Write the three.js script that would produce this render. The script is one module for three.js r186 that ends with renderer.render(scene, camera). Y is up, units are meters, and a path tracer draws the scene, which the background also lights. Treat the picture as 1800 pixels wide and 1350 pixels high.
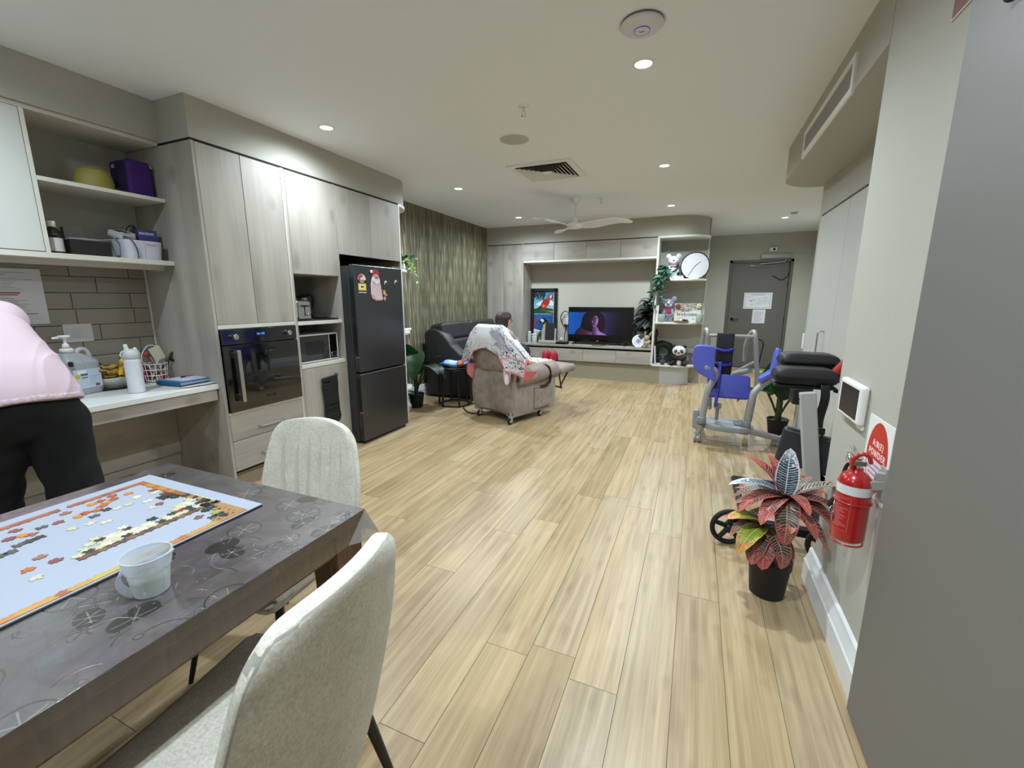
import * as THREE from 'three';
import { RoundedBoxGeometry } from 'three/addons/geometries/RoundedBoxGeometry.js';
import { mergeGeometries, mergeVertices, toCreasedNormals } from 'three/addons/utils/BufferGeometryUtils.js';
import { MarchingCubes } from 'three/addons/objects/MarchingCubes.js';

// ---------------------------------------------------------------- camera, light, exposure
const scene = new THREE.Scene();
scene.background = new THREE.Color(0x000000);
const camera = new THREE.PerspectiveCamera(83.45, 1800 / 1350, 0.05, 60);
camera.position.set(0, 1.4, 0);
camera.rotation.order = 'YXZ';
camera.rotation.y = THREE.MathUtils.degToRad(22.9);
camera.rotation.x = -THREE.MathUtils.degToRad(11.13);
scene.add(camera);
const renderer = new THREE.WebGLRenderer({ antialias: true });
renderer.toneMapping = THREE.LinearToneMapping;
renderer.toneMappingExposure = 1.0;
renderer.shadowMap.enabled = true;
const CEIL = 2.67;
const LAMP_CD = 13.9, LAMP_COL = new THREE.Color().setRGB(0.8, 0.92, 1.0);
const LAMPS = [[-2.67, -2.73], [-0.37, -2.73], [-2.67, -4.71], [-0.39, -4.71], [-2.7, -6.66], [-0.43, -6.66], [1.18, -8.3], [-2.67, -0.72], [-0.38, -0.72], [-1.5, 1.0]];

// ---------------------------------------------------------------- helpers
const V3 = (x, y, z) => new THREE.Vector3(x, y, z);
const rad = THREE.MathUtils.degToRad;
function rng(seed) { let a = seed >>> 0; return () => { a = (a + 0x6D2B79F5) | 0; let t = Math.imul(a ^ (a >>> 15), 1 | a); t = (t + Math.imul(t ^ (t >>> 7), 61 | t)) ^ t; return ((t ^ (t >>> 14)) >>> 0) / 4294967296; }; }
const used = {};
function numbered(n) { const k = used[n] = (used[n] ?? -1) + 1; return k ? n + '_' + String(k).padStart(3, '0') : n; }
function tag(o, label, category, group, kind) { if (label) o.userData.label = label; if (category) o.userData.category = category; if (group) o.userData.group = group; if (kind) o.userData.kind = kind; return o; }
function thing(name, label, category, pos = [0, 0, 0], ry = 0, group) { const g = new THREE.Group(); g.name = numbered(name); g.position.set(...pos); g.rotation.y = ry; scene.add(g); return tag(g, label, category, group); }
function P(parent, name, geo, mat, label) { const m = new THREE.Mesh(geo, mat); m.name = name; parent.add(m); if (label) m.userData.label = label; return m; }
function T(name, label, category, geo, mat, group) { const m = new THREE.Mesh(geo, mat); m.name = numbered(name); scene.add(m); return tag(m, label, category, group); }
function struct(name, geo, mat) { const m = geo ? new THREE.Mesh(geo, mat) : new THREE.Group(); m.name = numbered(name); m.userData.kind = 'structure'; scene.add(m); return m; }
function copyOf(o, pos, ry, label, group) { const c = o.clone(); c.name = numbered(o.name.replace(/_\d{3}$/, '')); c.userData = { ...o.userData }; scene.add(c); if (pos) c.position.set(...pos); if (ry !== undefined) c.rotation.y = ry; return tag(c, label, null, group); }
// box-mapped uv in metres
function uvm(g, ox = 0, oy = 0, swap = false) {
  const p = g.attributes.position, n = g.attributes.normal, uv = new Float32Array(p.count * 2);
  for (let i = 0; i < p.count; i++) {
    const ax = Math.abs(n.getX(i)), ay = Math.abs(n.getY(i)), az = Math.abs(n.getZ(i));
    let u, v;
    if (ay > ax && ay > az) { u = p.getX(i); v = p.getZ(i); } else if (ax > az) { u = p.getZ(i); v = p.getY(i); } else { u = p.getX(i); v = p.getY(i); }
    if (swap) [u, v] = [v, u];
    uv[2 * i] = u + ox; uv[2 * i + 1] = v + oy;
  }
  g.setAttribute('uv', new THREE.BufferAttribute(uv, 2)); return g;
}
function plain(g) { g = g.index ? g.toNonIndexed() : g; for (const k of Object.keys(g.attributes)) if (!['position', 'normal', 'uv'].includes(k)) g.deleteAttribute(k); if (!g.attributes.uv) g.setAttribute('uv', new THREE.BufferAttribute(new Float32Array(g.attributes.position.count * 2), 2)); return g; }
const join = (...gs) => mergeGeometries(gs.flat().map(plain), false);
const mv = (g, x = 0, y = 0, z = 0) => g.translate(x, y, z);
const rot = (g, x = 0, y = 0, z = 0) => { if (x) g.rotateX(x); if (y) g.rotateY(y); if (z) g.rotateZ(z); return g; };
// box by extents [x0,x1,y0,y1,z0,z1] with bevel
function bx(x0, x1, y0, y1, z0, z1, r = 0.0015, swap = false, ox = 0, oy = 0) {
  const w = x1 - x0, h = y1 - y0, d = z1 - z0; r = Math.min(r, w / 2.2, h / 2.2, d / 2.2);
  const g = r > 0 ? new RoundedBoxGeometry(w, h, d, r > 0.006 ? 3 : 1, r) : new THREE.BoxGeometry(w, h, d);
  return uvm(g.translate((x0 + x1) / 2, (y0 + y1) / 2, (z0 + z1) / 2), ox, oy, swap);
}
const cbx = (w, h, d, r, cx = 0, cy = 0, cz = 0, swap = false) => bx(cx - w / 2, cx + w / 2, cy - h / 2, cy + h / 2, cz - d / 2, cz + d / 2, r, swap);
function bar(a, b, r1, r2 = r1, seg = 14, open = false) {
  const A = V3(...a), B = V3(...b), d = B.clone().sub(A), L = d.length();
  const g = new THREE.CylinderGeometry(r2, r1, L, seg, 1, open);
  g.applyQuaternion(new THREE.Quaternion().setFromUnitVectors(V3(0, 1, 0), d.normalize()));
  return g.translate((A.x + B.x) / 2, (A.y + B.y) / 2, (A.z + B.z) / 2);
}
function tube(pts, r, seg = 40, rs = 8, closed = false, tension = 0.5) {
  const c = new THREE.CatmullRomCurve3(pts.map(p => V3(...p)), closed, 'catmullrom', tension);
  const g = new THREE.TubeGeometry(c, seg, r, rs, closed);
  if (closed) return g;
  const s0 = new THREE.SphereGeometry(r, rs, 6).translate(...pts[0]), s1 = new THREE.SphereGeometry(r, rs, 6).translate(...pts[pts.length - 1]);
  return join(g, s0, s1);
}
const lathe = (pts, seg = 32) => { const g = new THREE.LatheGeometry(pts.map(p => new THREE.Vector2(Math.max(p[0], 0.00001), p[1])), seg); return g; };
const sph = (r, x = 0, y = 0, z = 0, sx = 1, sy = 1, sz = 1, ws = 20, hs = 14) => new THREE.SphereGeometry(r, ws, hs).scale(sx, sy, sz).translate(x, y, z);
function shapeOf(pts) { const s = new THREE.Shape(); pts.forEach((p, i) => i ? s.lineTo(p[0], p[1]) : s.moveTo(p[0], p[1])); return s; }
function ext(shape, depth, bevel = 0, cs = 12) { return new THREE.ExtrudeGeometry(shape, { depth, bevelEnabled: bevel > 0, bevelSize: bevel, bevelThickness: bevel, bevelSegments: 2, curveSegments: cs }); }
function rrect(w, h, r) { const s = new THREE.Shape(), x = -w / 2, y = -h / 2; s.moveTo(x + r, y); s.lineTo(x + w - r, y); s.quadraticCurveTo(x + w, y, x + w, y + r); s.lineTo(x + w, y + h - r); s.quadraticCurveTo(x + w, y + h, x + w - r, y + h); s.lineTo(x + r, y + h); s.quadraticCurveTo(x, y + h, x, y + h - r); s.lineTo(x, y + r); s.quadraticCurveTo(x, y, x + r, y); return s; }
// closed sheet with thickness: pos(u,v)->Vector3 (u,v in 0..1), th(u,v)->[front,back] thickness
function slab(nu, nv, pos, th, nrm) {
  const P0 = [], N = []; const e = 1e-3;
  for (let j = 0; j <= nv; j++) for (let i = 0; i <= nu; i++) {
    const u = i / nu, v = j / nv, p = pos(u, v);
    const du = pos(Math.min(1, u + e), v).sub(pos(Math.max(0, u - e), v)), dv = pos(u, Math.min(1, v + e)).sub(pos(u, Math.max(0, v - e)));
    N.push(nrm ? nrm(u, v) : du.cross(dv).normalize()); P0.push(p);
  }
  const pp = [], uv = [], idx = [], W = nu + 1, K = P0.length;
  for (const side of [0, 1]) for (let k = 0; k < K; k++) { const u = (k % W) / nu, v = Math.floor(k / W) / nv; const t = th(u, v)[side]; const q = P0[k].clone().addScaledVector(N[k], side ? -t : t); pp.push(q.x, q.y, q.z); uv.push(u, v); }
  for (let j = 0; j < nv; j++) for (let i = 0; i < nu; i++) { const a = j * W + i, b = a + 1, c = a + W, d = c + 1; idx.push(a, b, d, a, d, c, K + a, K + d, K + b, K + a, K + c, K + d); }
  const rim = []; for (let i = 0; i <= nu; i++) rim.push(i); for (let j = 1; j <= nv; j++) rim.push(j * W + nu); for (let i = nu - 1; i >= 0; i--) rim.push(nv * W + i); for (let j = nv - 1; j > 0; j--) rim.push(j * W);
  for (let k = 0; k < rim.length; k++) { const a = rim[k], b = rim[(k + 1) % rim.length]; idx.push(a, K + a, b, b, K + a, K + b); }
  const g = new THREE.BufferGeometry(); g.setAttribute('position', new THREE.Float32BufferAttribute(pp, 3)); g.setAttribute('uv', new THREE.Float32BufferAttribute(uv, 2)); g.setIndex(idx); g.computeVertexNormals(); return g;
}
// open sheet
function sheet(nu, nv, pos) {
  const pp = [], uv = [], idx = [], W = nu + 1;
  for (let j = 0; j <= nv; j++) for (let i = 0; i <= nu; i++) { const p = pos(i / nu, j / nv); pp.push(p.x, p.y, p.z); uv.push(i / nu, j / nv); }
  for (let j = 0; j < nv; j++) for (let i = 0; i < nu; i++) { const a = j * W + i; idx.push(a, a + 1, a + W + 1, a, a + W + 1, a + W); }
  const g = new THREE.BufferGeometry(); g.setAttribute('position', new THREE.Float32BufferAttribute(pp, 3)); g.setAttribute('uv', new THREE.Float32BufferAttribute(uv, 2)); g.setIndex(idx); g.computeVertexNormals(); return g;
}
// leaf along +z, rising by `rise`, drooping; width W, folded about the midrib
function leaf(L, W, rise = 0.6, droop = 1.2, fold = 0.25, tip = 1, nl = 9, nw = 4, wave = 0, blunt = 0.8) {
  const prof = s => Math.pow(Math.max(0, Math.sin(Math.PI * Math.pow(s, 0.85 * tip))), blunt) * (1 - 0.3 * (blunt - 0.3) * s);
  const pts = []; let y = 0, z = 0; for (let j = 0; j <= 40; j++) { const a = rise - droop * (j / 40); pts.push([y, z, a]); y += Math.sin(a) * L / 40; z += Math.cos(a) * L / 40; }
  return sheet(nw, nl, (u, v) => { const k = pts[Math.min(40, Math.round(v * 40))]; const x = (u - 0.5) * 2; const w = W / 2 * Math.max(prof(v), v < 0.03 ? 0.06 : 0); const up = Math.abs(x) * w * fold + wave * w * Math.sin(v * 22 + x * 2) * Math.abs(x); return V3(x * w, k[0] + up * Math.cos(k[2]), k[1] - up * Math.sin(k[2])); });
}
// smooth field of tapered capsules [ax,ay,az,bx,by,bz,ra,rb] and ellipsoids {c,r,rx} -> surface
function blob(parts, N, k = 0.03, pad = 0.03, mod) {
  let lo = [1e9, 1e9, 1e9], hi = [-1e9, -1e9, -1e9];
  for (const p of parts) {
    if (p.c) for (let i = 0; i < 3; i++) { const R = Math.max(...p.r); lo[i] = Math.min(lo[i], p.c[i] - R); hi[i] = Math.max(hi[i], p.c[i] + R); }
    else for (let i = 0; i < 3; i++) { lo[i] = Math.min(lo[i], p[i] - p[6], p[3 + i] - p[7]); hi[i] = Math.max(hi[i], p[i] + p[6], p[3 + i] + p[7]); }
  }
  lo = lo.map(v => v - pad); hi = hi.map(v => v + pad);
  const mc = new MarchingCubes(N, new THREE.MeshBasicMaterial(), false, false, 200000);
  mc.isolation = 0; const half = N / 2, sz = lo.map((l, i) => (hi[i] - l) / 2), ce = lo.map((l, i) => (hi[i] + l) / 2);
  for (let z = 0; z < N; z++) for (let y = 0; y < N; y++) for (let x = 0; x < N; x++) {
    const px = ce[0] + sz[0] * (x - half) / half, py = ce[1] + sz[1] * (y - half) / half, pz = ce[2] + sz[2] * (z - half) / half;
    let d = 1e3;
    for (const p of parts) {
      let q;
      if (p.c) { let ex = px - p.c[0], ey = py - p.c[1], ez = pz - p.c[2]; if (p.rz) { const c = Math.cos(p.rz), s = Math.sin(p.rz); [ex, ey] = [c * ex + s * ey, -s * ex + c * ey]; } q = (Math.hypot(ex / p.r[0], ey / p.r[1], ez / p.r[2]) - 1) * Math.min(...p.r); }
      else { const bx_ = p[3] - p[0], by = p[4] - p[1], bz = p[5] - p[2], l2 = bx_ * bx_ + by * by + bz * bz || 1e-9; let t = ((px - p[0]) * bx_ + (py - p[1]) * by + (pz - p[2]) * bz) / l2; t = t < 0 ? 0 : t > 1 ? 1 : t; q = Math.hypot(px - p[0] - bx_ * t, py - p[1] - by * t, pz - p[2] - bz * t) - (p[6] + (p[7] - p[6]) * t); }
      const kk = p.k ?? k, h = Math.max(kk - Math.abs(d - q), 0) / kk; d = Math.min(d, q) - h * h * kk * 0.25;
    }
    if (mod) d = mod(d, px, py, pz);
    mc.field[z * N * N + y * N + x] = -d;
  }
  mc.update();
  const pos = new Float32Array(mc.count * 3); for (let i = 0; i < mc.count; i++) for (let c = 0; c < 3; c++) pos[3 * i + c] = ce[c] + sz[c] * mc.positionArray[3 * i + c];
  let g = new THREE.BufferGeometry(); g.setAttribute('position', new THREE.BufferAttribute(pos, 3));
  g = mergeVertices(g, 1e-5); g.computeVertexNormals(); return uvm(g);
}

// ---------------------------------------------------------------- textures
function noise2(seed) {
  const r = rng(seed), G = new Float32Array(65536); for (let i = 0; i < 65536; i++) G[i] = r();
  return (x, y, px, py) => { const xi = Math.floor(x), yi = Math.floor(y), fx = x - xi, fy = y - yi, sx = fx * fx * (3 - 2 * fx), sy = fy * fy * (3 - 2 * fy); const m = (a, n) => ((a % n) + n) % n; const x0 = m(xi, px), x1 = m(xi + 1, px), y0 = m(yi, py), y1 = m(yi + 1, py); const h = (a, b) => G[((a * 73 + b * 2749 + a * b * 7) & 65535)]; const a = h(x0, y0), b = h(x1, y0), c = h(x0, y1), d = h(x1, y1); return a + (b - a) * sx + (c - a) * sy + (a - b - c + d) * sx * sy; };
}
function tex(w, h, mx, my, fn, color = true) {
  const d = new Uint8Array(w * h * 4);
  for (let y = 0; y < h; y++) for (let x = 0; x < w; x++) { const c = fn(x / w, y / h); const o = 4 * (y * w + x); if (color) { d[o] = c[0]; d[o + 1] = c[1]; d[o + 2] = c[2]; } else d[o] = d[o + 1] = d[o + 2] = Math.max(0, Math.min(255, c * 255)); d[o + 3] = 255; }
  const t = new THREE.DataTexture(d, w, h, THREE.RGBAFormat); t.wrapS = t.wrapT = THREE.RepeatWrapping; t.magFilter = THREE.LinearFilter; t.minFilter = THREE.LinearMipmapLinearFilter; t.generateMipmaps = true; if (color) t.colorSpace = THREE.SRGBColorSpace; t.repeat.set(1 / mx, 1 / my); t.needsUpdate = true; return t;
}
function canv(w, h, draw) { const c = document.createElement('canvas'); c.width = w; c.height = h; draw(c.getContext('2d'), w, h); const t = new THREE.CanvasTexture(c); t.colorSpace = THREE.SRGBColorSpace; return t; }
const cl = v => Math.max(0, Math.min(255, v));
const n1 = noise2(11), n2 = noise2(29);
const std = (color, roughness = 0.6, o = {}) => new THREE.MeshStandardMaterial({ color, roughness, ...o });
const phy = (color, roughness = 0.6, o = {}) => new THREE.MeshPhysicalMaterial({ color, roughness, ...o });

// pale weathered laminate, grain along v
const laminateTex = tex(512, 1024, 1.0, 2.0, (u, v) => {
  const a = n1(u * 10, v * 3, 10, 3), b = n2(u * 60, v * 8, 60, 8), c = n1(u * 200, v * 14, 200, 14), k = n2(u * 7, v * 9, 7, 9);
  let s = (a - 0.5) * 26 + (b - 0.5) * 8 + (c - 0.5) * 4 + (n2(u * 5, v * 6, 5, 6) - 0.5) * 16; const knot = Math.max(0, k - 0.78) * 120 * (0.4 + b); s -= knot;
  return [cl(166 + s), cl(160 + s * 0.98), cl(151 + s * 0.95)];
});
const laminateTex2 = laminateTex.clone(); laminateTex2.repeat.set(1, 0.5);
const oakTex = tex(512, 1024, 0.8, 1.6, (u, v) => {
  const a = n1(u * 8, v * 2, 8, 2), b = n2(u * 46, v * 5, 46, 5), c = n1(u * 180, v * 10, 180, 10), dd = n2(u * 24, v * 12, 24, 12);
  const s = (a - 0.5) * 16 + (b - 0.5) * 30 + (c - 0.5) * 16 + Math.max(0, dd - 0.7) * -60;
  return [cl(174 + s), cl(153 + s * 0.98), cl(120 + s * 0.92)];
});
const walnutTex = tex(256, 1024, 0.25, 1.2, (u, v) => { const a = n1(u * 5, v * 3, 5, 3), b = n2(u * 30, v * 4, 30, 4), c = n1(u * 90, v * 8, 90, 8); const s = (a - 0.5) * 26 + (b - 0.5) * 26 + (c - 0.5) * 14; return [cl(92 + s), cl(64 + s * 0.8), cl(46 + s * 0.65)]; });
const wallpaperTex = tex(1024, 1024, 1.0, 1.4, (u, v) => {
  const a = n1(u * 90, v * 7, 90, 7), b = n2(u * 170, v * 9, 170, 9), c = n1(u * 40, v * 3, 40, 3), e = n2(u * 12, v * 2, 12, 2);
  const st = Math.max(0, a - 0.55) * 1.6 + Math.max(0, b - 0.62) * 1.3; const s = (c - 0.5) * 22 + (e - 0.5) * 12 + st * 95 - Math.max(0, 0.32 - b) * 90;
  return [cl(94 + s), cl(90 + s * 0.99), cl(70 + s * 0.88)];
});
const clothBump = tex(256, 256, 0.06, 0.06, (u, v) => 0.5 + 0.25 * Math.sin(u * 2 * Math.PI * 32) * Math.sin(v * 2 * Math.PI * 32) + (n1(u * 64, v * 64, 64, 64) - 0.5) * 0.5, false);
const fabricTex = tex(512, 512, 0.35, 0.35, (u, v) => { const s = (n1(u * 128, v * 60, 128, 60) - 0.5) * 20 + (n2(u * 60, v * 140, 60, 140) - 0.5) * 20 + (n1(u * 9, v * 9, 9, 9) - 0.5) * 10; return [cl(206 + s), cl(202 + s), cl(190 + s)]; });
const leatherBump = tex(256, 256, 0.12, 0.12, (u, v) => n1(u * 40, v * 40, 40, 40) * 0.6 + n2(u * 90, v * 90, 90, 90) * 0.4, false);
const plasterBump = tex(256, 256, 0.5, 0.5, (u, v) => n1(u * 90, v * 90, 90, 90) * 0.6 + n2(u * 30, v * 30, 30, 30) * 0.4, false);
const suedeTex = tex(512, 512, 0.7, 0.7, (u, v) => { const s = (n1(u * 10, v * 8, 10, 8) - 0.5) * 22 + (n2(u * 4, v * 4, 4, 4) - 0.5) * 14 + (n1(u * 120, v * 120, 120, 120) - 0.5) * 10; return [cl(146 + s), cl(134 + s), cl(124 + s)]; });

// ---------------------------------------------------------------- materials
const M = {
  wall: std(0xb1afa5, 0.75, { bumpMap: plasterBump, bumpScale: 0.0004 }),
  ceiling: std(0xebeff2, 0.85),
  laminate: std(0xffffff, 0.5, { map: laminateTex }),
  laminateEdge: std(0xc9c5ba, 0.5),
  board: std(0xd9d8cf, 0.45),
  doorWhite: std(0xd2d6d2, 0.4),
  counter: std(0xe4e6e4, 0.28),
  dark: std(0x0c0c0d, 0.6), gap: std(0x1b1a18, 0.9),
  black: std(0x131314, 0.45), blackGloss: phy(0x070708, 0.08, { clearcoat: 1, clearcoatRoughness: 0.05 }), blackRubber: std(0x121212, 0.75),
  white: std(0xe9e9e6, 0.45), whiteGloss: phy(0xeeeeec, 0.25, { clearcoat: 0.5 }),
  steel: std(0xb9b9b8, 0.32, { metalness: 1 }), chrome: std(0xdddddd, 0.12, { metalness: 1 }), greyMetal: std(0x9b9a98, 0.42, { metalness: 0.4 }),
  paleMetal: std(0xaaa9a6, 0.4, { metalness: 0.3 }),
  plasticGrey: std(0x8d9193, 0.5), skirting: std(0xdfe1e3, 0.35),
  wallpaper: std(0xffffff, 0.7, { map: wallpaperTex }),
  fabric: phy(0xffffff, 0.9, { map: fabricTex, sheen: 0.5, sheenRoughness: 0.6, sheenColor: new THREE.Color(0xfffdf4), bumpMap: clothBump, bumpScale: 0.0006 }),
  suede: phy(0xffffff, 0.92, { map: suedeTex, sheen: 0.4, sheenRoughness: 0.5, sheenColor: new THREE.Color(0xd8cfc6) }),
  leather: std(0x2b2a2c, 0.42, { bumpMap: leatherBump, bumpScale: 0.0008 }),
  walnut: std(0xffffff, 0.4, { map: walnutTex }),
  skin: phy(0xc99b80, 0.55), hair: std(0x2c211b, 0.55),
  potBlack: std(0x141415, 0.6), soil: std(0x3a2b20, 0.95),
  doorGrey: std(0x64605b, 0.5), doorGreyNear: std(0x706e6a, 0.5),
  paper: std(0xdcdbd8, 0.8),
};
const col = (c, r = 0.55, o = {}) => std(c, r, o);
// ---------------------------------------------------------------- room shell
const EX = { L: -3.9, R: 2.15, N: 1.3, F: -10.25 };
const floor = struct('floor', bx(EX.L, EX.R, -0.12, -0.006, EX.F, EX.N, 0), std(0x6b5a40, 0.8));
{
  const r = rng(5), w = 0.18, L = 1.5, tones = [0xffffff, 0xf6f2ea, 0xfffaf0, 0xefe9de, 0xfaf4ec].map(c => std(c, 0.36, { map: oakTex, bumpMap: plasterBump, bumpScale: 0.0002 }));
  for (let x = -3.76, i = 0; x < 2.0; x += w, i++) {
    for (let z = 1.2 - r() * L; ; z -= L) {
      const z1 = Math.min(z + L, 1.2), z0 = Math.max(z, -10.1); if (z1 - z0 > 0.03) P(floor, 'plank', bx(x + 0.0009, Math.min(x + w, 2.0) - 0.0009, -0.006, 0, z0 + 0.0009, z1 - 0.0009, 0, false, r() * 3, r() * 3), tones[Math.floor(r() * 5)]);
      if (z <= -10.1) break;
    }
  }
}
struct('ceiling', bx(EX.L, EX.R, CEIL, CEIL + 0.12, EX.F, EX.N, 0), M.ceiling);
const wallLeft = struct('wall_left', bx(EX.L, -3.76, 0, CEIL, -8.0, EX.N, 0), M.wall);
struct('wall_left', uvm(bx(-3.76, -3.65, 0, CEIL, -7.9, -4.075, 0)), M.wallpaper);
const wallTV = struct('wall_back', bx(EX.L, 0.12, 0, CEIL, -8.05, -7.9, 0), M.wall);
struct('wall_hall', bx(-0.03, 0.12, 0, CEIL, EX.F, -8.05, 0), M.wall);
struct('wall_hall', join(bx(0.12, 0.56, 0, CEIL, EX.F, -10.1, 0), bx(1.67, 2.0, 0, CEIL, EX.F, -10.1, 0), bx(0.56, 1.67, 2.16, CEIL, EX.F, -10.1, 0)), M.wall);
struct('wall_hall', bx(2.0, EX.R, 0, CEIL, EX.F, -4.95, 0), M.wall);
struct('wall_recess', join(bx(0.98, EX.R, 0, CEIL, -4.95, -4.88, 0.004), bx(1.55, EX.R, 0, CEIL, -4.88, -2.38, 0), bx(0.85, EX.R, 0, CEIL, -2.38, -2.3, 0)), M.wall);
struct('wall_right', bx(0.63, 0.85, 0, CEIL, -2.38, EX.N, 0.006), M.wall);
struct('wall_front', bx(EX.L, EX.R, 0, CEIL, 1.2, EX.N, 0), M.wall);
// bulkheads (plan shapes in x,z extruded upward)
function plan(pts, y0, y1, bevel = 0) { const s = shapeOf(pts.map(p => [p[0], -p[1]])); const g = ext(s, y1 - y0 - 2 * bevel, bevel); g.rotateX(-Math.PI / 2); g.translate(0, y0 + bevel, 0); return uvm(toCreasedNormals(g, 0.6)); }
const arc = (cx, cz, rx, rz, a0, a1, n = 16) => Array.from({ length: n + 1 }, (_, i) => { const a = rad(a0 + (a1 - a0) * i / n); return [cx + rx * Math.cos(a), cz + rz * Math.sin(a)]; });
struct('trim_1', plan([[-3.76, -1.955], [-3.06, -1.955], ...arc(-3.42, -4.05, 0.36, 0.36, 0, -90), [-3.65, -4.41], [-3.76, -4.41]], 2.415, CEIL), M.wall);
struct('trim_2', bx(-3.76, -3.365, 2.425, CEIL, -1.955, 1.2, 0.003), M.wall);
struct('trim_3', plan([[-3.65, -7.9], [-3.65, -7.45], [-0.40, -7.45], ...arc(-0.40, -7.9, 0.5, 0.45, 90, 0)], 2.372, CEIL), M.wall);
struct('trim_4', plan([[0.63, -2.38], ...arc(0.98, -4.6, 0.35, 0.35, 180, 270), [1.55, -4.95], [1.55, -2.38]], 2.405, CEIL), M.wall);
// skirtings: moulded profile swept along z, the face looking to `s` (+1 = +x)
function skirt(x, s, z0, z1) { const pr = [[0, 0], [0.03, 0], [0.03, 0.105], [0.024, 0.112], [0.024, 0.118], [0.015, 0.138], [0.012, 0.165], [0.006, 0.172], [0, 0.172]]; const sh = shapeOf(pr.map(p => [p[0] * s, p[1]])); const g = ext(sh, z1 - z0); g.translate(x, 0, z0); return uvm(toCreasedNormals(g, 0.5)); }
struct('baseboard_right', join(skirt(0.63, -1, -2.41, 1.2), bx(0.63, 0.85, 0, 0.11, -2.41, -2.38, 0.002)), M.skirting);
struct('baseboard_left', skirt(-3.65, 1, -7.45, -4.4), M.skirting);
struct('baseboard_hall', skirt(2.0, -1, -10.1, -4.95), M.skirting);

// splashback tiles: each tile on the kitchen wall
{
  const r = rng(8), tm = [0x8f887c, 0x8a8377, 0x938b80, 0x878176].map(c => std(c, 0.38, { bumpMap: plasterBump, bumpScale: 0.0005 }));
  P(wallLeft, 'grout', bx(-3.76, -3.7545, 0.8, 1.63, -1.955, 1.2, 0), std(0x5d574e, 0.9));
  const tw = 0.322, th = 0.1045;
  for (let j = 0; j < 8; j++) for (let i = -1; i < 7; i++) {
    const y0 = 0.815 + j * th, z1 = -1.735 + 0.322 + (i - 1) * tw + [0.11, 0.0, 0.205, 0.1, -0.11, -0.1, 0.08, 0.21][j] - 0.322, a = Math.max(z1, -1.953), b = Math.min(z1 + tw, 1.19);
    if (b - a > 0.01) P(wallLeft, 'tile', bx(-3.755, -3.7475 + r() * 0.0008, y0 + 0.0022, Math.min(y0 + th, 1.63) - 0.0022, a + 0.0022, b - 0.0022, 0.001, false, r(), r()), tm[Math.floor(r() * 4)]);
  }
}
P(wallLeft, 'sealant_strip', bx(-3.752, -3.742, 0.81, 1.63, -1.955, -1.945, 0.002), M.laminateEdge);

// hall door
{
  const d = struct('door_1', null);
  d.position.set(0, 0, -10.1);
  P(d, 'door_frame', join(bx(0.56, 0.61, 0, 2.17, -0.1, 0.02, 0.003), bx(1.62, 1.67, 0, 2.17, -0.1, 0.02, 0.003), bx(0.56, 1.67, 2.12, 2.17, -0.1, 0.02, 0.003)), std(0x5d5954, 0.45));
  P(d, 'door_leaf', bx(0.614, 1.616, 0.008, 2.116, -0.05, -0.008, 0.003), M.doorGrey);
  const h = P(d, 'door_handle', join(rot(lathe([[0, 0], [0.03, 0], [0.03, 0.008], [0.012, 0.012], [0.012, 0.05], [0, 0.05]], 24), Math.PI / 2).translate(0.69, 1.0, -0.008), bar([0.69, 1.0, 0.036], [0.81, 0.998, 0.036], 0.009)), M.black);
  P(d, 'lock_plate', bx(0.605, 0.618, 0.95, 1.08, -0.012, 0.002, 0.001), M.black);
  for (const y of [0.25, 0.95, 1.65]) P(d, 'hinge', bar([1.617, y, 0.004], [1.617, y + 0.1, 0.004], 0.009), M.dark);
  const c = P(d, 'door_closer', bx(1.1, 1.62, 2.19, 2.27, 0.0, 0.055, 0.004), M.greyMetal);
  P(c, 'closer_arm', join(bar([1.52, 2.185, 0.03], [1.52, 2.12, 0.05], 0.011), bar([1.52, 2.12, 0.05], [1.1, 2.085, 0.05], 0.009)), M.chrome);
  P(c, 'closer_track', bx(0.93, 1.36, 2.035, 2.062, -0.006, 0.02, 0.003), M.chrome);
  P(d, 'door_cord', tube([[1.6, 2.2, 0.01], [1.61, 1.9, 0.012], [1.5, 1.78, 0.012], [1.34, 1.86, 0.006]], 0.008, 30, 6), M.black);
}
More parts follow.
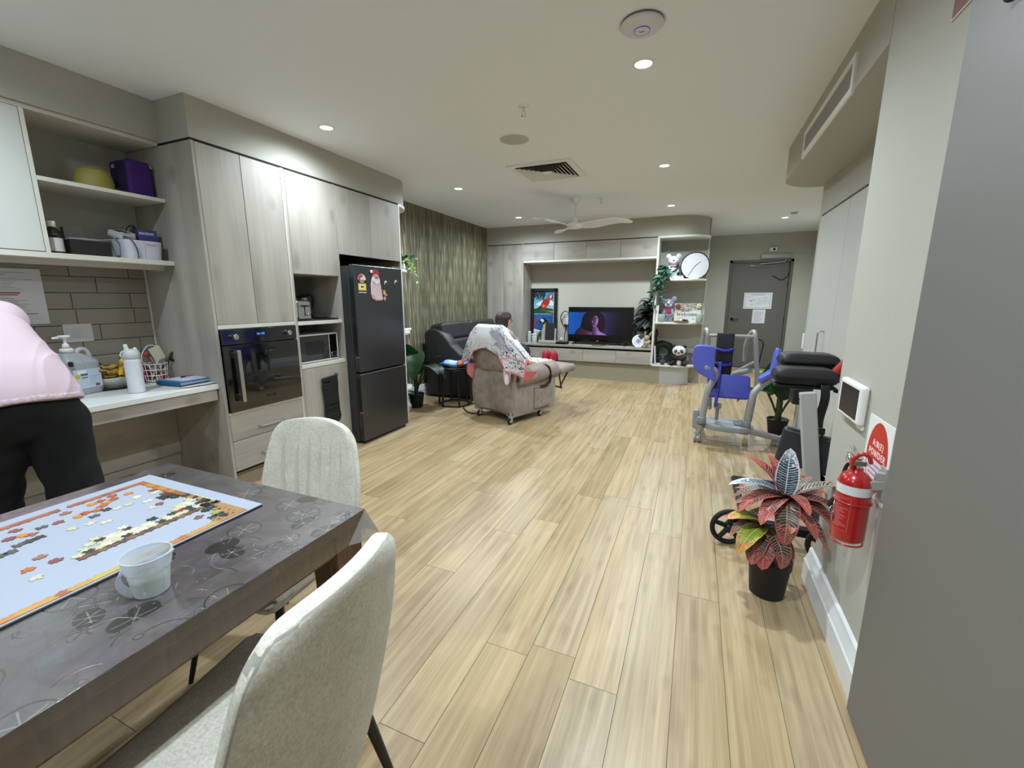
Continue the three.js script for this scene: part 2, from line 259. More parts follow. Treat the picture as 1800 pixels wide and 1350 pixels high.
// two notices on the hall door
{
  const t = canv(256, 180, (g, w, h) => { g.fillStyle = '#e4e4ea'; g.fillRect(0, 0, w, h); g.strokeStyle = '#8b8b93'; g.lineWidth = 3; g.strokeRect(8, 8, w - 16, h - 16); g.fillStyle = '#8f9095'; g.fillRect(60, 16, 130, 6); g.strokeStyle = '#9fa3ad'; g.lineWidth = 2; for (let i = 0; i < 16; i++) g.strokeRect(20 + (i * 53) % 190, 34 + (i * 37) % 100, 14 + (i * 7) % 26, 10 + (i * 5) % 18); g.fillStyle = '#5b6166'; g.fillRect(60, 86, 10, 10); g.fillStyle = '#3f4347'; for (let i = 0; i < 9; i++) g.fillRect(140 + i * 10, 92, 6, 4); g.fillStyle = '#d9dcb8'; g.fillRect(188, 112, 26, 20); });
  const a = T('notice', 'framed floor plan notice with diagram taped on the grey hall door', 'notice', bx(-0.25, 0.25, -0.16, 0.16, 0, 0.006, 0.001), M.white); a.position.set(1.125, 1.37, -10.105);
  P(a, 'print', new THREE.PlaneGeometry(0.47, 0.3).translate(0, 0, 0.0068), std(0xffffff, 0.7, { map: t }));
  const t2 = canv(128, 148, (g, w, h) => { g.fillStyle = '#dcdce2'; g.fillRect(0, 0, w, h); g.fillStyle = '#a6a6ae'; for (let i = 0; i < 13; i++) g.fillRect(16, 22 + i * 9, 60 + (i * 31) % 36, 3); });
  const b = T('notice', 'plain typed white sheet taped below the floor plan on the hall door', 'notice', bx(-0.115, 0.115, -0.14, 0.14, 0, 0.002, 0), M.paper); b.position.set(1.17, 1.06, -10.107);
  P(b, 'print', new THREE.PlaneGeometry(0.226, 0.276).translate(0, 0, 0.0028), std(0xffffff, 0.8, { map: t2 }));
}
{ // emergency sensor above the hall door
  const s = thing('door_sensor', 'small white sensor box with black eye above the hall door', 'sensor', [1.3, 2.36, -10.1]);
  P(s, 'housing', cbx(0.13, 0.075, 0.05, 0.012, 0, 0, 0.025), M.white); P(s, 'lens', rot(lathe([[0, 0], [0.024, 0], [0.02, 0.014], [0, 0.018]], 20), Math.PI / 2).translate(0.01, -0.002, 0.049), M.black);
}
{ const s = thing('light_switch', 'white plastic switch plate on the edge of the pale wardrobe wall', 'switch', [1.02, 1.0, -4.95]); P(s, 'plate', cbx(0.09, 0.15, 0.05, 0.006, -0.0, 0, -0.025), M.white); P(s, 'rocker', cbx(0.03, 0.04, 0.008, 0.003, 0, 0, -0.053), M.whiteGloss); }

// near door leaf standing open on the right
{
  const d = struct('door_2', null); d.position.set(0.58, 0, -1.597);
  P(d, 'door_leaf', bx(0, 0.042, 0.012, 2.14, 0, 0.93, 0.003), M.doorGreyNear);
  const c = P(d, 'door_closer', bx(-0.055, 0, 2.06, 2.12, 0.25, 0.5, 0.006), M.black);
  P(c, 'closer_arm', bar([-0.03, 2.05, 0.27], [-0.01, 2.036, 0.2], 0.012), M.black);
  P(d, 'hinge', join(...[0.25, 1.05, 1.85].map(y => bar([0.02, y, 0.935], [0.02, y + 0.1, 0.935], 0.008))), M.steel);
}
// wardrobe behind the pillar
{
  const w = thing('wardrobe', 'tall pale built-in wardrobe with bow handles behind the fire extinguisher pillar', 'wardrobe', [0, 0, 0]);
  P(w, 'carcass', bx(1.0, 1.55, 0, 2.4, -4.88, -2.38, 0.002), M.wall);
  P(w, 'top_panel', bx(0.975, 1.0, 2.145, 2.405, -4.88, -2.38, 0.001), M.wall);
  P(w, 'shadow_gap', bx(0.992, 1.0, 2.125, 2.15, -4.88, -2.38, 0), M.gap);
  for (const [a, b] of [[-4.88, -4.06], [-4.057, -3.24], [-3.237, -2.38]]) {
    const dr = P(w, 'door', bx(0.978, 0.998, 0.09, 2.132, a + 0.0015, b - 0.0015, 0.002), std(0xc0c0ba, 0.4));
    const z = a === -4.88 ? -4.26 : b - 0.1;
    P(dr, 'handle', tube([[0.978, 1.14, z], [0.945, 1.14, z], [0.935, 1.12, z], [0.935, 0.96, z], [0.945, 0.94, z], [0.978, 0.94, z]], 0.006, 30, 8, false, 0.2), M.steel);
  }
  P(w, 'kickboard', bx(1.0, 1.01, 0, 0.09, -4.88, -2.38, 0), M.wall);
}

// ---------------------------------------------------------------- ceiling fittings
const NAMEPOS = ['in front of the tall kitchen cabinets', 'right beside the round access point', 'left of the square vent, near the end of the fridge cabinet', 'right of the square vent', 'near the patterned wallpaper, left of the fan', 'right of the fan, before the curved shelf bulkhead', 'over the hall beside the smoke detector', 'above the kitchen counter and the person', 'above the right side of the dining table', 'over the near end of the dining table'];
const glow = std(0xffffff, 0.4, { emissive: new THREE.Color(0xfffaf0), emissiveIntensity: 6 });
LAMPS.forEach(([x, z], i) => {
  const t = thing('downlight', 'round white recessed downlight ' + NAMEPOS[i], 'downlight', [x, CEIL, z], 0, 'recessed ceiling downlights');
  P(t, 'trim_ring', lathe([[0.045, -0.002], [0.047, -0.006], [0.058, -0.005], [0.062, 0]], 36), M.white);
  P(t, 'diffuser', lathe([[0, -0.004], [0.046, -0.0035], [0.046, 0]], 32), glow);
  const s = new THREE.SpotLight(LAMP_COL, LAMP_CD * [0.55, 0.93, 0.9, 0.93, 0.95, 1, 1.3, 0.5, 0.95, 0.8][i], 0, 1.5, 1, 2); s.position.set(0, -0.02, 0); s.target.position.set(0, -2.6, 0); s.shadow.radius = 2; s.castShadow = true; s.name = 'lamp'; t.add(s); t.add(s.target);
});
{
  const t = thing('access_point', 'large round white wireless access point on the ceiling', 'access point', [-0.335, CEIL, -2.36]);
  P(t, 'base_ring', lathe([[0, -0.001], [0.098, -0.001], [0.098, -0.008], [0.09, -0.012]], 48), col(0x777679, 0.6));
  P(t, 'dome', lathe([[0.0, -0.036], [0.034, -0.0355], [0.036, -0.032], [0.06, -0.029], [0.092, -0.02], [0.1, -0.012], [0.096, -0.006]], 48), phy(0xd6d4d7, 0.35));
  P(t, 'status_ring', new THREE.TorusGeometry(0.036, 0.0016, 8, 48).rotateX(Math.PI / 2).translate(0, -0.0345, 0), std(0x4a4f9a, 0.5, { emissive: 0x23249a, emissiveIntensity: 0.6 }));
  const u = new THREE.Shape(); P(t, 'logo', join(tube([[-0.012, -0.0366, 0.004], [-0.004, -0.0366, -0.006], [0, -0.0366, 0.002]], 0.0014, 12, 5), tube([[0.001, -0.0366, 0.003], [0.008, -0.0366, -0.006], [0.013, -0.0366, 0.004]], 0.0014, 12, 5)), col(0x858386));
}
{
  const t = thing('ceiling_speaker', 'round grey flush ceiling speaker grille near the square vent', 'speaker', [-1.463, CEIL, -3.511]);
  P(t, 'grille', lathe([[0, -0.004], [0.11, -0.0035], [0.118, -0.002], [0.12, 0]], 48), col(0xb9b7b4, 0.9)); P(t, 'rim', new THREE.TorusGeometry(0.12, 0.003, 8, 48).rotateX(Math.PI / 2).translate(0, -0.002, 0), M.white);
}
{ // square four-way diffuser
  const t = thing('ceiling_vent', 'square white four-way air vent with dark louvres in the ceiling', 'vent', [-1.485, CEIL, -4.45]);
  const ring = (o, i, y0, y1) => { const s = rrect(2 * o, 2 * o, 0.004), h = new THREE.Path(); h.moveTo(-i, -i); h.lineTo(-i, i); h.lineTo(i, i); h.lineTo(i, -i); h.closePath(); s.holes.push(h); return ext(s, y1 - y0).rotateX(Math.PI / 2).translate(0, y1, 0); };
  P(t, 'frame', ring(0.325, 0.262, -0.014, 0), M.white);
  P(t, 'backing', cbx(0.54, 0.004, 0.54, 0, 0, -0.002, 0), M.dark);
  for (let k = 0; k < 6; k++) { const o = 0.246 - k * 0.036; const g = new THREE.CylinderGeometry((o - 0.022) * Math.SQRT2, (o + 0.004) * Math.SQRT2, 0.016, 4, 1, true).rotateY(Math.PI / 4); P(t, 'louvre', g.translate(0, -0.013, 0), std(0xd6d5d0, 0.5, { side: THREE.DoubleSide })); }
  P(t, 'centre_plate', cbx(0.09, 0.006, 0.09, 0.001, 0, -0.018, 0), M.white);
}
function sprinkler(x, z, label) {
  const t = thing('sprinkler', label, 'sprinkler', [x, CEIL, z]);
  P(t, 'escutcheon', lathe([[0, -0.006], [0.02, -0.008], [0.036, -0.003], [0.037, 0]], 28), M.whiteGloss);
  P(t, 'body', join(bar([0, -0.005, 0], [0, -0.03, 0], 0.009), tube([[0.006, -0.03, 0], [0.014, -0.042, 0], [0.004, -0.058, 0]], 0.0025, 12, 6), tube([[-0.006, -0.03, 0], [-0.014, -0.042, 0], [-0.004, -0.058, 0]], 0.0025, 12, 6)), M.chrome);
  P(t, 'deflector', lathe([[0, -0.06], [0.016, -0.06], [0.016, -0.062], [0, -0.063]], 16), M.chrome);
}
sprinkler(-1.17, -2.966, 'chrome fire sprinkler on the ceiling above the speaker grille');
sprinkler(-1.229, -5.843, 'small fire sprinkler on the ceiling beside the fan');
{ const t = thing('smoke_detector', 'white smoke detector on the hall ceiling beside a downlight', 'detector', [1.227, CEIL, -7.83]); P(t, 'base', lathe([[0.0, -0.012], [0.055, -0.012], [0.06, 0]], 32), M.white); P(t, 'chamber', lathe([[0, -0.05], [0.03, -0.048], [0.04, -0.03], [0.046, -0.012]], 32), M.white); P(t, 'vent_slot', new THREE.TorusGeometry(0.042, 0.004, 8, 32).rotateX(Math.PI / 2).translate(0, -0.024, 0), M.dark); }
{ // fan
  const t = thing('ceiling_fan', 'white three-bladed ceiling fan in front of the shelf wall', 'fan', [-1.53, CEIL, -5.715]);
  P(t, 'canopy', lathe([[0, -0.075], [0.025, -0.07], [0.05, -0.045], [0.062, 0]], 32), M.whiteGloss);
  P(t, 'down_rod', bar([0, -0.06, 0], [0, -0.26, 0], 0.013), M.whiteGloss);
  P(t, 'motor', lathe([[0, -0.375], [0.08, -0.37], [0.1, -0.35], [0.105, -0.33], [0.09, -0.31], [0.05, -0.295], [0.03, -0.26], [0.016, -0.24]], 40), M.whiteGloss);
  for (const a of [6, 128, 246]) {
    const g = slab(10, 24, (u, v) => { const w = 0.055 + 0.05 * Math.sin(Math.PI * Math.min(1, v * 0.9 + 0.12)); const x = (u - 0.5) * 2 * w * (v > 0.93 ? Math.sqrt(Math.max(0.02, 1 - ((v - 0.93) / 0.07) ** 2)) : 1); return V3(0.08 + v * 0.64, -0.335 + x * 0.3 * (1 - v * 0.6) + 0.02 * Math.sin(v * 3) - 0.012 * Math.sin(v * 6), x + 0.05 * Math.sin(v * 2.6)); }, () => [0.005, 0.005]);
    P(t, 'blade', g.rotateY(rad(a)), M.whiteGloss);
  }
}
{ // air grille on the bulkhead
  const t = thing('air_grille', 'long white return air grille set in the side of the bulkhead', 'grille', [0.63, 2.485, -3.37]);
  const s = rrect(1.12, 0.18, 0.004), h = new THREE.Path(); h.moveTo(-0.52, -0.055); h.lineTo(-0.52, 0.055); h.lineTo(0.52, 0.055); h.lineTo(0.52, -0.055); h.closePath(); s.holes.push(h);
  P(t, 'frame', ext(s, 0.012).rotateY(-Math.PI / 2), M.white);
  P(t, 'backing', bx(-0.002, 0.0, -0.056, 0.056, -0.52, 0.52, 0), col(0x8e8d8d, 0.8));
  for (let i = 0; i < 7; i++) P(t, 'slat', rot(cbx(0.008, 0.0016, 1.04, 0, 0, 0, 0), 0, 0, -0.5).translate(-0.006, -0.048 + i * 0.016, 0), col(0xaaa9a8));
}
// ---------------------------------------------------------------- kitchen joinery (front plane x = -3.05)
const XF = -3.05, DT = 0.018;
const front = (y0, y1, z0, z1, swap = false, r = 0) => bx(XF - DT, XF, y0 + 0.0015, y1 - 0.0015, z0 + 0.0015, z1 - 0.0015, 0.0015, swap, r, r * 0.7);
const pull = (z0, z1, y) => tube([[XF, y, z0], [XF + 0.02, y, z0 + 0.006], [XF + 0.03, y, z0 + 0.03], [XF + 0.03, y, z1 - 0.03], [XF + 0.02, y, z1 - 0.006], [XF, y, z1]], 0.0055, 30, 8);
{
  const c = thing('tall_cabinet', 'tall weathered-timber oven cabinet with two doors above and two drawers below', 'cabinet');
  P(c, 'side_panel', join(bx(-3.76, XF, 0, 2.4, -1.975, -1.955, 0.0015), bx(-3.76, XF - DT, 0, 2.4, -2.62, -2.604, 0.001)), M.laminate);
  P(c, 'carcass', join(bx(-3.75, XF - DT - 0.002, 2.38, 2.398, -2.6, -1.975, 0), bx(-3.75, XF - DT - 0.006, 0.12, 2.39, -2.603, -1.976, 0)), M.gap);
  P(c, 'shadow_gap', bx(-3.7, XF - 0.004, 2.4, 2.414, -4.07, -1.955, 0), M.gap);
  P(c, 'door', front(1.222, 2.398, -2.279, -1.976, false, 0.3), M.laminate); P(c, 'door', front(1.222, 2.398, -2.603, -2.28, false, 0.8), M.laminate);
  P(c, 'rail', bx(XF - 0.06, XF + 0.001, 1.193, 1.221, -2.603, -1.976, 0.001), M.board); P(c, 'rail', bx(XF - 0.06, XF + 0.001, 0.573, 0.588, -2.603, -1.976, 0.001), M.board);
  for (const [a, b, s] of [[0.372, 0.572, 0.2], [0.142, 0.371, 0.9]]) { const d = P(c, 'drawer', front(a, b, -2.603, -1.976, true, s), M.laminate); P(d, 'handle', pull(-2.4, -2.19, a + 0.085 - (a < 0.2 ? 0.0 : 0.015)), M.steel); }
  P(c, 'kickboard', bx(-3.14, -3.12, 0, 0.138, -2.62, -1.975, 0), std(0x9b8c72, 0.6));
  P(c, 'end_stile', bx(XF - DT, XF, 0, 2.4, -2.6215, -2.6045, 0.001), M.laminateEdge);
}
{
  const o = thing('oven', 'black glass built-in oven with two knobs and a blue clock reading 14:05', 'oven', [XF, 0.59, -2.29]);
  P(o, 'cavity_box', bx(-0.5, -0.01, 0.01, 0.59, -0.3, 0.3, 0.002), M.dark);
  P(o, 'control_panel', bx(-0.01, 0.018, 0.492, 0.6, -0.309, 0.309, 0.003), M.blackGloss);
  const d = P(o, 'door', bx(-0.01, 0.022, 0.002, 0.486, -0.309, 0.309, 0.003), M.blackGloss);
  P(d, 'window', bx(0.0218, 0.0228, 0.12, 0.42, -0.24, 0.16, 0.0005), phy(0x040506, 0.05, { clearcoat: 1 }));
  const h = P(d, 'handle', join(bx(0.055, 0.069, 0.075, 0.452, 0.216, 0.244, 0.003), bx(0.02, 0.06, 0.395, 0.44, 0.217, 0.243, 0.003), bx(0.02, 0.06, 0.085, 0.13, 0.217, 0.243, 0.003)), M.steel);
  for (const z of [0.225, -0.222]) { const k = P(o, 'knob', rot(lathe([[0, 0], [0.019, 0], [0.0195, 0.03], [0.017, 0.034], [0, 0.034]], 32), 0, 0, -Math.PI / 2).translate(0.018, 0.546, z), M.steel); P(k, 'index_mark', bx(0.052, 0.0528, 0.55, 0.562, z - 0.0012, z + 0.0012, 0), M.dark); }
  const t = canv(128, 48, (g) => { g.fillStyle = '#020308'; g.fillRect(0, 0, 128, 48); g.fillStyle = '#9fc6ff'; g.font = 'bold 38px monospace'; g.textAlign = 'center'; g.fillText('14:05', 64, 37); });
  P(o, 'display', new THREE.PlaneGeometry(0.075, 0.028).rotateY(Math.PI / 2).translate(0.0186, 0.556, 0.012), std(0x000000, 0.3, { emissive: 0x7fb0ff, emissiveMap: t, emissiveIntensity: 2.2 }));
  const t2 = canv(128, 32, (g) => { g.fillStyle = '#070708'; g.fillRect(0, 0, 128, 32); g.fillStyle = '#47484c'; g.fillRect(24, 13, 80, 7); });
  P(d, 'maker_print', new THREE.PlaneGeometry(0.08, 0.02).rotateY(Math.PI / 2).translate(0.0226, 0.075, -0.02), std(0xffffff, 0.3, { map: t2 }));
}
{
  const c = thing('tall_cabinet', 'narrow timber cabinet with open niches for toaster and microwave, oven mitt on its lower door', 'cabinet');
  P(c, 'side_panel', join(bx(-3.76, XF - 0.001, 0, 2.4, -2.64, -2.622, 0.001), bx(-3.76, XF - 0.001, 0, 2.4, -3.156, -3.132, 0.001)), M.laminate);
  P(c, 'back_panel', bx(-3.6, -3.58, 0.1, 2.4, -3.132, -2.64, 0), std(0x8a857a, 0.6));
  P(c, 'shelf', bx(-3.58, XF, 1.185, 1.216, -3.132, -2.64, 0.0015), M.board); P(c, 'shelf', bx(-3.58, XF, 0.815, 0.847, -3.132, -2.64, 0.0015), M.board);
  P(c, 'top_panel', bx(-3.58, XF - DT, 1.604, 1.62, -3.132, -2.64, 0), M.laminate);
  P(c, 'door', front(1.606, 2.398, -3.132, -2.64, false, 1.4), M.laminate);
  P(c, 'door', front(0.112, 0.812, -3.132, -2.64, false, 2.1), M.laminate);
  P(c, 'bottom_board', bx(-3.58, XF - DT, 0.1, 0.116, -3.132, -2.64, 0), M.laminate);
  P(c, 'kickboard', bx(-3.14, -3.12, 0, 0.1, -3.132, -2.62, 0), std(0x9b8c72, 0.6));
}
{
  const c = thing('tall_cabinet', 'timber cabinet framing the fridge with two short doors above it', 'cabinet');
  P(c, 'side_panel', bx(-3.76, XF, 0, 2.4, -4.075, -4.052, 0.001), M.laminate); P(c, 'edge_strip', bx(XF - 0.002, XF + 0.001, 0, 2.4, -4.075, -4.052, 0), M.board);
  P(c, 'carcass', bx(-3.7, XF - DT - 0.002, 1.81, 2.39, -4.05, -3.16, 0), M.gap);
  P(c, 'back_panel', bx(-3.76, -3.72, 0, 1.81, -4.05, -3.16, 0), M.gap);
  P(c, 'door', front(1.806, 2.398, -3.592, -3.158, false, 0.55), M.laminate); P(c, 'door', front(1.806, 2.398, -4.05, -3.592, false, 1.15), M.laminate);
}
{ // fridge
  const f = thing('fridge', 'tall dark stainless bottom-freezer fridge between the cabinets', 'fridge', [-2.89, 0, -3.505]);
  const ss = std(0x55565a, 0.3, { metalness: 0.85 }), side = std(0x3a3b3e, 0.45, { metalness: 0.3 });
  P(f, 'body', bx(-0.66, -0.075, 0.02, 1.7, -0.345, 0.345, 0.008), side);
  const d1 = P(f, 'door', bx(-0.068, 0, 0.712, 1.715, -0.35, 0.35, 0.014), ss), d2 = P(f, 'door', bx(-0.068, 0, 0.03, 0.702, -0.35, 0.35, 0.014), ss);
  for (const [d, y0, y1] of [[d1, 0.86, 1.28], [d2, 0.32, 0.66]]) { P(d, 'recess_handle', bx(-0.05, -0.012, y0, y1, 0.343, 0.3525, 0.006), M.black); P(d, 'handle_tip', bx(-0.04, -0.006, y0 - 0.006, y0 + 0.004, 0.346, 0.356, 0.002), M.steel); }
  P(f, 'seal', bx(-0.078, -0.064, 0.04, 1.7, -0.34, 0.34, 0), M.blackRubber);
  P(f, 'hinge_cover', bx(-0.14, -0.02, 1.7, 1.728, -0.34, -0.22, 0.006), side);
  P(f, 'foot_grille', bx(-0.6, -0.03, 0.002, 0.026, -0.33, 0.33, 0.004), M.dark);
  const t = canv(128, 192, (g, w, h) => { g.fillStyle = '#e9e6e4'; g.beginPath(); g.arc(64, 62, 60, Math.PI, 0); g.lineTo(124, 62); g.lineTo(4, 62); g.fill(); g.fillStyle = '#d8323c'; g.beginPath(); g.moveTo(64, 62); g.arc(64, 62, 56, Math.PI, Math.PI * 1.62); g.fill(); g.fillStyle = '#efe9e6'; g.beginPath(); g.arc(64, 62, 26, Math.PI, 0); g.fill(); g.fillStyle = '#111'; g.fillRect(4, 62, 120, 34); g.fillStyle = '#ddd'; g.fillRect(28, 70, 72, 6); g.fillRect(34, 82, 60, 5); g.fillStyle = '#e9c53c'; g.fillRect(4, 96, 120, 74); g.fillStyle = '#f2e7b4'; g.fillRect(18, 110, 92, 46); g.fillStyle = '#222'; g.font = 'bold 24px sans-serif'; g.textAlign = 'center'; g.fillRect(42, 124, 44, 16); g.fillStyle = '#151515'; g.fillRect(4, 170, 120, 14); g.fillStyle = '#e9e6e4'; g.fillRect(4, 184, 120, 8); });
  const s = new THREE.Shape(); s.moveTo(-0.057, -0.085); s.lineTo(0.057, -0.085); s.lineTo(0.057, 0.03); s.absarc(0, 0.03, 0.057, 0, Math.PI, false); s.lineTo(-0.057, -0.085);
  const sg = new THREE.ShapeGeometry(s, 20); { const p = sg.attributes.position, u = sg.attributes.uv; for (let i = 0; i < p.count; i++) u.setXY(i, (p.getX(i) + 0.057) / 0.114, (p.getY(i) + 0.085) / 0.172); }
  P(d1, 'energy_label', sg.rotateY(Math.PI / 2).translate(0.0012, 1.545, 0.255), std(0xffffff, 0.5, { map: t }), 'star-rated energy sticker with red dial and yellow panel');
}
const onFridge = (z, y) => [-2.8885, y, z];
{ // santa notepad
  const t = thing('magnet_notepad', 'pink santa-shaped magnetic notepad on the fridge door', 'notepad', onFridge(-3.44, 1.53));
  t.rotation.y = Math.PI / 2;
  const body = shapeOf([[-0.035, 0.11], [0.03, 0.112], [0.062, 0.0], [0.065, -0.02], [0.085, -0.125], [0.07, -0.142], [-0.02, -0.142], [-0.062, -0.12], [-0.075, -0.08], [-0.072, -0.02], [-0.075, 0.0], [-0.055, 0.06]]);
  P(t, 'sheet', ext(body, 0.006, 0.001), col(0xdfc4cb, 0.8));
  const red = shapeOf([[-0.07, -0.085], [-0.064, -0.085], [-0.02, -0.134], [0.07, -0.134], [0.07, -0.139], [-0.022, -0.139]]); P(t, 'border', ext(red, 0.0015).translate(0, 0, 0.0068), col(0xb8434f));
  P(t, 'beard', ext(shapeOf([[-0.045, 0.075], [0.045, 0.07], [0.05, 0.035], [0.0, 0.012], [-0.05, 0.045]]), 0.002, 0.001).translate(0, 0, 0.007), col(0xeceaf0, 0.9));
  P(t, 'face', sph(0.026, 0, 0.09, 0.007, 1, 0.8, 0.22), col(0xd99a96)); P(t, 'moustache', ext(rrect(0.05, 0.012, 0.005), 0.003).translate(0.002, 0.073, 0.009), col(0xc26a70));
  P(t, 'hat', ext(shapeOf([[-0.04, 0.108], [0.044, 0.104], [0.046, 0.124], [0.024, 0.148], [-0.02, 0.153], [-0.05, 0.136], [-0.062, 0.124], [-0.05, 0.12]]), 0.007, 0.001).translate(0, 0, 0.002), col(0xa83348, 0.8)); P(t, 'pompom', sph(0.016, -0.062, 0.128, 0.008, 1, 1, 0.5), col(0xefedf0, 0.9));
}
{ const t = thing('fridge_magnet', 'small yellow figure magnet at the lower right of the santa notepad', 'magnet', onFridge(-3.553, 1.435)); t.rotation.y = Math.PI / 2;
  P(t, 'head', join(sph(0.02, 0, 0.02, 0.006, 1, 0.95, 0.3), bar([-0.012, 0.034, 0.005], [-0.02, 0.055, 0.005], 0.006, 0.003), bar([0.008, 0.036, 0.005], [0.006, 0.058, 0.005], 0.006, 0.003)), col(0xc9b45c)); P(t, 'scarf', sph(0.014, 0, -0.006, 0.006, 1, 0.5, 0.35), col(0xa4423c)); P(t, 'body', join(sph(0.018, 0.002, -0.028, 0.005, 0.9, 1.2, 0.3), bar([0.015, -0.002, 0.005], [0.034, 0.01, 0.005], 0.006)), col(0xb8b0b4)); }
for (const [z, y, l] of [[-3.575, 1.56, 'white clip magnet on the fridge beside the santa notepad'], [-3.735, 1.572, 'white clip magnet on the fridge, nearest its hinge edge']]) { const t = thing('clip_magnet', l, 'magnet', onFridge(z, y), 0, 'white clip magnets'); t.rotation.y = Math.PI / 2; P(t, 'clip', join(tube([[-0.012, -0.014, 0.004], [-0.016, 0.006, 0.01], [-0.004, 0.016, 0.012]], 0.004, 14, 6), sph(0.011, 0.008, 0.01, 0.008, 0.8, 1.1, 0.5)), M.whiteGloss); P(t, 'pad', rot(lathe([[0, 0], [0.015, 0], [0.015, 0.004], [0, 0.004]], 20), Math.PI / 2).translate(0, 0, 0), M.black); }
{ // microwave
  const m = thing('microwave', 'small black microwave with silver rim in the lower niche', 'microwave', [-3.085, 0.848, -2.872]);
  P(m, 'case', bx(-0.36, -0.012, 0.008, 0.248, -0.215, 0.215, 0.006), col(0xa9a9aa, 0.4));
  P(m, 'rim', join(bx(-0.014, 0.004, 0.006, 0.018, -0.217, 0.217, 0.002), bx(-0.014, 0.004, 0.238, 0.25, -0.217, 0.217, 0.002), bx(-0.014, 0.004, 0.006, 0.25, -0.217, -0.207, 0.002), bx(-0.014, 0.004, 0.006, 0.25, 0.207, 0.217, 0.002)), col(0xcfd0d2, 0.35));
  const d = P(m, 'door', bx(-0.014, 0.002, 0.018, 0.238, -0.112, 0.207, 0.002), M.blackGloss); P(d, 'window', bx(0.001, 0.003, 0.07, 0.19, -0.05, 0.15, 0.001), phy(0x15161a, 0.1));
  P(m, 'control_panel', bx(-0.014, 0.001, 0.018, 0.238, -0.207, -0.118, 0.002), M.blackGloss); P(m, 'divider', bx(-0.014, 0.004, 0.018, 0.238, -0.1175, -0.1125, 0.001), col(0xcfd0d2, 0.35));
  const b = P(m, 'button', bx(0.0, 0.006, 0.03, 0.075, -0.195, -0.13, 0.003), M.black); P(b, 'button_rim', new THREE.TorusGeometry(0.026, 0.002, 6, 4).rotateZ(Math.PI / 4).rotateY(Math.PI / 2).scale(1, 1.1, 1.6).translate(0.0062, 0.052, -0.1625), M.steel);
  for (const y of [0.0]) P(m, 'foot', join(bar([-0.05, y, 0.17], [-0.05, 0.009, 0.17], 0.012), bar([-0.05, y, -0.17], [-0.05, 0.009, -0.17], 0.012), bar([-0.32, y, 0.17], [-0.32, 0.009, 0.17], 0.012), bar([-0.32, y, -0.17], [-0.32, 0.009, -0.17], 0.012)), M.blackRubber);
}
{ // toaster + kettle + tray in the upper niche
  const tr = thing('tray', 'flat black tray in the upper niche under the toaster', 'tray', [-3.29, 1.216, -2.89]); P(tr, 'base', cbx(0.44, 0.006, 0.44, 0.002, 0, 0.003, 0), M.black); P(tr, 'rim', new THREE.TorusGeometry(0.3, 0.006, 6, 4).rotateX(Math.PI / 2).rotateY(Math.PI / 4).scale(1.02, 1, 1.02).translate(0, 0.01, 0), M.black);
  const t = thing('toaster', 'chrome toaster with a black lever standing in the upper niche', 'toaster', [-3.2, 1.223, -2.73]);
  P(t, 'body', bx(-0.14, 0.13, 0.012, 0.17, -0.078, 0.078, 0.03), M.chrome); P(t, 'base', bx(-0.14, 0.135, 0, 0.02, -0.08, 0.08, 0.006), M.black);
  P(t, 'front_plate', bx(0.128, 0.138, 0.016, 0.155, -0.062, 0.062, 0.004), M.steel); P(t, 'slot', join(bx(-0.1, 0.09, 0.168, 0.1715, 0.012, 0.042, 0), bx(-0.1, 0.09, 0.168, 0.1715, -0.042, -0.012, 0)), M.dark);
  const lv = P(t, 'lever', bx(0.138, 0.17, 0.115, 0.128, -0.026, 0.026, 0.004), M.black); P(lv, 'lever_track', bx(0.137, 0.1395, 0.035, 0.125, -0.004, 0.004, 0), M.dark); P(t, 'dial', rot(lathe([[0, 0], [0.013, 0], [0.012, 0.012], [0, 0.012]], 20), 0, 0, -Math.PI / 2).translate(0.138, 0.05, -0.035), M.steel);
  const k = thing('kettle', 'dull steel kettle with a black handle at the back of the upper niche', 'kettle', [-3.3, 1.222, -2.93]);
  P(k, 'body', lathe([[0, 0.02], [0.075, 0.02], [0.076, 0.05], [0.066, 0.13], [0.052, 0.185], [0.05, 0.192]], 36), std(0x6d6b68, 0.35, { metalness: 0.8 })); P(k, 'base', lathe([[0, 0], [0.082, 0], [0.082, 0.012], [0.075, 0.021], [0, 0.021]], 32), M.black);
  P(k, 'lid', lathe([[0.05, 0.19], [0.045, 0.2], [0.012, 0.207], [0.012, 0.22], [0, 0.222]], 28), M.black); P(k, 'spout', bar([-0.0, 0.15, 0.05], [-0.0, 0.185, 0.085], 0.022, 0.012), std(0x6d6b68, 0.35, { metalness: 0.8 }));
  P(k, 'handle', tube([[0, 0.2, -0.03], [0, 0.222, -0.08], [0, 0.19, -0.115], [0, 0.1, -0.112], [0, 0.05, -0.075]], 0.011, 30, 8), M.black);
}
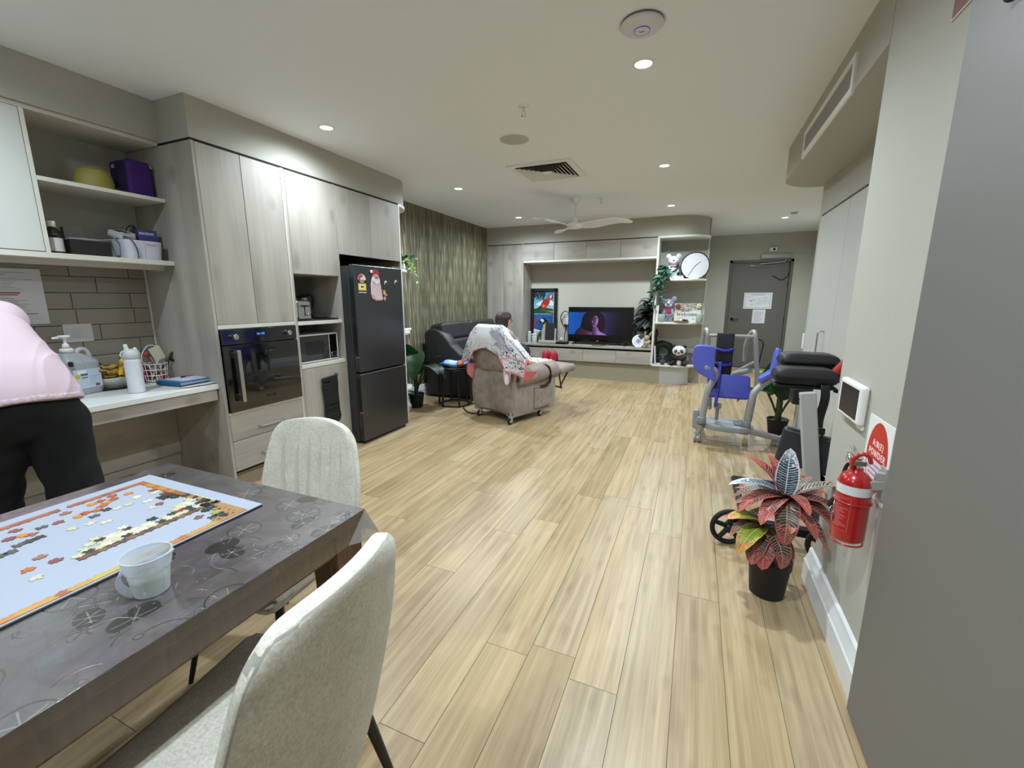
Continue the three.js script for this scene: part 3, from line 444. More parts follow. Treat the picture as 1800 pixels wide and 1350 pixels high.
{ // oven mitt on its hook
  const m = thing('oven_mitt', 'long black quilted oven mitt hanging on the cabinet door beside the fridge', 'oven mitt', [XF, 0, -2.905]);
  const bmp = tex(128, 128, 1, 1, (u, v) => Math.min(1, Math.abs(((u + v) * 5 % 1 + 1) % 1 - 0.5) * 4) * Math.min(1, Math.abs(((u - v) * 5 % 1 + 1) % 1 - 0.5) * 4), false); bmp.repeat.set(1, 2.4);
  P(m, 'body', slab(24, 50, (u, v) => { const w = 0.088 + 0.004 * Math.sin(v * 9); const t = Math.max(0, (0.2 - v) / 0.2); const ww = w * Math.sqrt(Math.max(0.01, 1 - t * t)); const y = 0.255 + v * 0.455; return V3(0.022 + 0.004 * Math.sin(v * 16) * (v < 0.42 ? 1 : 0.2), y + (v > 0.9 ? 0.012 * (u - 0.5) : 0), -(u - 0.5) * 2 * ww + (1 - v) * -0.012); }, (u, v) => { const e = 1 - Math.pow(Math.abs(u - 0.5) * 2, 3); return [0.003 + 0.014 * e + (v < 0.42 ? 0.002 * Math.sin(v * 90) : 0), 0.003 + 0.014 * e]; }), std(0x0e0f12, 0.8, { bumpMap: bmp, bumpScale: 0.004 }));
  P(m, 'loop', tube([[0.02, 0.705, -0.075], [0.012, 0.728, -0.085], [0.02, 0.72, -0.1], [0.024, 0.7, -0.088]], 0.004, 20, 6), M.black); P(m, 'hook', join(bar([0, 0.722, -0.085], [0.02, 0.722, -0.085], 0.004), sph(0.006, 0.021, 0.724, -0.085)), M.steel);
}
{ // curved end shelves at the end of the fridge cabinet
  const s = thing('end_shelf', 'white rounded display shelves on the end of the fridge cabinet', 'shelf');
  for (const y of [2.385, 1.7, 1.0, 0.34]) P(s, 'shelf_board', plan([[-3.65, -4.076], [-3.06, -4.076], ...arc(-3.62, -4.076, 0.56, 0.42, 0, -82, 18), [-3.65, -4.496]], y, y + 0.03, 0.002), M.board);
}

// ---------------------------------------------------------------- counter run and wall cupboards
{
  const c = thing('countertop', 'white stone kitchen countertop with open knee space below it', 'countertop');
  P(c, 'slab', bx(-3.76, -3.085, 0.775, 0.81, -1.953, 1.15, 0.003), M.counter);
  P(c, 'fascia', bx(-3.12, -3.1, 0.695, 0.772, -1.945, 1.15, 0.001, true), M.laminate);
  P(c, 'rear_panel', bx(-3.66, -3.64, 0.225, 0.77, -1.953, 1.15, 0.002, true, 0.4), M.laminate); P(c, 'lower_panel', bx(-3.68, -3.662, 0, 0.225, -1.953, 1.15, 0, true, 0.9), M.laminate);
}
{
  const c = thing('wall_cupboard', 'wall cupboard with pale door and two open shelves above the counter', 'cupboard');
  const X1 = -3.385;
  P(c, 'top_board', bx(-3.76, X1, 2.4, 2.424, -1.953, 1.15, 0.001), M.laminateEdge);
  P(c, 'shelf', bx(-3.75, X1, 2.045, 2.068, -1.953, -1.32, 0.001), M.board);
  P(c, 'bottom_board', bx(-3.76, X1, 1.63, 1.66, -1.953, 1.15, 0.001), M.board);
  P(c, 'divider', bx(-3.76, X1, 1.66, 2.4, -1.32, -1.3, 0.001), M.board);
  P(c, 'back_panel', bx(-3.76, -3.752, 1.66, 2.4, -1.953, -1.32, 0), M.wall);
  P(c, 'underside_rail', bx(-3.56, -3.5, 1.6, 1.63, -1.953, 1.15, 0.001), M.laminateEdge);
  for (const [a, b] of [[-1.298, -0.72], [-0.718, -0.14], [-0.138, 0.44]]) P(c, 'door', bx(X1 - 0.018, X1 + 0.0005, 1.664, 2.398, a + 0.001, b - 0.001, 0.0015), M.doorWhite);
}
function lines(g, x, y, w, dy, n, seed, c1 = '#77757a') { const r = rng(seed); for (let i = 0; i < n; i++) { g.fillStyle = c1; g.fillRect(x, y + i * dy, w * (0.35 + 0.65 * r()), 2); } }
{ // notices on the splashback
  const t = canv(256, 360, (g, w, h) => { g.fillStyle = '#d2d1d4'; g.fillRect(0, 0, w, h); lines(g, 24, 24, 190, 14, 2, 3, '#3c3b40'); lines(g, 24, 66, 200, 13, 6, 4); g.fillStyle = '#a65c5e'; g.fillRect(24, 150, 120, 10); g.fillRect(24, 164, 110, 8); lines(g, 24, 190, 190, 13, 5, 8); g.fillStyle = '#6a686c'; g.fillRect(60, 290, 150, 4); });
  const a = T('notice', 'large white typed notice taped to the tiles behind the person', 'notice', bx(0, 0.002, -0.165, 0.165, -0.12, 0.12, 0), M.paper); a.position.set(-3.745, 1.415, -1.268); P(a, 'print', new THREE.PlaneGeometry(0.236, 0.326).rotateY(Math.PI / 2).translate(0.0028, 0, 0), std(0xffffff, 0.8, { map: t }));
  const t2 = canv(200, 140, (g, w, h) => { g.fillStyle = '#cac9c7'; g.fillRect(0, 0, w, h); lines(g, 40, 40, 120, 13, 6, 21, '#9b9a9a'); });
  const b = T('notice', 'small landscape notice taped to the tiles above the sanitiser jug', 'notice', bx(0, 0.002, -0.058, 0.058, -0.073, 0.073, 0), M.paper); b.position.set(-3.745, 1.182, -1.515); P(b, 'print', new THREE.PlaneGeometry(0.142, 0.112).rotateY(Math.PI / 2).translate(0.0028, 0, 0), std(0xffffff, 0.8, { map: t2 }));
}
// ---- on the open shelves
{ const t = thing('woven_bowl', 'upturned yellow ribbed bowl on the upper open shelf', 'bowl', [-3.57, 2.069, -1.66]); P(t, 'shell', lathe([[0.098, 0], [0.1, 0.004], [0.099, 0.045], [0.093, 0.09], [0.082, 0.118], [0.06, 0.132], [0, 0.136]].flatMap((p, i, a) => { if (i === a.length - 1) return [p]; const q = a[i + 1]; return [0, 0.25, 0.5, 0.75].map((s, k) => [p[0] + (q[0] - p[0]) * s + (k % 2 ? 0.0015 : -0.001), p[1] + (q[1] - p[1]) * s]); }), 40), col(0x9a9048, 0.6)); P(t, 'foot_ring', new THREE.TorusGeometry(0.045, 0.005, 8, 32).rotateX(Math.PI / 2).translate(0, 0.137, 0), col(0x9a9048, 0.6)); }
{ const t = thing('lunch_bag', 'purple fabric bag standing on the upper open shelf', 'bag', [-3.55, 2.069, -1.865]);
  P(t, 'body', bx(-0.1, 0.1, 0, 0.225, -0.07, 0.075, 0.02), col(0x3c1767, 0.8)); P(t, 'side_panel', bx(-0.085, 0.085, 0.01, 0.21, 0.07, 0.079, 0.004), col(0x24103f, 0.85));
  P(t, 'tag', bx(-0.06, -0.03, 0.175, 0.198, 0.0785, 0.081, 0.0005), col(0xa59fb0)); P(t, 'yellow_pull', bar([0.09, 0.215, -0.05], [0.1, 0.19, -0.068], 0.007, 0.004), col(0xc3b342));
  const lt = canv(128, 48, g => { g.fillStyle = '#24103f'; g.fillRect(0, 0, 128, 48); g.fillStyle = '#b9b3a0'; g.fillRect(18, 8, 84, 16); g.fillStyle = '#a99a3c'; g.fillRect(18, 30, 90, 10); }); P(t, 'logo', new THREE.PlaneGeometry(0.06, 0.026).translate(-0.02, 0.045, 0.0796), std(0xffffff, 0.8, { map: lt })); }
{ const t = thing('medicine_bottle', 'brown glass medicine bottle with white label on the lower open shelf', 'bottle', [-3.47, 1.661, -1.375]);
  P(t, 'body', lathe([[0, 0], [0.036, 0], [0.038, 0.006], [0.038, 0.105], [0.033, 0.128], [0.018, 0.145], [0.014, 0.15]], 36), phy(0x1a0d08, 0.12, { clearcoat: 0.6 })); P(t, 'label', new THREE.CylinderGeometry(0.0386, 0.0386, 0.075, 32, 1, true).translate(0, 0.05, 0), col(0xc9c8cc, 0.7)); P(t, 'cap', lathe([[0.0, 0.182], [0.017, 0.182], [0.019, 0.178], [0.019, 0.15], [0, 0.15]], 30), M.white); }
{ const t = thing('organiser_box', 'low black storage box on the lower open shelf', 'box', [-3.53, 1.661, -1.525]); P(t, 'walls', join(bx(-0.1, 0.1, 0, 0.088, -0.1, -0.097, 0.001), bx(-0.1, 0.1, 0, 0.088, 0.097, 0.1, 0.001), bx(-0.1, -0.097, 0, 0.088, -0.1, 0.1, 0.001), bx(0.097, 0.1, 0, 0.088, -0.1, 0.1, 0.001)), M.black); P(t, 'base', bx(-0.1, 0.1, 0, 0.003, -0.1, 0.1, 0), M.black); P(t, 'rim', new THREE.TorusGeometry(0.1395, 0.0028, 6, 4).rotateX(Math.PI / 2).rotateY(Math.PI / 4).translate(0, 0.089, 0), col(0x77767a)); }
{ const t = thing('pill_carton', 'grey carton standing in the black storage box', 'carton', [-3.56, 1.664, -1.5]); P(t, 'box', bx(-0.02, 0.02, 0, 0.165, -0.05, 0.045, 0.002), col(0x5d5a54, 0.8)); P(t, 'flap', bx(0.0, 0.02, 0.163, 0.167, -0.05, 0.045, 0.001), col(0x69665f)); }
{ const t = thing('pill_carton', 'flat grey carton lying at the front of the black storage box', 'carton', [-3.5, 1.755, -1.535]); P(t, 'box', rot(bx(-0.03, 0.03, -0.012, 0.012, -0.06, 0.05, 0.003), 0, 0.2, -0.1), col(0x6c6962, 0.8)); P(t, 'flap', bx(0.028, 0.032, -0.01, 0.01, -0.05, 0.04, 0.001), col(0x77746c)); }
{ const t = thing('storage_bin', 'white plastic storage bin at the end of the lower open shelf', 'bin', [-3.49, 1.661, -1.80]);
  const sh = (w, d, r) => rrect(w, d, r); const rings = []; const g = slab(64, 8, (u, v) => { const a = u * Math.PI * 2, w = 0.112 - 0.012 * (1 - v), n = 5, c = Math.cos(a), s = Math.sin(a), k = Math.pow(Math.pow(Math.abs(c), n) + Math.pow(Math.abs(s), n), -1 / n); return V3(c * k * (0.094 - 0.01 * (1 - v)), v * 0.118, -s * k * w); }, () => [0.002, 0.002]);
  P(t, 'shell', g, col(0xc9cbd8, 0.4)); P(t, 'base', bx(-0.08, 0.08, 0.0, 0.004, -0.095, 0.095, 0.002), col(0xc9cbd8)); P(t, 'grip', join(bx(0.092, 0.099, 0.094, 0.102, -0.055, 0.0, 0.003), bx(0.092, 0.096, 0.09, 0.106, -0.059, 0.004, 0.003)), col(0xb4b6c2)); }
{ const t = thing('blood_pressure_monitor', 'white and grey digital blood pressure monitor resting on the white bin', 'monitor', [-3.5, 1.79, -1.725]); t.rotation.set(0.1, 0.15, -0.28);
  P(t, 'case', cbx(0.12, 0.04, 0.1, 0.016, 0, 0.02, 0), col(0xb6b5b2, 0.5)); P(t, 'top_plate', cbx(0.11, 0.006, 0.092, 0.003, 0, 0.041, 0), col(0xc8c7c4)); P(t, 'screen', cbx(0.05, 0.003, 0.05, 0.001, -0.012, 0.0445, 0.0), M.black); P(t, 'button', cbx(0.02, 0.004, 0.04, 0.002, 0.04, 0.0445, -0.004), M.black); }
{ const t = T('air_hose', 'thin grey air hose trailing from the blood pressure monitor over the shelf', 'hose', tube([[-3.5, 1.8, -1.67], [-3.44, 1.775, -1.655], [-3.41, 1.757, -1.57], [-3.42, 1.755, -1.49], [-3.43, 1.753, -1.43]], 0.004, 40, 8), col(0x8d8b93)); P(t, 'drop_hose', tube([[-3.47, 1.795, -1.69], [-3.4, 1.79, -1.71], [-3.386, 1.74, -1.735], [-3.388, 1.68, -1.745], [-3.395, 1.664, -1.745]], 0.004, 40, 8), col(0x4d4d58)); }
{ const t = thing('glasses_pouch', 'black pouch standing upright behind the monitor in the white bin', 'pouch', [-3.51, 1.672, -1.785]); t.rotation.z = 0.1; P(t, 'pouch', slab(12, 20, (u, v) => V3(0.0, v * 0.215, (u - 0.5) * 0.07 * (v > 0.75 ? Math.sqrt(Math.max(0.05, 1 - ((v - 0.75) / 0.26) ** 2)) : 1) - 0.02 * v), (u) => [0.004 + 0.014 * Math.sin(Math.PI * u), 0.004 + 0.014 * Math.sin(Math.PI * u)]), M.black); P(t, 'tab', bar([0, 0.2, -0.02], [0.004, 0.212, -0.024], 0.008), M.black); }
{ const t = thing('medicine_box', 'dark blue and white medicine box lettered MACROVIC in the white bin', 'box', [-3.475, 1.675, -1.855]); t.rotation.y = -0.06;
  P(t, 'carton', bx(-0.06, 0.012, 0, 0.185, -0.055, 0.055, 0.0015), col(0x33306a, 0.6));
  const d = canv(256, 352, (g, w, h) => { g.fillStyle = '#3a3a7a'; g.fillRect(0, 0, w, h); g.fillStyle = '#ece9f2'; g.font = 'bold 40px sans-serif'; g.fillText('MACROVIC', 14, 62); g.strokeStyle = '#9a98c8'; g.lineWidth = 7; g.beginPath(); g.ellipse(128, 60, 190, 120, 0, 0.2, Math.PI); g.stroke(); g.fillStyle = '#b9b8cf'; g.beginPath(); g.ellipse(60, 260, 260, 110, -0.2, 0, 7); g.fill(); });
  P(t, 'front_print', new THREE.PlaneGeometry(0.108, 0.182).rotateY(Math.PI / 2).translate(0.0128, 0.0925, 0), std(0xffffff, 0.55, { map: d })); P(t, 'open_flap', rot(bx(-0.03, 0.0, 0, 0.002, -0.05, 0.05, 0), 0, 0, 0.5).translate(0, 0.185, 0), col(0xa5a39a)); }
// ---- on the counter
{ const t = thing('sanitiser_jug', 'large clear hand sanitiser jug with white pump and handle on the counter', 'jug', [-3.58, 0.811, -1.405], 0.2);
  const pl = phy(0xc6cad0, 0.3, { transmission: 0.35, thickness: 0, ior: 1.3 });
  P(t, 'liquid', bx(-0.075, 0.075, 0.004, 0.185, -0.09, 0.09, 0.03), col(0x9a979a, 0.3));
  P(t, 'bottle', slab(60, 30, (u, v) => { const a = u * Math.PI * 2, n = 4.5, c = Math.cos(a), s = Math.sin(a), k = Math.pow(Math.pow(Math.abs(c), n) + Math.pow(Math.abs(s), n), -1 / n); const y = v * 0.262; const q = v < 0.04 ? 0.9 + v * 2.5 : v < 0.76 ? 1 : 1 - 0.62 * Math.pow((v - 0.76) / 0.24, 1.5); const sh = v > 0.76 ? 0.03 * Math.pow((v - 0.76) / 0.24, 1.3) : 0; return V3(c * k * 0.078 * q, y, -s * k * 0.095 * q + sh); }, () => [0.0015, 0.0015]), pl);
  P(t, 'handle', tube([[0, 0.25, -0.01], [0, 0.276, -0.03], [0, 0.27, -0.065], [0, 0.225, -0.082], [0, 0.19, -0.083]], 0.014, 30, 10), col(0xc3c6ca, 0.35));
  P(t, 'collar', lathe([[0, 0.292], [0.026, 0.292], [0.034, 0.284], [0.034, 0.262], [0, 0.258]], 30).translate(0, 0, 0.032), M.white);
  P(t, 'pump', join(lathe([[0, 0.32], [0.014, 0.32], [0.02, 0.295], [0, 0.292]], 24), bar([0, 0.3, 0], [0, 0.365, 0], 0.008), lathe([[0, 0.372], [0.028, 0.371], [0.03, 0.362], [0.02, 0.352], [0, 0.35]], 28), bar([0, 0.362, 0], [-0.02, 0.356, 0.05], 0.009, 0.006)).translate(0, 0, 0.032), M.white);
  const lb = canv(256, 192, (g, w, h) => { g.fillStyle = '#c6d0e2'; g.fillRect(0, 0, w, h); g.fillStyle = '#f0f0ea'; g.fillRect(40, 10, 80, 40); g.fillStyle = '#c5bd3a'; g.beginPath(); g.arc(34, 70, 24, 0, 7); g.fill(); g.fillStyle = '#544a9a'; g.fillRect(64, 44, 66, 20); g.fillStyle = '#6e7078'; g.fillRect(70, 78, 56, 12); g.fillStyle = '#9dbfe8'; g.fillRect(138, 70, 104, 12); lines(g, 144, 92, 84, 11, 6, 5, '#93a0b6'); g.fillStyle = '#4e5666'; g.fillRect(188, 156, 40, 24); });
  P(t, 'label', new THREE.PlaneGeometry(0.15, 0.12).rotateY(Math.PI / 2).translate(0.0812, 0.1, 0.0), std(0xffffff, 0.6, { map: lb }));
  P(t, 'side_clip', cbx(0.02, 0.03, 0.02, 0.005, 0.083, 0.2, 0.078), M.black);
}
{ // fruit bowl on black tray with bananas
  const tr = T('tray', 'oval black tray under the fruit bowl on the counter', 'tray', lathe([[0, 0.004], [0.13, 0.004], [0.15, 0.014], [0.153, 0.014], [0.134, 0], [0, 0]], 40).scale(0.75, 1, 1), M.black); tr.position.set(-3.6, 0.811, -1.6);
  const b = thing('fruit_bowl', 'white fluted oval bowl holding bananas on the counter', 'bowl', [-3.6, 0.817, -1.595]);
  P(b, 'bowl', slab(72, 10, (u, v) => { const a = u * Math.PI * 2, f = 1 + 0.012 * Math.cos(a * 36), r = (0.075 + 0.05 * Math.sin(v * Math.PI / 2)) * f; return V3(Math.cos(a) * r * 0.72, v * 0.07, -Math.sin(a) * r); }, () => [0.002, 0.002]), col(0xc5c2b8, 0.45)); P(b, 'base', lathe([[0, 0.001], [0.075, 0.001], [0.075, 0.005], [0, 0.005]], 30).scale(0.72, 1, 1), col(0xc5c2b8, 0.45));
  const banTex = (y, br, sd) => { const nn = noise2(sd); return tex(128, 256, 1, 1, (u, v) => { const k = nn(u * 14, v * 10, 14, 10), e = Math.max(0, Math.abs(v - 0.5) * 2 - 0.82) * 6 + (k > 1 - br ? 0.8 : 0) + Math.max(0, nn(u * 40, v * 30, 40, 30) - 0.85) * 3 * br; const t = Math.min(1, e); return [cl(y[0] * (1 - t) + 58 * t), cl(y[1] * (1 - t) + 40 * t), cl(y[2] * (1 - t) + 22 * t)]; }); };
  const yel = std(0xffffff, 0.5, { map: banTex([222, 180, 46], 0.06, 3) }), brn = std(0xffffff, 0.6, { map: banTex([176, 138, 62], 0.42, 4) });
  const banana = (L, bend) => { const g = new THREE.TubeGeometry(new THREE.CatmullRomCurve3([...Array(9)].map((_, i) => { const a = (i / 8 - 0.5) * bend; return V3(0, Math.sin(a) * L / bend, (1 - Math.cos(a)) * L / bend); })), 24, 0.018, 7); const p = g.attributes.position; const c = new THREE.CatmullRomCurve3([...Array(9)].map((_, i) => { const a = (i / 8 - 0.5) * bend; return V3(0, Math.sin(a) * L / bend, (1 - Math.cos(a)) * L / bend); })); for (let i = 0; i < p.count; i++) { const s = Math.floor(i / 8) / 24, q = c.getPointAt(s), k = 0.25 + 0.75 * Math.pow(Math.sin(Math.PI * Math.min(0.97, Math.max(0.02, s * 0.94 + 0.03))), 0.45); p.setXYZ(i, q.x + (p.getX(i) - q.x) * k, q.y + (p.getY(i) - q.y) * k, q.z + (p.getZ(i) - q.z) * k); } g.computeVertexNormals(); return g; };
  const h = thing('banana_bunch', 'bunch of ripe yellow bananas standing in the white bowl', 'bananas', [-3.6, -0.02, -1.66]);
  [[-0.9, 0.3], [-0.35, 0.15], [0.15, 0.1], [0.62, 0.22]].forEach(([a, t], i) => { const g = banana(0.17, 1.1); g.rotateY(Math.PI / 2); g.translate(-0.01, -0.085, 0); g.rotateZ(0.25 + t); g.rotateX(-a * 0.62 * -1); P(h, 'banana', g.translate(0.01, 1.035, 0), yel); });
  P(h, 'stem', bar([0.0, 1.02, 0], [-0.008, 1.052, 0.0], 0.016, 0.012), col(0x4b3a20));
  const h2 = thing('banana_bunch', 'overripe brown-spotted bananas lying at the front of the white bowl', 'bananas', [-3.57, 0.9, -1.55]);
  [[0, 0.0, 0.0], [0.02, 0.03, 0.25], [0.0, 0.06, -0.15]].forEach(([x, y, a]) => P(h2, 'banana', rot(banana(0.16, 1.2), Math.PI / 2 + a * 0.2, 0, 0).rotateZ(Math.PI + 0.3).rotateY(a).translate(x + 0.02, y - 0.002, -0.01), brn));
  P(h2, 'stem', bar([0, 0.05, 0.05], [0.01, 0.095, 0.045], 0.012, 0.018), col(0x2d2418));
}
{ const t = thing('water_bottle', 'tall white drink bottle with flip spout standing at the counter edge', 'bottle', [-3.29, 0.811, -1.565]);
  P(t, 'body', lathe([[0, 0], [0.041, 0], [0.044, 0.004], [0.044, 0.2], [0.042, 0.214], [0.038, 0.217]], 40), phy(0xd6d9e2, 0.5)); P(t, 'collar', lathe([[0.04, 0.215], [0.044, 0.222], [0.044, 0.234], [0.038, 0.24]], 40), col(0xaab3b5)); P(t, 'lid', lathe([[0.044, 0.236], [0.045, 0.25], [0.038, 0.272], [0.02, 0.28], [0, 0.281]], 40), col(0xc3cac9, 0.45));
  P(t, 'spout', join(bar([0.0, 0.274, 0.018], [0.004, 0.31, 0.026], 0.0135, 0.0105), bar([0, 0.27, -0.02], [0, 0.284, -0.03], 0.012, 0.008)), M.white); P(t, 'carry_loop', tube([[0, 0.235, 0.044], [0, 0.24, 0.056], [0, 0.262, 0.05], [0, 0.27, 0.036]], 0.005, 20, 6), col(0xc3cac9)); }
{ // wire basket with utensils
  const B = [-3.60, 0.811, -1.845];
  const t = thing('wire_basket', 'round white wire basket holding kitchen utensils on the counter', 'basket', B);
  const ring = (r, y, w) => new THREE.TorusGeometry(r, w, 8, 40).rotateX(Math.PI / 2).translate(0, y, 0);
  [[0.062, 0.012], [0.066, 0.05], [0.069, 0.09], [0.073, 0.132]].forEach(([r, y]) => P(t, 'hoop', ring(r, y, 0.003), M.white));
  const ribs = []; for (let i = 0; i < 14; i++) { const a = i / 14 * Math.PI * 2; ribs.push(bar([0.062 * Math.cos(a), 0.01, 0.062 * Math.sin(a)], [0.073 * Math.cos(a), 0.133, 0.073 * Math.sin(a)], 0.0022)); } P(t, 'ribs', join(ribs), M.white);
  P(t, 'base', lathe([[0, 0.006], [0.062, 0.006], [0.062, 0.009], [0, 0.009]], 28), M.white);
  P(t, 'handle', tube([[0.0, 0.13, 0.073], [0, 0.2, 0.07], [0, 0.255, 0.035], [0, 0.265, 0.0], [0, 0.25, -0.03]], 0.003, 40, 8), M.white);
  const U = (name, label, cat, a, b, fn) => { const o = thing(name, label, cat, B); fn(o); return o; };
  const wood = col(0xcbb48a, 0.6);
  U('wooden_spoon', 'pale wooden spoon handle leaning out of the wire basket to the left', 'spoon', 0, 0, o => { P(o, 'handle', bar([0.0, 0.03, -0.03], [0.02, 0.235, 0.15], 0.006, 0.0045), wood); P(o, 'bowl', sph(0.022, -0.0, 0.03, -0.03, 0.4, 1.2, 1), wood); });
  U('spatula', 'cream flat spatula standing in the wire basket', 'spatula', 0, 0, o => { P(o, 'blade', rot(cbx(0.006, 0.1, 0.075, 0.003, 0, 0.215, 0), 0.35, 0, 0).translate(0, 0, -0.1), col(0xd4cfb4, 0.5)); P(o, 'handle', bar([0, 0.02, 0.03], [0, 0.165, -0.03], 0.006, 0.005), col(0xd4cfb4)); });
  U('masher', 'black oval slotted kitchen tool leaning out of the wire basket to the right', 'utensil', 0, 0, o => { const g = new THREE.TorusGeometry(0.04, 0.011, 10, 32).scale(1, 0.7, 1); P(o, 'head', rot(g, 0, Math.PI / 2, 0).rotateX(0.7).translate(0.03, 0.175, -0.125), M.black); P(o, 'mesh_plate', rot(lathe([[0, 0], [0.036, 0], [0.036, 0.004], [0, 0.004]], 24).rotateZ(Math.PI / 2).scale(1, 0.7, 1), 0.7, 0, 0).translate(0.028, 0.175, -0.125), col(0x8c8784, 0.5)); P(o, 'handle', bar([0, 0.02, 0.03], [0.02, 0.15, -0.09], 0.007, 0.007), M.black); });
  U('tongs', 'steel and black tongs standing in the wire basket', 'tongs', 0, 0, o => { P(o, 'arm', bar([0.02, 0.02, -0.04], [0.015, 0.19, 0.035], 0.006, 0.007), M.steel); P(o, 'arm', bar([0.03, 0.02, -0.03], [0.035, 0.185, 0.04], 0.006, 0.007), M.steel); P(o, 'grip', bar([0.015, 0.185, 0.034], [0.014, 0.212, 0.045], 0.012, 0.01), M.black); });
  U('red_ladle', 'red-handled server standing in the wire basket', 'utensil', 0, 0, o => { P(o, 'handle', bar([0.03, 0.02, -0.04], [0.03, 0.2, 0.05], 0.007, 0.008), col(0xa8242e, 0.4)); P(o, 'knob', sph(0.017, 0.03, 0.205, 0.06, 1, 0.8, 1), col(0xb8222c, 0.4)); P(o, 'bowl', sph(0.03, 0.03, 0.035, -0.035, 0.5, 0.9, 0.8), col(0xa8242e, 0.4)); });
  const rb = thing('snack_bag', 'crumpled dark red bag behind the drink bottle', 'bag', [-3.66, 0.811, -1.79]); P(rb, 'bag', blob([[0, 0.05, 0, 0, 0.12, 0.01, 0.045, 0.035], [0, 0.05, 0.01, 0.01, 0.17, 0.03, 0.035, 0.02]], 34, 0.03, 0.02, (d, x, y, z) => d + 0.004 * Math.sin(x * 160 + y * 90) * Math.sin(z * 150 - y * 60)), col(0x8c1c30, 0.35)); P(rb, 'twist', bar([0.01, 0.18, 0.03], [0.016, 0.215, 0.045], 0.01, 0.018), col(0x9a2036, 0.35));
}
{ // folder, papers, pens
  const px = [-3.28, 0.811, -1.90];
  const pp = thing('paper_stack', 'loose white papers lying under the blue folder', 'papers', px, -0.1); for (let i = 0; i < 4; i++) P(pp, 'sheet', rot(cbx(0.21, 0.0012, 0.3, 0, 0, 0, 0), 0, -0.08 + i * 0.05, 0).translate(0.02 + i * 0.012, 0.0012 + i * 0.0018, 0.03 - i * 0.02), M.paper);
  const f = thing('folder', 'blue ring folder lying on papers at the end of the counter', 'folder', [-3.3, 0.819, -1.9], 0.06);
  P(f, 'cover', cbx(0.24, 0.004, 0.31, 0.002, 0, 0.002, 0), col(0x1a2430, 0.5)); P(f, 'spine', bx(-0.12, 0.12, 0.002, 0.03, 0.148, 0.155, 0.003), col(0x16567e, 0.5)); P(f, 'sleeve', cbx(0.235, 0.02, 0.3, 0.004, 0, 0.016, 0), col(0x8fa3b8, 0.5)); P(f, 'cover', cbx(0.24, 0.004, 0.31, 0.002, 0, 0.028, 0), col(0x1c74b0, 0.45)); P(f, 'cover_sheet', cbx(0.2, 0.0015, 0.25, 0, -0.005, 0.0308, -0.01), col(0xd3d3de, 0.7));
  const pen = (n, l, x, z, a, c) => { const o = thing(n, l, 'pen', [x, 0.857, z], a); P(o, 'barrel', bar([0, 0, -0.055], [0, 0, 0.045], 0.004, 0.004, 10), c); P(o, 'cap', bar([0, 0, 0.04], [0, 0, 0.07], 0.005, 0.005, 10), M.black); };
  pen('pen', 'dark pen lying across the blue folder', -3.36, -1.93, 0.25, col(0x777a88)); pen('pen', 'red pen lying at the far end of the blue folder', -3.34, -2.02, 0.5, col(0xa8323e));
}
// ---------------------------------------------------------------- television wall joinery (front plane z = -7.45)
const ZF = -7.45;
{
  const m = thing('media_unit', 'wall-wide weathered timber media unit framing the television', 'cabinet');
  const fr = (x0, x1, y0, y1, swap, o) => bx(x0 + 0.002, x1 - 0.002, y0 + 0.002, y1 - 0.002, ZF - 0.018, ZF, 0.0015, swap, o, o * 0.6);
  P(m, 'end_panel', join(bx(-2.96, -2.925, 0.3, 2.365, -7.9, ZF - 0.002, 0.001), bx(-3.65, -3.64, 0, 2.365, -7.9, ZF - 0.002, 0)), M.laminate);
  P(m, 'carcass', join(bx(-3.64, -2.96, 0.1, 2.36, -7.9, ZF - 0.02, 0), bx(-2.925, -0.645, 2.075, 2.36, -7.9, ZF - 0.02, 0), bx(-2.925, -0.64, 0.31, 0.545, -7.9, ZF - 0.02, 0), bx(-3.64, -0.62, 2.36, 2.372, -7.9, ZF - 0.004, 0)), M.gap);
  P(m, 'door', fr(-3.64, -3.316, 0.11, 2.36, false, 0.3), M.laminate); P(m, 'door', fr(-3.316, -2.958, 0.11, 2.36, false, 0.9), M.laminate);
  const tx = [-2.925, -2.357, -1.79, -1.217, -0.645]; for (let i = 0; i < 4; i++) P(m, 'door', fr(tx[i] - (i ? 0 : 0.03), tx[i + 1], 2.072, 2.36, true, 0.4 + i * 0.7), M.laminate);
  P(m, 'niche_top', bx(-2.925, -0.645, 2.04, 2.072, -7.9, ZF, 0.001), M.board);
  P(m, 'bench_top', bx(-2.958, -0.64, 0.568, 0.6, -7.9, ZF + 0.004, 0.001, true), M.laminate);
  const dx = [-2.958, -2.357, -1.79, -1.217, -0.64]; for (let i = 0; i < 4; i++) P(m, 'drawer', fr(dx[i], dx[i + 1], 0.318, 0.535, true, 1.3 + i * 0.5), M.laminate);
  P(m, 'upright', bx(-0.645, -0.615, 0.32, 2.372, -7.9, ZF + 0.003, 0.001), M.board);
  P(m, 'plinth', bx(-3.64, -0.5, 0, 0.318, -7.9, -7.56, 0.001), std(0xb0ab98, 0.6));
  P(m, 'curved_plinth', plan([[-0.5, -7.9], [-0.5, -7.56], [-0.25, -7.56], ...arc(-0.25, -7.78, 0.2, 0.22, 90, 0), [-0.05, -7.9]], 0, 0.318), std(0xc7c9cc, 0.5));
  P(m, 'backing_panel', bx(-2.925, -0.756, 0.6, 1.668, -7.898, -7.88, 0.001), std(0xc9c7bb, 0.55));
}
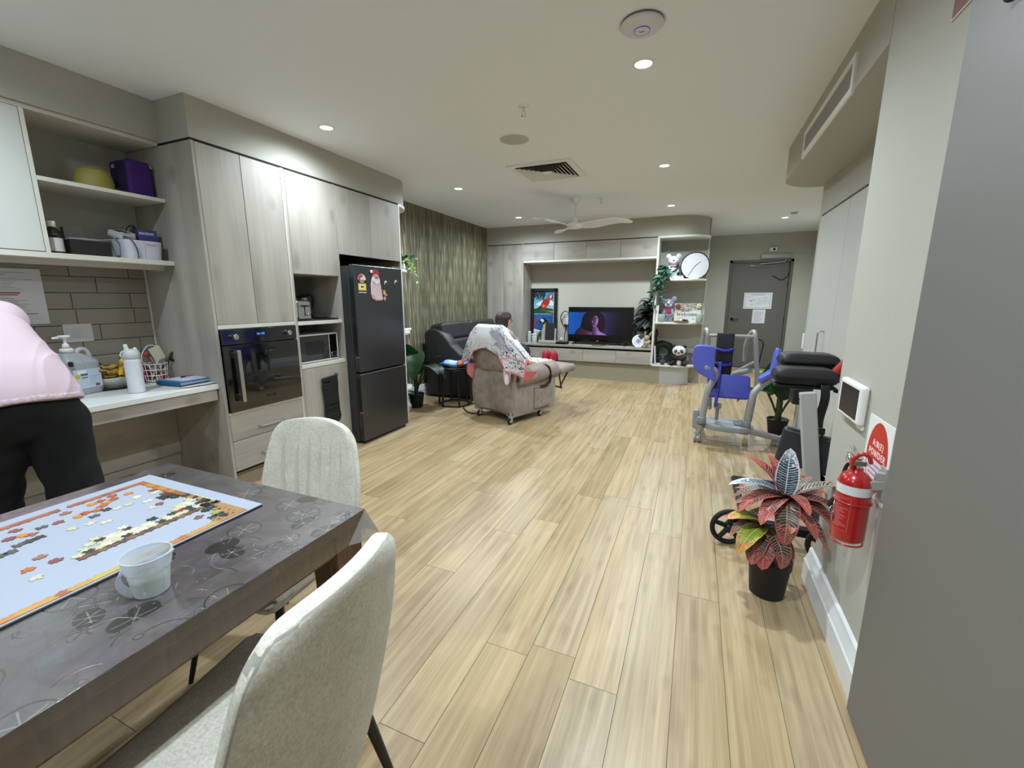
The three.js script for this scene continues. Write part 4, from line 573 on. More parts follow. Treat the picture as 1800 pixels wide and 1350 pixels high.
{
  const s = thing('corner_shelf', 'tall open corner shelves with white rounded boards right of the television', 'shelf');
  const bd = (y, x1 = 0.105, z = ZF) => plan([[-0.615, -7.9], [-0.615, z], [x1 - 0.32, z], ...arc(x1 - 0.32, z - 0.32, 0.32, 0.32, 90, 0, 14), [x1, -7.9]], y, y + 0.03, 0.0015);
  P(s, 'shelf_board', bd(2.345, 0.125, ZF + 0.01), M.board); P(s, 'shelf_board', bd(1.69), M.board); P(s, 'shelf_board', bd(1.005), M.board); P(s, 'shelf_board', bd(0.305, 0.06), M.board);
  P(s, 'back_edge', bx(0.1, 0.121, 0.335, 2.345, -7.9, -7.885, 0.002), M.board);
}
// television
{
  const t = thing('television', 'flat black television on the bench showing a woman against blue', 'television', [-1.555, 0.6, -7.68]);
  const scr = canv(960, 540, (g, w, h) => {
    g.fillStyle = '#030308'; g.fillRect(0, 0, w, h); const y0 = 78, y1 = 462;
    let gr = g.createLinearGradient(0, 0, w, 0); gr.addColorStop(0, '#1c62c8'); gr.addColorStop(0.2, '#1552a8'); gr.addColorStop(0.42, '#22408e'); gr.addColorStop(0.6, '#1c2450'); gr.addColorStop(0.75, '#0d0e1c'); gr.addColorStop(1, '#08080e'); g.fillStyle = gr; g.fillRect(4, y0, w - 8, y1 - y0);
    g.save(); g.beginPath(); g.rect(4, y0, w - 8, y1 - y0); g.clip();
    g.fillStyle = '#120c18'; g.beginPath(); g.moveTo(150, 470); g.quadraticCurveTo(190, 300, 205, 240); g.bezierCurveTo(215, 60, 330, 50, 400, 62); g.bezierCurveTo(520, 70, 570, 160, 560, 260); g.quadraticCurveTo(560, 380, 500, 430); g.lineTo(300, 470); g.fill();
    gr = g.createLinearGradient(90, 380, 640, 462); gr.addColorStop(0, '#2e1926'); gr.addColorStop(0.35, '#4b2a42'); gr.addColorStop(0.6, '#8d68b0'); gr.addColorStop(0.8, '#6a4a90'); gr.addColorStop(1, '#1a1030'); g.fillStyle = gr; g.beginPath(); g.moveTo(95, 470); g.quadraticCurveTo(120, 350, 195, 335); g.quadraticCurveTo(260, 390, 350, 415); g.lineTo(470, 385); g.quadraticCurveTo(540, 440, 650, 470); g.fill();
    gr = g.createLinearGradient(365, 0, 470, 0); gr.addColorStop(0, '#2c1838'); gr.addColorStop(0.45, '#6b4680'); gr.addColorStop(1, '#a681cc'); g.fillStyle = gr; g.beginPath(); g.moveTo(378, 320); g.lineTo(442, 320); g.lineTo(482, 420); g.lineTo(420, 465); g.lineTo(362, 465); g.fill();
    gr = g.createLinearGradient(345, 0, 462, 0); gr.addColorStop(0, '#3d2444'); gr.addColorStop(0.35, '#553159'); gr.addColorStop(0.6, '#7d4f92'); gr.addColorStop(0.85, '#b287cf'); gr.addColorStop(1, '#8a60a8'); g.fillStyle = gr; g.beginPath(); g.moveTo(366, 130); g.bezierCurveTo(400, 104, 446, 120, 452, 175); g.bezierCurveTo(458, 240, 446, 290, 420, 326); g.quadraticCurveTo(398, 346, 380, 336); g.quadraticCurveTo(366, 318, 368, 286); g.lineTo(358, 262); g.quadraticCurveTo(350, 254, 358, 238); g.quadraticCurveTo(362, 180, 366, 130); g.fill();
    g.fillStyle = '#160d1c'; g.beginPath(); g.moveTo(330, 210); g.bezierCurveTo(340, 110, 390, 92, 420, 104); g.bezierCurveTo(460, 118, 470, 170, 464, 250); g.bezierCurveTo(456, 190, 440, 140, 410, 132); g.bezierCurveTo(384, 134, 372, 160, 362, 220); g.fill();
    g.fillStyle = 'rgba(30,14,38,0.75)'; g.beginPath(); g.ellipse(412, 188, 26, 13, -0.1, 0, 7); g.fill(); g.beginPath(); g.ellipse(371, 196, 9, 9, 0, 0, 7); g.fill(); g.fillStyle = '#221028'; g.fillRect(392, 166, 40, 5); g.fillStyle = '#d9b8e4'; g.beginPath(); g.ellipse(416, 190, 5, 3, 0, 0, 7); g.fill();
    g.fillStyle = '#c490d0'; g.beginPath(); g.ellipse(370, 236, 6, 12, 0.1, 0, 7); g.fill(); g.fillStyle = '#2f1636'; g.beginPath(); g.ellipse(380, 250, 6, 4, 0, 0, 7); g.fill(); g.fillStyle = 'rgba(40,20,50,0.6)'; g.beginPath(); g.ellipse(392, 226, 10, 26, 0.1, 0, 7); g.fill();
    g.fillStyle = '#5e2456'; g.beginPath(); g.ellipse(388, 284, 17, 6, -0.1, 0, 7); g.fill(); g.fillStyle = '#8d4a86'; g.beginPath(); g.ellipse(388, 290, 13, 4, -0.1, 0, 7); g.fill(); g.fillStyle = 'rgba(190,150,220,0.6)'; g.beginPath(); g.ellipse(394, 316, 14, 8, 0, 0, 7); g.fill();
    g.fillStyle = '#9c80c8'; g.beginPath(); g.moveTo(450, 395); g.lineTo(505, 425); g.lineTo(600, 465); g.lineTo(450, 465); g.fill(); g.restore();
    g.fillStyle = '#07070b'; g.fillRect(0, 462, w, 78); g.fillRect(0, 0, w, 78);
  });
  const b = P(t, 'bezel', bx(-0.575, 0.575, 0.045, 0.665, -0.03, 0.012, 0.004), M.blackGloss);
  P(t, 'screen', new THREE.PlaneGeometry(1.134, 0.56).translate(0, 0.376, 0.0128), std(0x050505, 0.2, { emissive: 0xffffff, emissiveMap: scr, emissiveIntensity: 0.85 }));
  const lg = canv(64, 24, g => { g.fillStyle = '#08080a'; g.fillRect(0, 0, 64, 24); g.fillStyle = '#c4c4c8'; g.fillRect(8, 7, 48, 10); }); P(t, 'maker_badge', new THREE.PlaneGeometry(0.05, 0.018).translate(-0.03, 0.07, 0.0128), std(0xffffff, 0.4, { map: lg }));
  P(t, 'rear_housing', bx(-0.45, 0.45, 0.1, 0.5, -0.08, -0.03, 0.02), M.black);
  for (const s of [-1, 1]) P(t, 'foot', join(bar([s * 0.44, 0.05, 0], [s * 0.46, 0.012, 0.11], 0.012), bar([s * 0.44, 0.05, -0.02], [s * 0.46, 0.012, -0.1], 0.012)), M.black);
  const L = new THREE.RectAreaLight(0x4060c0, 0.4, 1.1, 0.5); L.position.set(0, 0.37, 0.03); L.lookAt(0, 0.37, 5); L.rotation.set(0, Math.PI, 0); t.add(L);
}
{ const t = thing('set_top_box', 'low black set-top box on the bench at the left foot of the television', 'box', [-2.27, 0.6, -7.6]); P(t, 'case', bx(-0.14, 0.16, 0.004, 0.045, -0.09, 0.08, 0.008), M.black); P(t, 'front_panel', bx(-0.13, 0.15, 0.01, 0.036, 0.078, 0.082, 0.001), M.blackGloss); }
{ const t = thing('desk_ornament', 'small green and white ball ornament beside the television', 'ornament', [-2.235, 0.646, -7.6]); P(t, 'ball', sph(0.032, 0, 0.036, 0, 0.8, 1.1, 0.8), col(0xcfd2c2, 0.4)); P(t, 'leaves', join(leaf(0.07, 0.03, 0.9, 1.2).rotateY(2.6).translate(-0.01, 0.05, 0), leaf(0.06, 0.03, 1.0, 1.0).rotateY(-1.4).translate(-0.01, 0.05, 0)), std(0x7e9c3a, 0.5, { side: THREE.DoubleSide })); }
{ const t = thing('power_outlet', 'white wall outlet with plugged adaptor left of the television', 'outlet', [-2.21, 1.0, -7.878]); P(t, 'plate', cbx(0.12, 0.075, 0.01, 0.004, 0, 0.12, 0.005), M.white); P(t, 'adaptor', cbx(0.06, 0.13, 0.04, 0.008, 0.01, 0.0, 0.02), M.whiteGloss); P(t, 'plug', cbx(0.045, 0.05, 0.05, 0.01, -0.02, -0.08, 0.028), M.black); }
T('power_cable', 'black looping power cable hanging from the outlet left of the television', 'cable', tube([[-2.17, 1.15, -7.84], [-2.25, 1.18, -7.82], [-2.32, 1.08, -7.83], [-2.29, 0.95, -7.84], [-2.22, 0.88, -7.83], [-2.23, 0.75, -7.8], [-2.2, 0.63, -7.72]], 0.008, 60, 8), M.black);
T('loose_cable', 'dark coiled cable end on the bench in front of the television', 'cable', tube([[-1.66, 0.61, -7.56], [-1.58, 0.608, -7.48], [-1.5, 0.608, -7.49], [-1.46, 0.609, -7.55], [-1.4, 0.62, -7.6], [-1.36, 0.64, -7.7]], 0.007, 40, 8), col(0x3c3a36));
// parrot picture
{
  const t = thing('framed_picture', 'tall black-framed picture of a red parrot and a yellow parrot', 'picture', [-2.66, 0.6, -7.86]); t.rotation.x = -0.012;
  const W = 0.52, H = 1.0, f = 0.06; P(t, 'frame', join(bx(-W / 2, W / 2, 0, f, 0, 0.035, 0.004), bx(-W / 2, W / 2, H - f, H, 0, 0.035, 0.004), bx(-W / 2, -W / 2 + f, 0, H, 0, 0.035, 0.004), bx(W / 2 - f, W / 2, 0, H, 0, 0.035, 0.004)), M.black);
  const im = canv(400, 880, (g, w, h) => {
    const r = rng(71); let gr = g.createLinearGradient(0, 0, 0, 320); gr.addColorStop(0, '#2e86b4'); gr.addColorStop(1, '#9fc9d8'); g.fillStyle = gr; g.fillRect(0, 0, w, 320); g.fillStyle = '#e4eef0'; for (let i = 0; i < 9; i++) { g.beginPath(); g.ellipse(40 + r() * 340, 170 + r() * 90, 60, 26, 0, 0, 7); g.fill(); }
    g.fillStyle = '#27303a'; for (let i = 0; i < 30; i++) { g.beginPath(); g.ellipse(r() * 230, r() * 110, 12, 60, (r() - 0.5) * 1.4, 0, 7); g.fill(); }
    g.fillStyle = '#2c4a34'; g.beginPath(); g.moveTo(0, 320); g.quadraticCurveTo(200, 270, 400, 330); g.lineTo(400, 430); g.lineTo(0, 410); g.fill(); g.fillStyle = '#74934c'; g.fillRect(250, 350, 150, 40);
    gr = g.createLinearGradient(0, 410, 0, 700); gr.addColorStop(0, '#1f63a4'); gr.addColorStop(1, '#174a8e'); g.fillStyle = gr; g.fillRect(0, 412, w, 290); for (let i = 0; i < 70; i++) { g.fillStyle = r() < 0.5 ? '#1d3f7e' : '#3f83bd'; g.fillRect(r() * 400, 420 + r() * 270, 20 + r() * 70, 5); } g.fillStyle = '#86c4cc'; g.fillRect(0, 406, w, 12);
    g.fillStyle = '#dfe8ea'; g.beginPath(); g.moveTo(0, 690); g.quadraticCurveTo(150, 730, 400, 760); g.lineTo(400, 880); g.lineTo(0, 880); g.fill(); for (let i = 0; i < 140; i++) { g.fillStyle = ['#4d5a52', '#8c9a94', '#25302c', '#aab6b2'][Math.floor(r() * 4)]; g.fillRect(r() * 400, 740 + r() * 140, 8 + r() * 22, 6); }
    g.strokeStyle = '#6a4a34'; g.lineWidth = 24; g.beginPath(); g.moveTo(150, 330); g.quadraticCurveTo(260, 350, 400, 430); g.stroke();
    g.fillStyle = '#26433c'; g.beginPath(); g.moveTo(20, 340); g.lineTo(160, 235); g.lineTo(200, 300); g.fill();
    g.fillStyle = '#b3342c'; g.beginPath(); g.ellipse(225, 215, 66, 110, 0.72, 0, 7); g.fill(); g.beginPath(); g.arc(320, 95, 50, 0, 7); g.fill(); g.fillStyle = '#d9813a'; g.beginPath(); g.ellipse(200, 250, 26, 16, 0.6, 0, 7); g.fill(); g.fillStyle = '#e9c452'; g.beginPath(); g.ellipse(180, 272, 20, 9, 0.6, 0, 7); g.fill(); g.fillStyle = '#8d241f'; for (let i = 0; i < 16; i++) g.fillRect(180 + r() * 90, 150 + r() * 110, 12, 8);
    g.fillStyle = '#efe6d4'; g.beginPath(); g.ellipse(330, 95, 24, 30, 0.2, 0, 7); g.fill(); g.fillStyle = '#151515'; g.beginPath(); g.moveTo(352, 84); g.quadraticCurveTo(378, 110, 352, 150); g.lineTo(340, 116); g.fill(); g.beginPath(); g.arc(328, 84, 5, 0, 7); g.fill();
    g.fillStyle = '#b12f42'; g.beginPath(); g.moveTo(0, 560); g.lineTo(70, 470); g.lineTo(20, 690); g.lineTo(0, 700); g.fill(); g.fillStyle = '#5b4fb2'; g.beginPath(); g.moveTo(70, 490); g.lineTo(125, 380); g.lineTo(110, 450); g.lineTo(60, 560); g.fill();
    g.fillStyle = '#141a2c'; g.beginPath(); g.moveTo(130, 500); g.quadraticCurveTo(240, 440, 300, 600); g.lineTo(340, 750); g.lineTo(270, 760); g.lineTo(200, 560); g.fill(); g.fillStyle = '#e2c02c'; g.beginPath(); g.moveTo(205, 560); g.quadraticCurveTo(290, 600, 320, 745); g.lineTo(190, 745); g.quadraticCurveTo(180, 640, 205, 560); g.fill(); g.fillStyle = '#ece4d0'; g.beginPath(); g.ellipse(168, 535, 38, 30, 0.5, 0, 7); g.fill(); g.fillStyle = '#0f1014'; g.beginPath(); g.moveTo(128, 530); g.quadraticCurveTo(110, 570, 140, 600); g.lineTo(160, 560); g.fill(); g.beginPath(); g.arc(170, 528, 5, 0, 7); g.fill(); g.fillStyle = '#141a2c'; g.beginPath(); g.ellipse(205, 585, 18, 26, 0, 0, 7); g.fill();
  });
  P(t, 'picture_print', new THREE.PlaneGeometry(W - 2 * f + 0.004, H - 2 * f + 0.004).translate(0, H / 2, 0.016), std(0xffffff, 0.4, { map: im }));
  P(t, 'glass_edge', bx(W / 2 - f - 0.012, W / 2 - f, f, H - f, 0.016, 0.02, 0), col(0xc9c9c6));
}
{ const t = thing('photo_viewer', 'light grey document holder with a black panel in front of the parrot picture', 'holder', [-2.5, 0.6, -7.6]); P(t, 'base', bx(-0.16, 0.19, 0, 0.06, -0.06, 0.09, 0.02), col(0x9c9a94, 0.5)); P(t, 'back', rot(bx(-0.13, 0.15, 0, 0.24, -0.02, 0.01, 0.008), -0.15).translate(0, 0.03, -0.03), col(0xa5a29a, 0.5)); P(t, 'panel', rot(bx(-0.05, 0.135, 0.02, 0.34, -0.006, 0.01, 0.004), -0.12).translate(0, 0.04, 0.005), col(0x1f1e22, 0.5)); P(t, 'side_post', rot(bx(0.138, 0.155, 0.02, 0.24, -0.01, 0.015, 0.003), -0.12).translate(0, 0.04, 0.005), col(0xc4c3be)); }
{ const t = thing('spray_can', 'slim blue and white can on the left end of the bench', 'can', [-2.86, 0.6, -7.62]); P(t, 'body', lathe([[0, 0], [0.034, 0], [0.034, 0.16], [0.028, 0.172], [0, 0.172]], 28), col(0xc2cad6, 0.4)); P(t, 'label_band', new THREE.CylinderGeometry(0.0347, 0.0347, 0.12, 28, 1, true, 2.4, 2.4).translate(0, 0.075, 0), col(0x4b78b4)); P(t, 'cap', lathe([[0, 0.215], [0.026, 0.212], [0.03, 0.17], [0, 0.17]], 26), col(0xd3d5d8)); }
{ const t = thing('tissue_canister', 'round white canister beside the blue can on the bench', 'canister', [-2.755, 0.6, -7.6]); P(t, 'body', lathe([[0, 0], [0.05, 0], [0.05, 0.15], [0, 0.15]], 32), col(0xc6c6c2, 0.5)); P(t, 'lid', lathe([[0, 0.172], [0.046, 0.17], [0.053, 0.162], [0.053, 0.148], [0, 0.148]], 32), M.white); }
{ const t = thing('pebble_ornament', 'grey speckled ornament behind the white canister', 'ornament', [-2.68, 0.6, -7.7]); P(t, 'cluster', join(...[[0, 0.06, 0, 0.06], [0.05, 0.1, 0.01, 0.05], [-0.04, 0.13, 0, 0.05], [0.02, 0.18, 0, 0.045], [0.06, 0.2, 0, 0.035]].map(p => new THREE.IcosahedronGeometry(p[3], 1).translate(p[0], p[1], p[2]))), col(0x4f524c, 0.7)); P(t, 'base', lathe([[0, 0], [0.06, 0], [0.06, 0.012], [0, 0.012]], 24), col(0x3f413c)); }
// right of the television
{
  const t = thing('dark_plant', 'very dark large-leaved artificial plant between the television and the shelves', 'plant', [-0.8, 0.6, -7.74]);
  const dk = std(0x2a2d26, 0.6, { side: THREE.DoubleSide }), dk2 = std(0x42463c, 0.6, { side: THREE.DoubleSide }), r = rng(41);
  P(t, 'pot', lathe([[0, 0], [0.08, 0], [0.1, 0.14], [0.09, 0.14], [0.075, 0.02]], 26), M.potBlack); P(t, 'stem', tube([[0, 0.05, 0], [0.02, 0.4, -0.02], [0.05, 0.75, -0.02], [0.1, 0.85, 0]], 0.014, 24, 8), col(0x262520));
  for (let i = 0; i < 46; i++) { const y = 0.12 + 0.66 * i / 45, a = -Math.PI / 2 + (r() - 0.5) * 3.0 + (i % 3 === 0 ? 1.6 : 0), big = i < 34; const L = (big ? 0.27 : 0.2) * (0.85 + r() * 0.4); P(t, 'leaf', leaf(L, (big ? 0.2 : 0.1) * (0.8 + r() * 0.4), 0.5 + r() * 0.5, 1.6 + r(), 0.15, 1, 8, 4, 0.04).rotateY(a).translate(0.02 + 0.05 * y, y, -0.02), r() < 0.5 ? dk : dk2); }
}
{ const t = thing('ceramic_plate', 'white upright plate with a blue starburst in front of the dark plant', 'plate', [-0.86, 0.605, -7.53]); t.rotation.set(-0.22, 0.05, 0.05);
  const pt = canv(128, 128, g => { g.fillStyle = '#d4d4da'; g.fillRect(0, 0, 128, 128); g.strokeStyle = '#4a6a98'; g.lineWidth = 7; for (let i = 0; i < 8; i++) { const a = i * Math.PI / 4; g.beginPath(); g.moveTo(64, 68); g.lineTo(64 + 34 * Math.cos(a), 68 + 34 * Math.sin(a)); g.stroke(); g.beginPath(); g.arc(64 + 27 * Math.cos(a + 0.39), 68 + 27 * Math.sin(a + 0.39), 4, 0, 7); g.fillStyle = '#5a7aa8'; g.fill(); } });
  P(t, 'plate', rot(lathe([[0, 0], [0.085, 0.002], [0.105, 0.01], [0.104, 0.014], [0.08, 0.008], [0, 0.006]], 40), Math.PI / 2).translate(0, 0.105, 0), M.whiteGloss); P(t, 'pattern', new THREE.CircleGeometry(0.082, 32).translate(0, 0.105, 0.0092), std(0xffffff, 0.4, { map: pt })); P(t, 'stand', join(bar([-0.05, 0, 0.03], [0.05, 0, 0.03], 0.006), bar([0, 0.0, 0.03], [0, 0.06, -0.05], 0.006)), M.white); }
{ const t = thing('rabbit_figurine', 'beige rabbit figurine with upright ears on the bench end', 'figurine', [-0.715, 0.6, -7.54]); const b = col(0xa2927a, 0.65);
  P(t, 'body', blob([[0, 0.05, 0, 0, 0.1, 0, 0.055, 0.045], [-0.02, 0.17, 0.02, -0.01, 0.17, 0.02, 0.042, 0.042], [-0.03, 0.155, 0.05, -0.03, 0.15, 0.055, 0.02, 0.018], [-0.05, 0.02, 0.03, -0.05, 0.02, 0.06, 0.022, 0.02], [0.04, 0.02, 0.03, 0.04, 0.02, 0.06, 0.022, 0.02], [-0.04, 0.11, 0.03, -0.02, 0.08, 0.06, 0.018, 0.016], [0.035, 0.11, 0.03, 0.01, 0.08, 0.06, 0.018, 0.016]], 50, 0.02, 0.02), b); P(t, 'ear', sph(0.02, -0.045, 0.235, 0.01, 0.7, 2.2, 0.6), b); P(t, 'ear', rot(sph(0.02, 0, 0, 0, 0.8, 2.6, 0.6), 0, 0, -0.4).translate(0.04, 0.23, 0.01), b); P(t, 'basket_patch', sph(0.02, -0.01, 0.075, 0.055, 1, 0.9, 0.6), col(0xc9bfae)); }
// ---- shelves
const bear = (t, bodyMat) => {
  P(t, 'body', blob([[0, 0.11, 0, 0, 0.17, 0, 0.058, 0.05], [-0.035, 0.02, 0, -0.032, 0.1, 0, 0.032, 0.034], [0.035, 0.02, 0, 0.032, 0.1, 0, 0.032, 0.034], [-0.055, 0.185, 0, -0.075, 0.12, 0.02, 0.024, 0.02], [0.055, 0.185, 0, 0.075, 0.12, 0.02, 0.024, 0.02], { c: [0, 0.285, 0], r: [0.084, 0.078, 0.07] }, { c: [0, 0.262, 0.055], r: [0.045, 0.034, 0.03] }], 64, 0.02, 0.02), bodyMat);
  for (const s of [-1, 1]) P(t, 'ear', sph(0.042, s * 0.075, 0.355, 0, 1, 1, 0.5), bodyMat);
  P(t, 'nose', sph(0.013, 0, 0.282, 0.083, 1.2, 0.8, 0.7), M.black);
};
{ const t = thing('bear_figure', 'white toy bear figure with round ears on the upper shelf', 'figure', [-0.40, 1.72, -7.6], 0.1); bear(t, phy(0xd2d2da, 0.35)); P(t, 'bow', join(sph(0.022, -0.02, 0.205, 0.055, 1.1, 0.8, 0.6), sph(0.022, 0.022, 0.205, 0.055, 1.1, 0.8, 0.6)), col(0xc795b4, 0.5)); P(t, 'sash', tube([[0.05, 0.2, 0.03], [0.07, 0.17, 0.03], [0.03, 0.13, 0.055], [-0.03, 0.1, 0.055]], 0.014, 24, 8), col(0x252838)); }
{ const t = thing('picture_book', 'dark green picture standing behind the white bear on the upper shelf', 'picture', [-0.295, 1.72, -7.68]); P(t, 'board', bx(-0.055, 0.07, 0, 0.27, -0.01, 0.01, 0.002), col(0x39424a)); P(t, 'top_band', bx(-0.05, 0.066, 0.21, 0.262, 0.0095, 0.0125, 0), col(0x9fa0a2)); P(t, 'foliage_print', bx(-0.045, 0.06, 0.1, 0.19, 0.0095, 0.0115, 0), col(0x2b5652)); }
{ const t = thing('ornament', 'small white castle-shaped ornament between the bear and the clock', 'ornament', [-0.285, 1.72, -7.58]); P(t, 'base', bx(-0.06, 0.055, 0, 0.03, -0.03, 0.03, 0.004), M.white); for (const x of [-0.04, -0.013, 0.014, 0.04]) P(t, 'spire', lathe([[0, 0.065], [0.012, 0.03], [0.012, 0.02], [0, 0.02]], 12).translate(x, 0, 0), M.white); }
{ const t = thing('shelf_clock', 'round white clock with thin black rim on the upper shelf', 'clock', [-0.075, 1.916, -7.58]);
  const R = 0.208; P(t, 'rim', rot(lathe([[R - 0.006, 0.0], [R, -0.004], [R + 0.004, -0.03], [R - 0.01, -0.032]], 64), Math.PI / 2).translate(0, 0, 0.012), M.black); P(t, 'back', rot(lathe([[0, -0.02], [R, -0.02], [R, -0.016], [0, -0.016]], 48), Math.PI / 2), M.black);
  P(t, 'rim_ring', new THREE.TorusGeometry(R, 0.008, 10, 72).translate(0, 0, 0.004), M.black);
  P(t, 'face', rot(lathe([[0, 0.001], [R - 0.004, 0.001], [R - 0.004, -0.006], [0, -0.006]], 64), Math.PI / 2), col(0xd6d6d8, 0.5));
  const ms = []; for (let i = 0; i < 12; i++) { const a = i * Math.PI / 6; ms.push(rot(cbx(0.004, 0.022, 0.001, 0, 0, R * 0.83, 0), 0, 0, a).translate(0, 0, 0.0016)); } P(t, 'hour_marks', join(ms), col(0xa3a3a5));
  P(t, 'hour_hand', rot(cbx(0.006, 0.11, 0.002, 0, 0, 0.05, 0), 0, 0, -0.93).translate(0, 0, 0.004), M.dark); P(t, 'minute_hand', rot(cbx(0.0045, 0.18, 0.002, 0, 0, 0.085, 0), 0, 0, Math.PI - 0.55).translate(0, 0, 0.0065), M.dark);
  for (const x of [-0.07, 0.07]) P(t, 'stand_peg', join(bar([x, -0.196, 0.02], [x, -0.16, 0.045], 0.006), bar([x, -0.196, 0.02], [x, -0.196, -0.03], 0.006)), M.white); }
{ // trailing plant over the upper shelf
  const t = thing('trailing_plant', 'dense green trailing plant hanging off the upper shelf corner', 'plant', [-0.55, 1.72, -7.56]);
  P(t, 'pot', lathe([[0, 0], [0.05, 0], [0.065, 0.09], [0.056, 0.09], [0.045, 0.01]], 26), M.white);
  const r = rng(77), lg = [0x2f5a44, 0x3c6a50, 0x568066, 0x24483a].map(c => std(c, 0.5, { side: THREE.DoubleSide }));
  const base = [leaf(0.095, 0.04, 0.6, 1.3, 0.2, 1, 5, 2), leaf(0.08, 0.036, 0.8, 1.8, 0.2, 1, 5, 2)];
  const strand = (pts, n, sc) => { const c = new THREE.CatmullRomCurve3(pts.map(p => V3(...p))); P(t, 'vine', new THREE.TubeGeometry(c, 20, 0.003, 5), lg[3]); for (let i = 0; i < n; i++) { const p = c.getPoint(i / n); const m = P(t, 'leaf', base[i % 2], lg[Math.floor(r() * 4)]); m.position.copy(p); m.rotation.set((r() - 0.3) * 1.6, r() * 6.28, (r() - 0.5)); m.scale.setScalar(sc * (0.8 + r() * 0.5)); } };
  strand([[0, 0.09, 0], [-0.02, 0.13, 0.06], [-0.04, 0.05, 0.12], [-0.05, -0.1, 0.13], [-0.09, -0.22, 0.12]], 34, 1.2); strand([[0, 0.09, 0], [0.06, 0.14, 0.05], [0.08, 0.1, 0.1], [0.05, 0.0, 0.13], [0.02, -0.1, 0.13]], 34, 1.2); strand([[0, 0.09, 0], [0.0, 0.17, 0.05], [0.04, 0.16, 0.1], [0, 0.04, 0.15], [-0.02, -0.05, 0.14]], 34, 1.25);
  strand([[-0.06, -0.02, 0.13], [-0.11, -0.16, 0.12], [-0.15, -0.28, 0.1], [-0.14, -0.42, 0.1]], 20, 0.85); strand([[0.02, -0.08, 0.13], [0.05, -0.2, 0.12], [0.04, -0.3, 0.12], [0.07, -0.38, 0.12]], 16, 0.7); strand([[-0.05, -0.1, 0.13], [-0.09, -0.32, 0.12], [-0.075, -0.5, 0.12]], 14, 0.7);
}
{ const t = thing('bear_figure', 'translucent lilac toy bear with a red heart on the middle shelf', 'figure', [-0.425, 1.035, -7.62], -0.05); t.scale.setScalar(1.04); bear(t, phy(0xa9a6bb, 0.15, { transmission: 0.35, thickness: 0, clearcoat: 0.6 }));
  const hs = new THREE.Shape(); hs.moveTo(0, -0.035); hs.bezierCurveTo(-0.06, 0.01, -0.035, 0.045, 0, 0.02); hs.bezierCurveTo(0.035, 0.045, 0.06, 0.01, 0, -0.035); P(t, 'heart', ext(hs, 0.006, 0.003).translate(0.006, 0.168, 0.058), col(0xc61f3c, 0.35)); P(t, 'muzzle', sph(0.045, 0, 0.262, 0.06, 1.15, 0.75, 0.5), phy(0xd9d7e2, 0.2)); }
for (const [x, l] of [[-0.52, 'pale green pillar candle at the left end of the middle shelf'], [0.055, 'pale green pillar candle right of the welcome sign']]) { const t = thing('pillar_candle', l, 'candle', [x, 1.035, -7.5], 0, 'pale green candles'); P(t, 'glass', lathe([[0, 0], [0.055, 0], [0.055, 0.13], [0.051, 0.13], [0.051, 0.105]], 36), col(0xa9bcb0, 0.3)); P(t, 'wax', lathe([[0, 0.1], [0.051, 0.1], [0.051, 0.104], [0, 0.106]], 30), col(0xcfd6cb)); P(t, 'wick', bar([0, 0.1, 0], [0, 0.116, 0], 0.0025), M.dark); }
{ const t = thing('book', 'white hardback book standing at the left end of the middle shelf', 'book', [-0.588, 1.035, -7.58]); P(t, 'cover', join(bx(-0.02, -0.017, 0, 0.27, -0.08, 0.09, 0.001), bx(0.015, 0.018, 0, 0.27, -0.08, 0.09, 0.001), bx(-0.02, 0.018, 0, 0.27, 0.088, 0.092, 0.001)), M.white); P(t, 'pages', bx(-0.017, 0.015, 0.004, 0.265, -0.078, 0.088, 0), M.paper); }
{ const t = thing('welcome_sign', 'rustic sign lettered home welcome with flowers on the middle shelf', 'sign', [-0.13, 1.035, -7.6]);
  const d = canv(384, 288, (g, w, h) => { const r = rng(9); g.fillStyle = '#c9c6be'; g.fillRect(0, 0, w, h); for (let i = 0; i < 260; i++) { g.fillStyle = ['#6a5e50', '#8d8271', '#a59c8c', '#574c40', '#b9b1a2'][Math.floor(r() * 5)]; g.beginPath(); g.ellipse(r() * w, r() * 110, 4 + r() * 10, 4 + r() * 6, r() * 3, 0, 7); g.fill(); } g.fillStyle = '#dfdcd4'; g.beginPath(); g.moveTo(0, 150); g.lineTo(w, 96); g.lineTo(w, h); g.lineTo(0, h); g.fill(); g.fillStyle = '#1e1c1c'; g.font = 'bold 40px serif'; g.fillText('HOME', 96, 130); g.font = 'bold 66px serif'; g.fillText('Welcome', 28, 192); g.font = '30px serif'; g.fillText('✦ to our', 20, 240); g.strokeStyle = '#7c7a76'; g.lineWidth = 3; for (let i = 0; i < 6; i++) { const a = i * Math.PI / 3; g.beginPath(); g.moveTo(280, 240); g.lineTo(280 + 30 * Math.cos(a), 240 + 22 * Math.sin(a)); g.stroke(); } });
  P(t, 'board', bx(-0.2, 0.2, 0, 0.3, -0.012, 0.0, 0.002), col(0xc9c5bb)); P(t, 'print', new THREE.PlaneGeometry(0.396, 0.296).translate(0, 0.15, 0.0012), std(0xffffff, 0.7, { map: d }));
  const fl = (x, y, c) => P(t, 'flower', join(...[0, 1, 2, 3, 4].map(i => sph(0.02, x + 0.02 * Math.cos(i * 1.257), y + 0.02 * Math.sin(i * 1.257), 0.012, 1, 1, 0.4, 10, 8)), sph(0.012, x, y, 0.02, 1, 1, 1, 10, 8)), c); fl(-0.15, 0.255, col(0x8b3b36)); fl(0.16, 0.255, col(0xd5cba8)); }
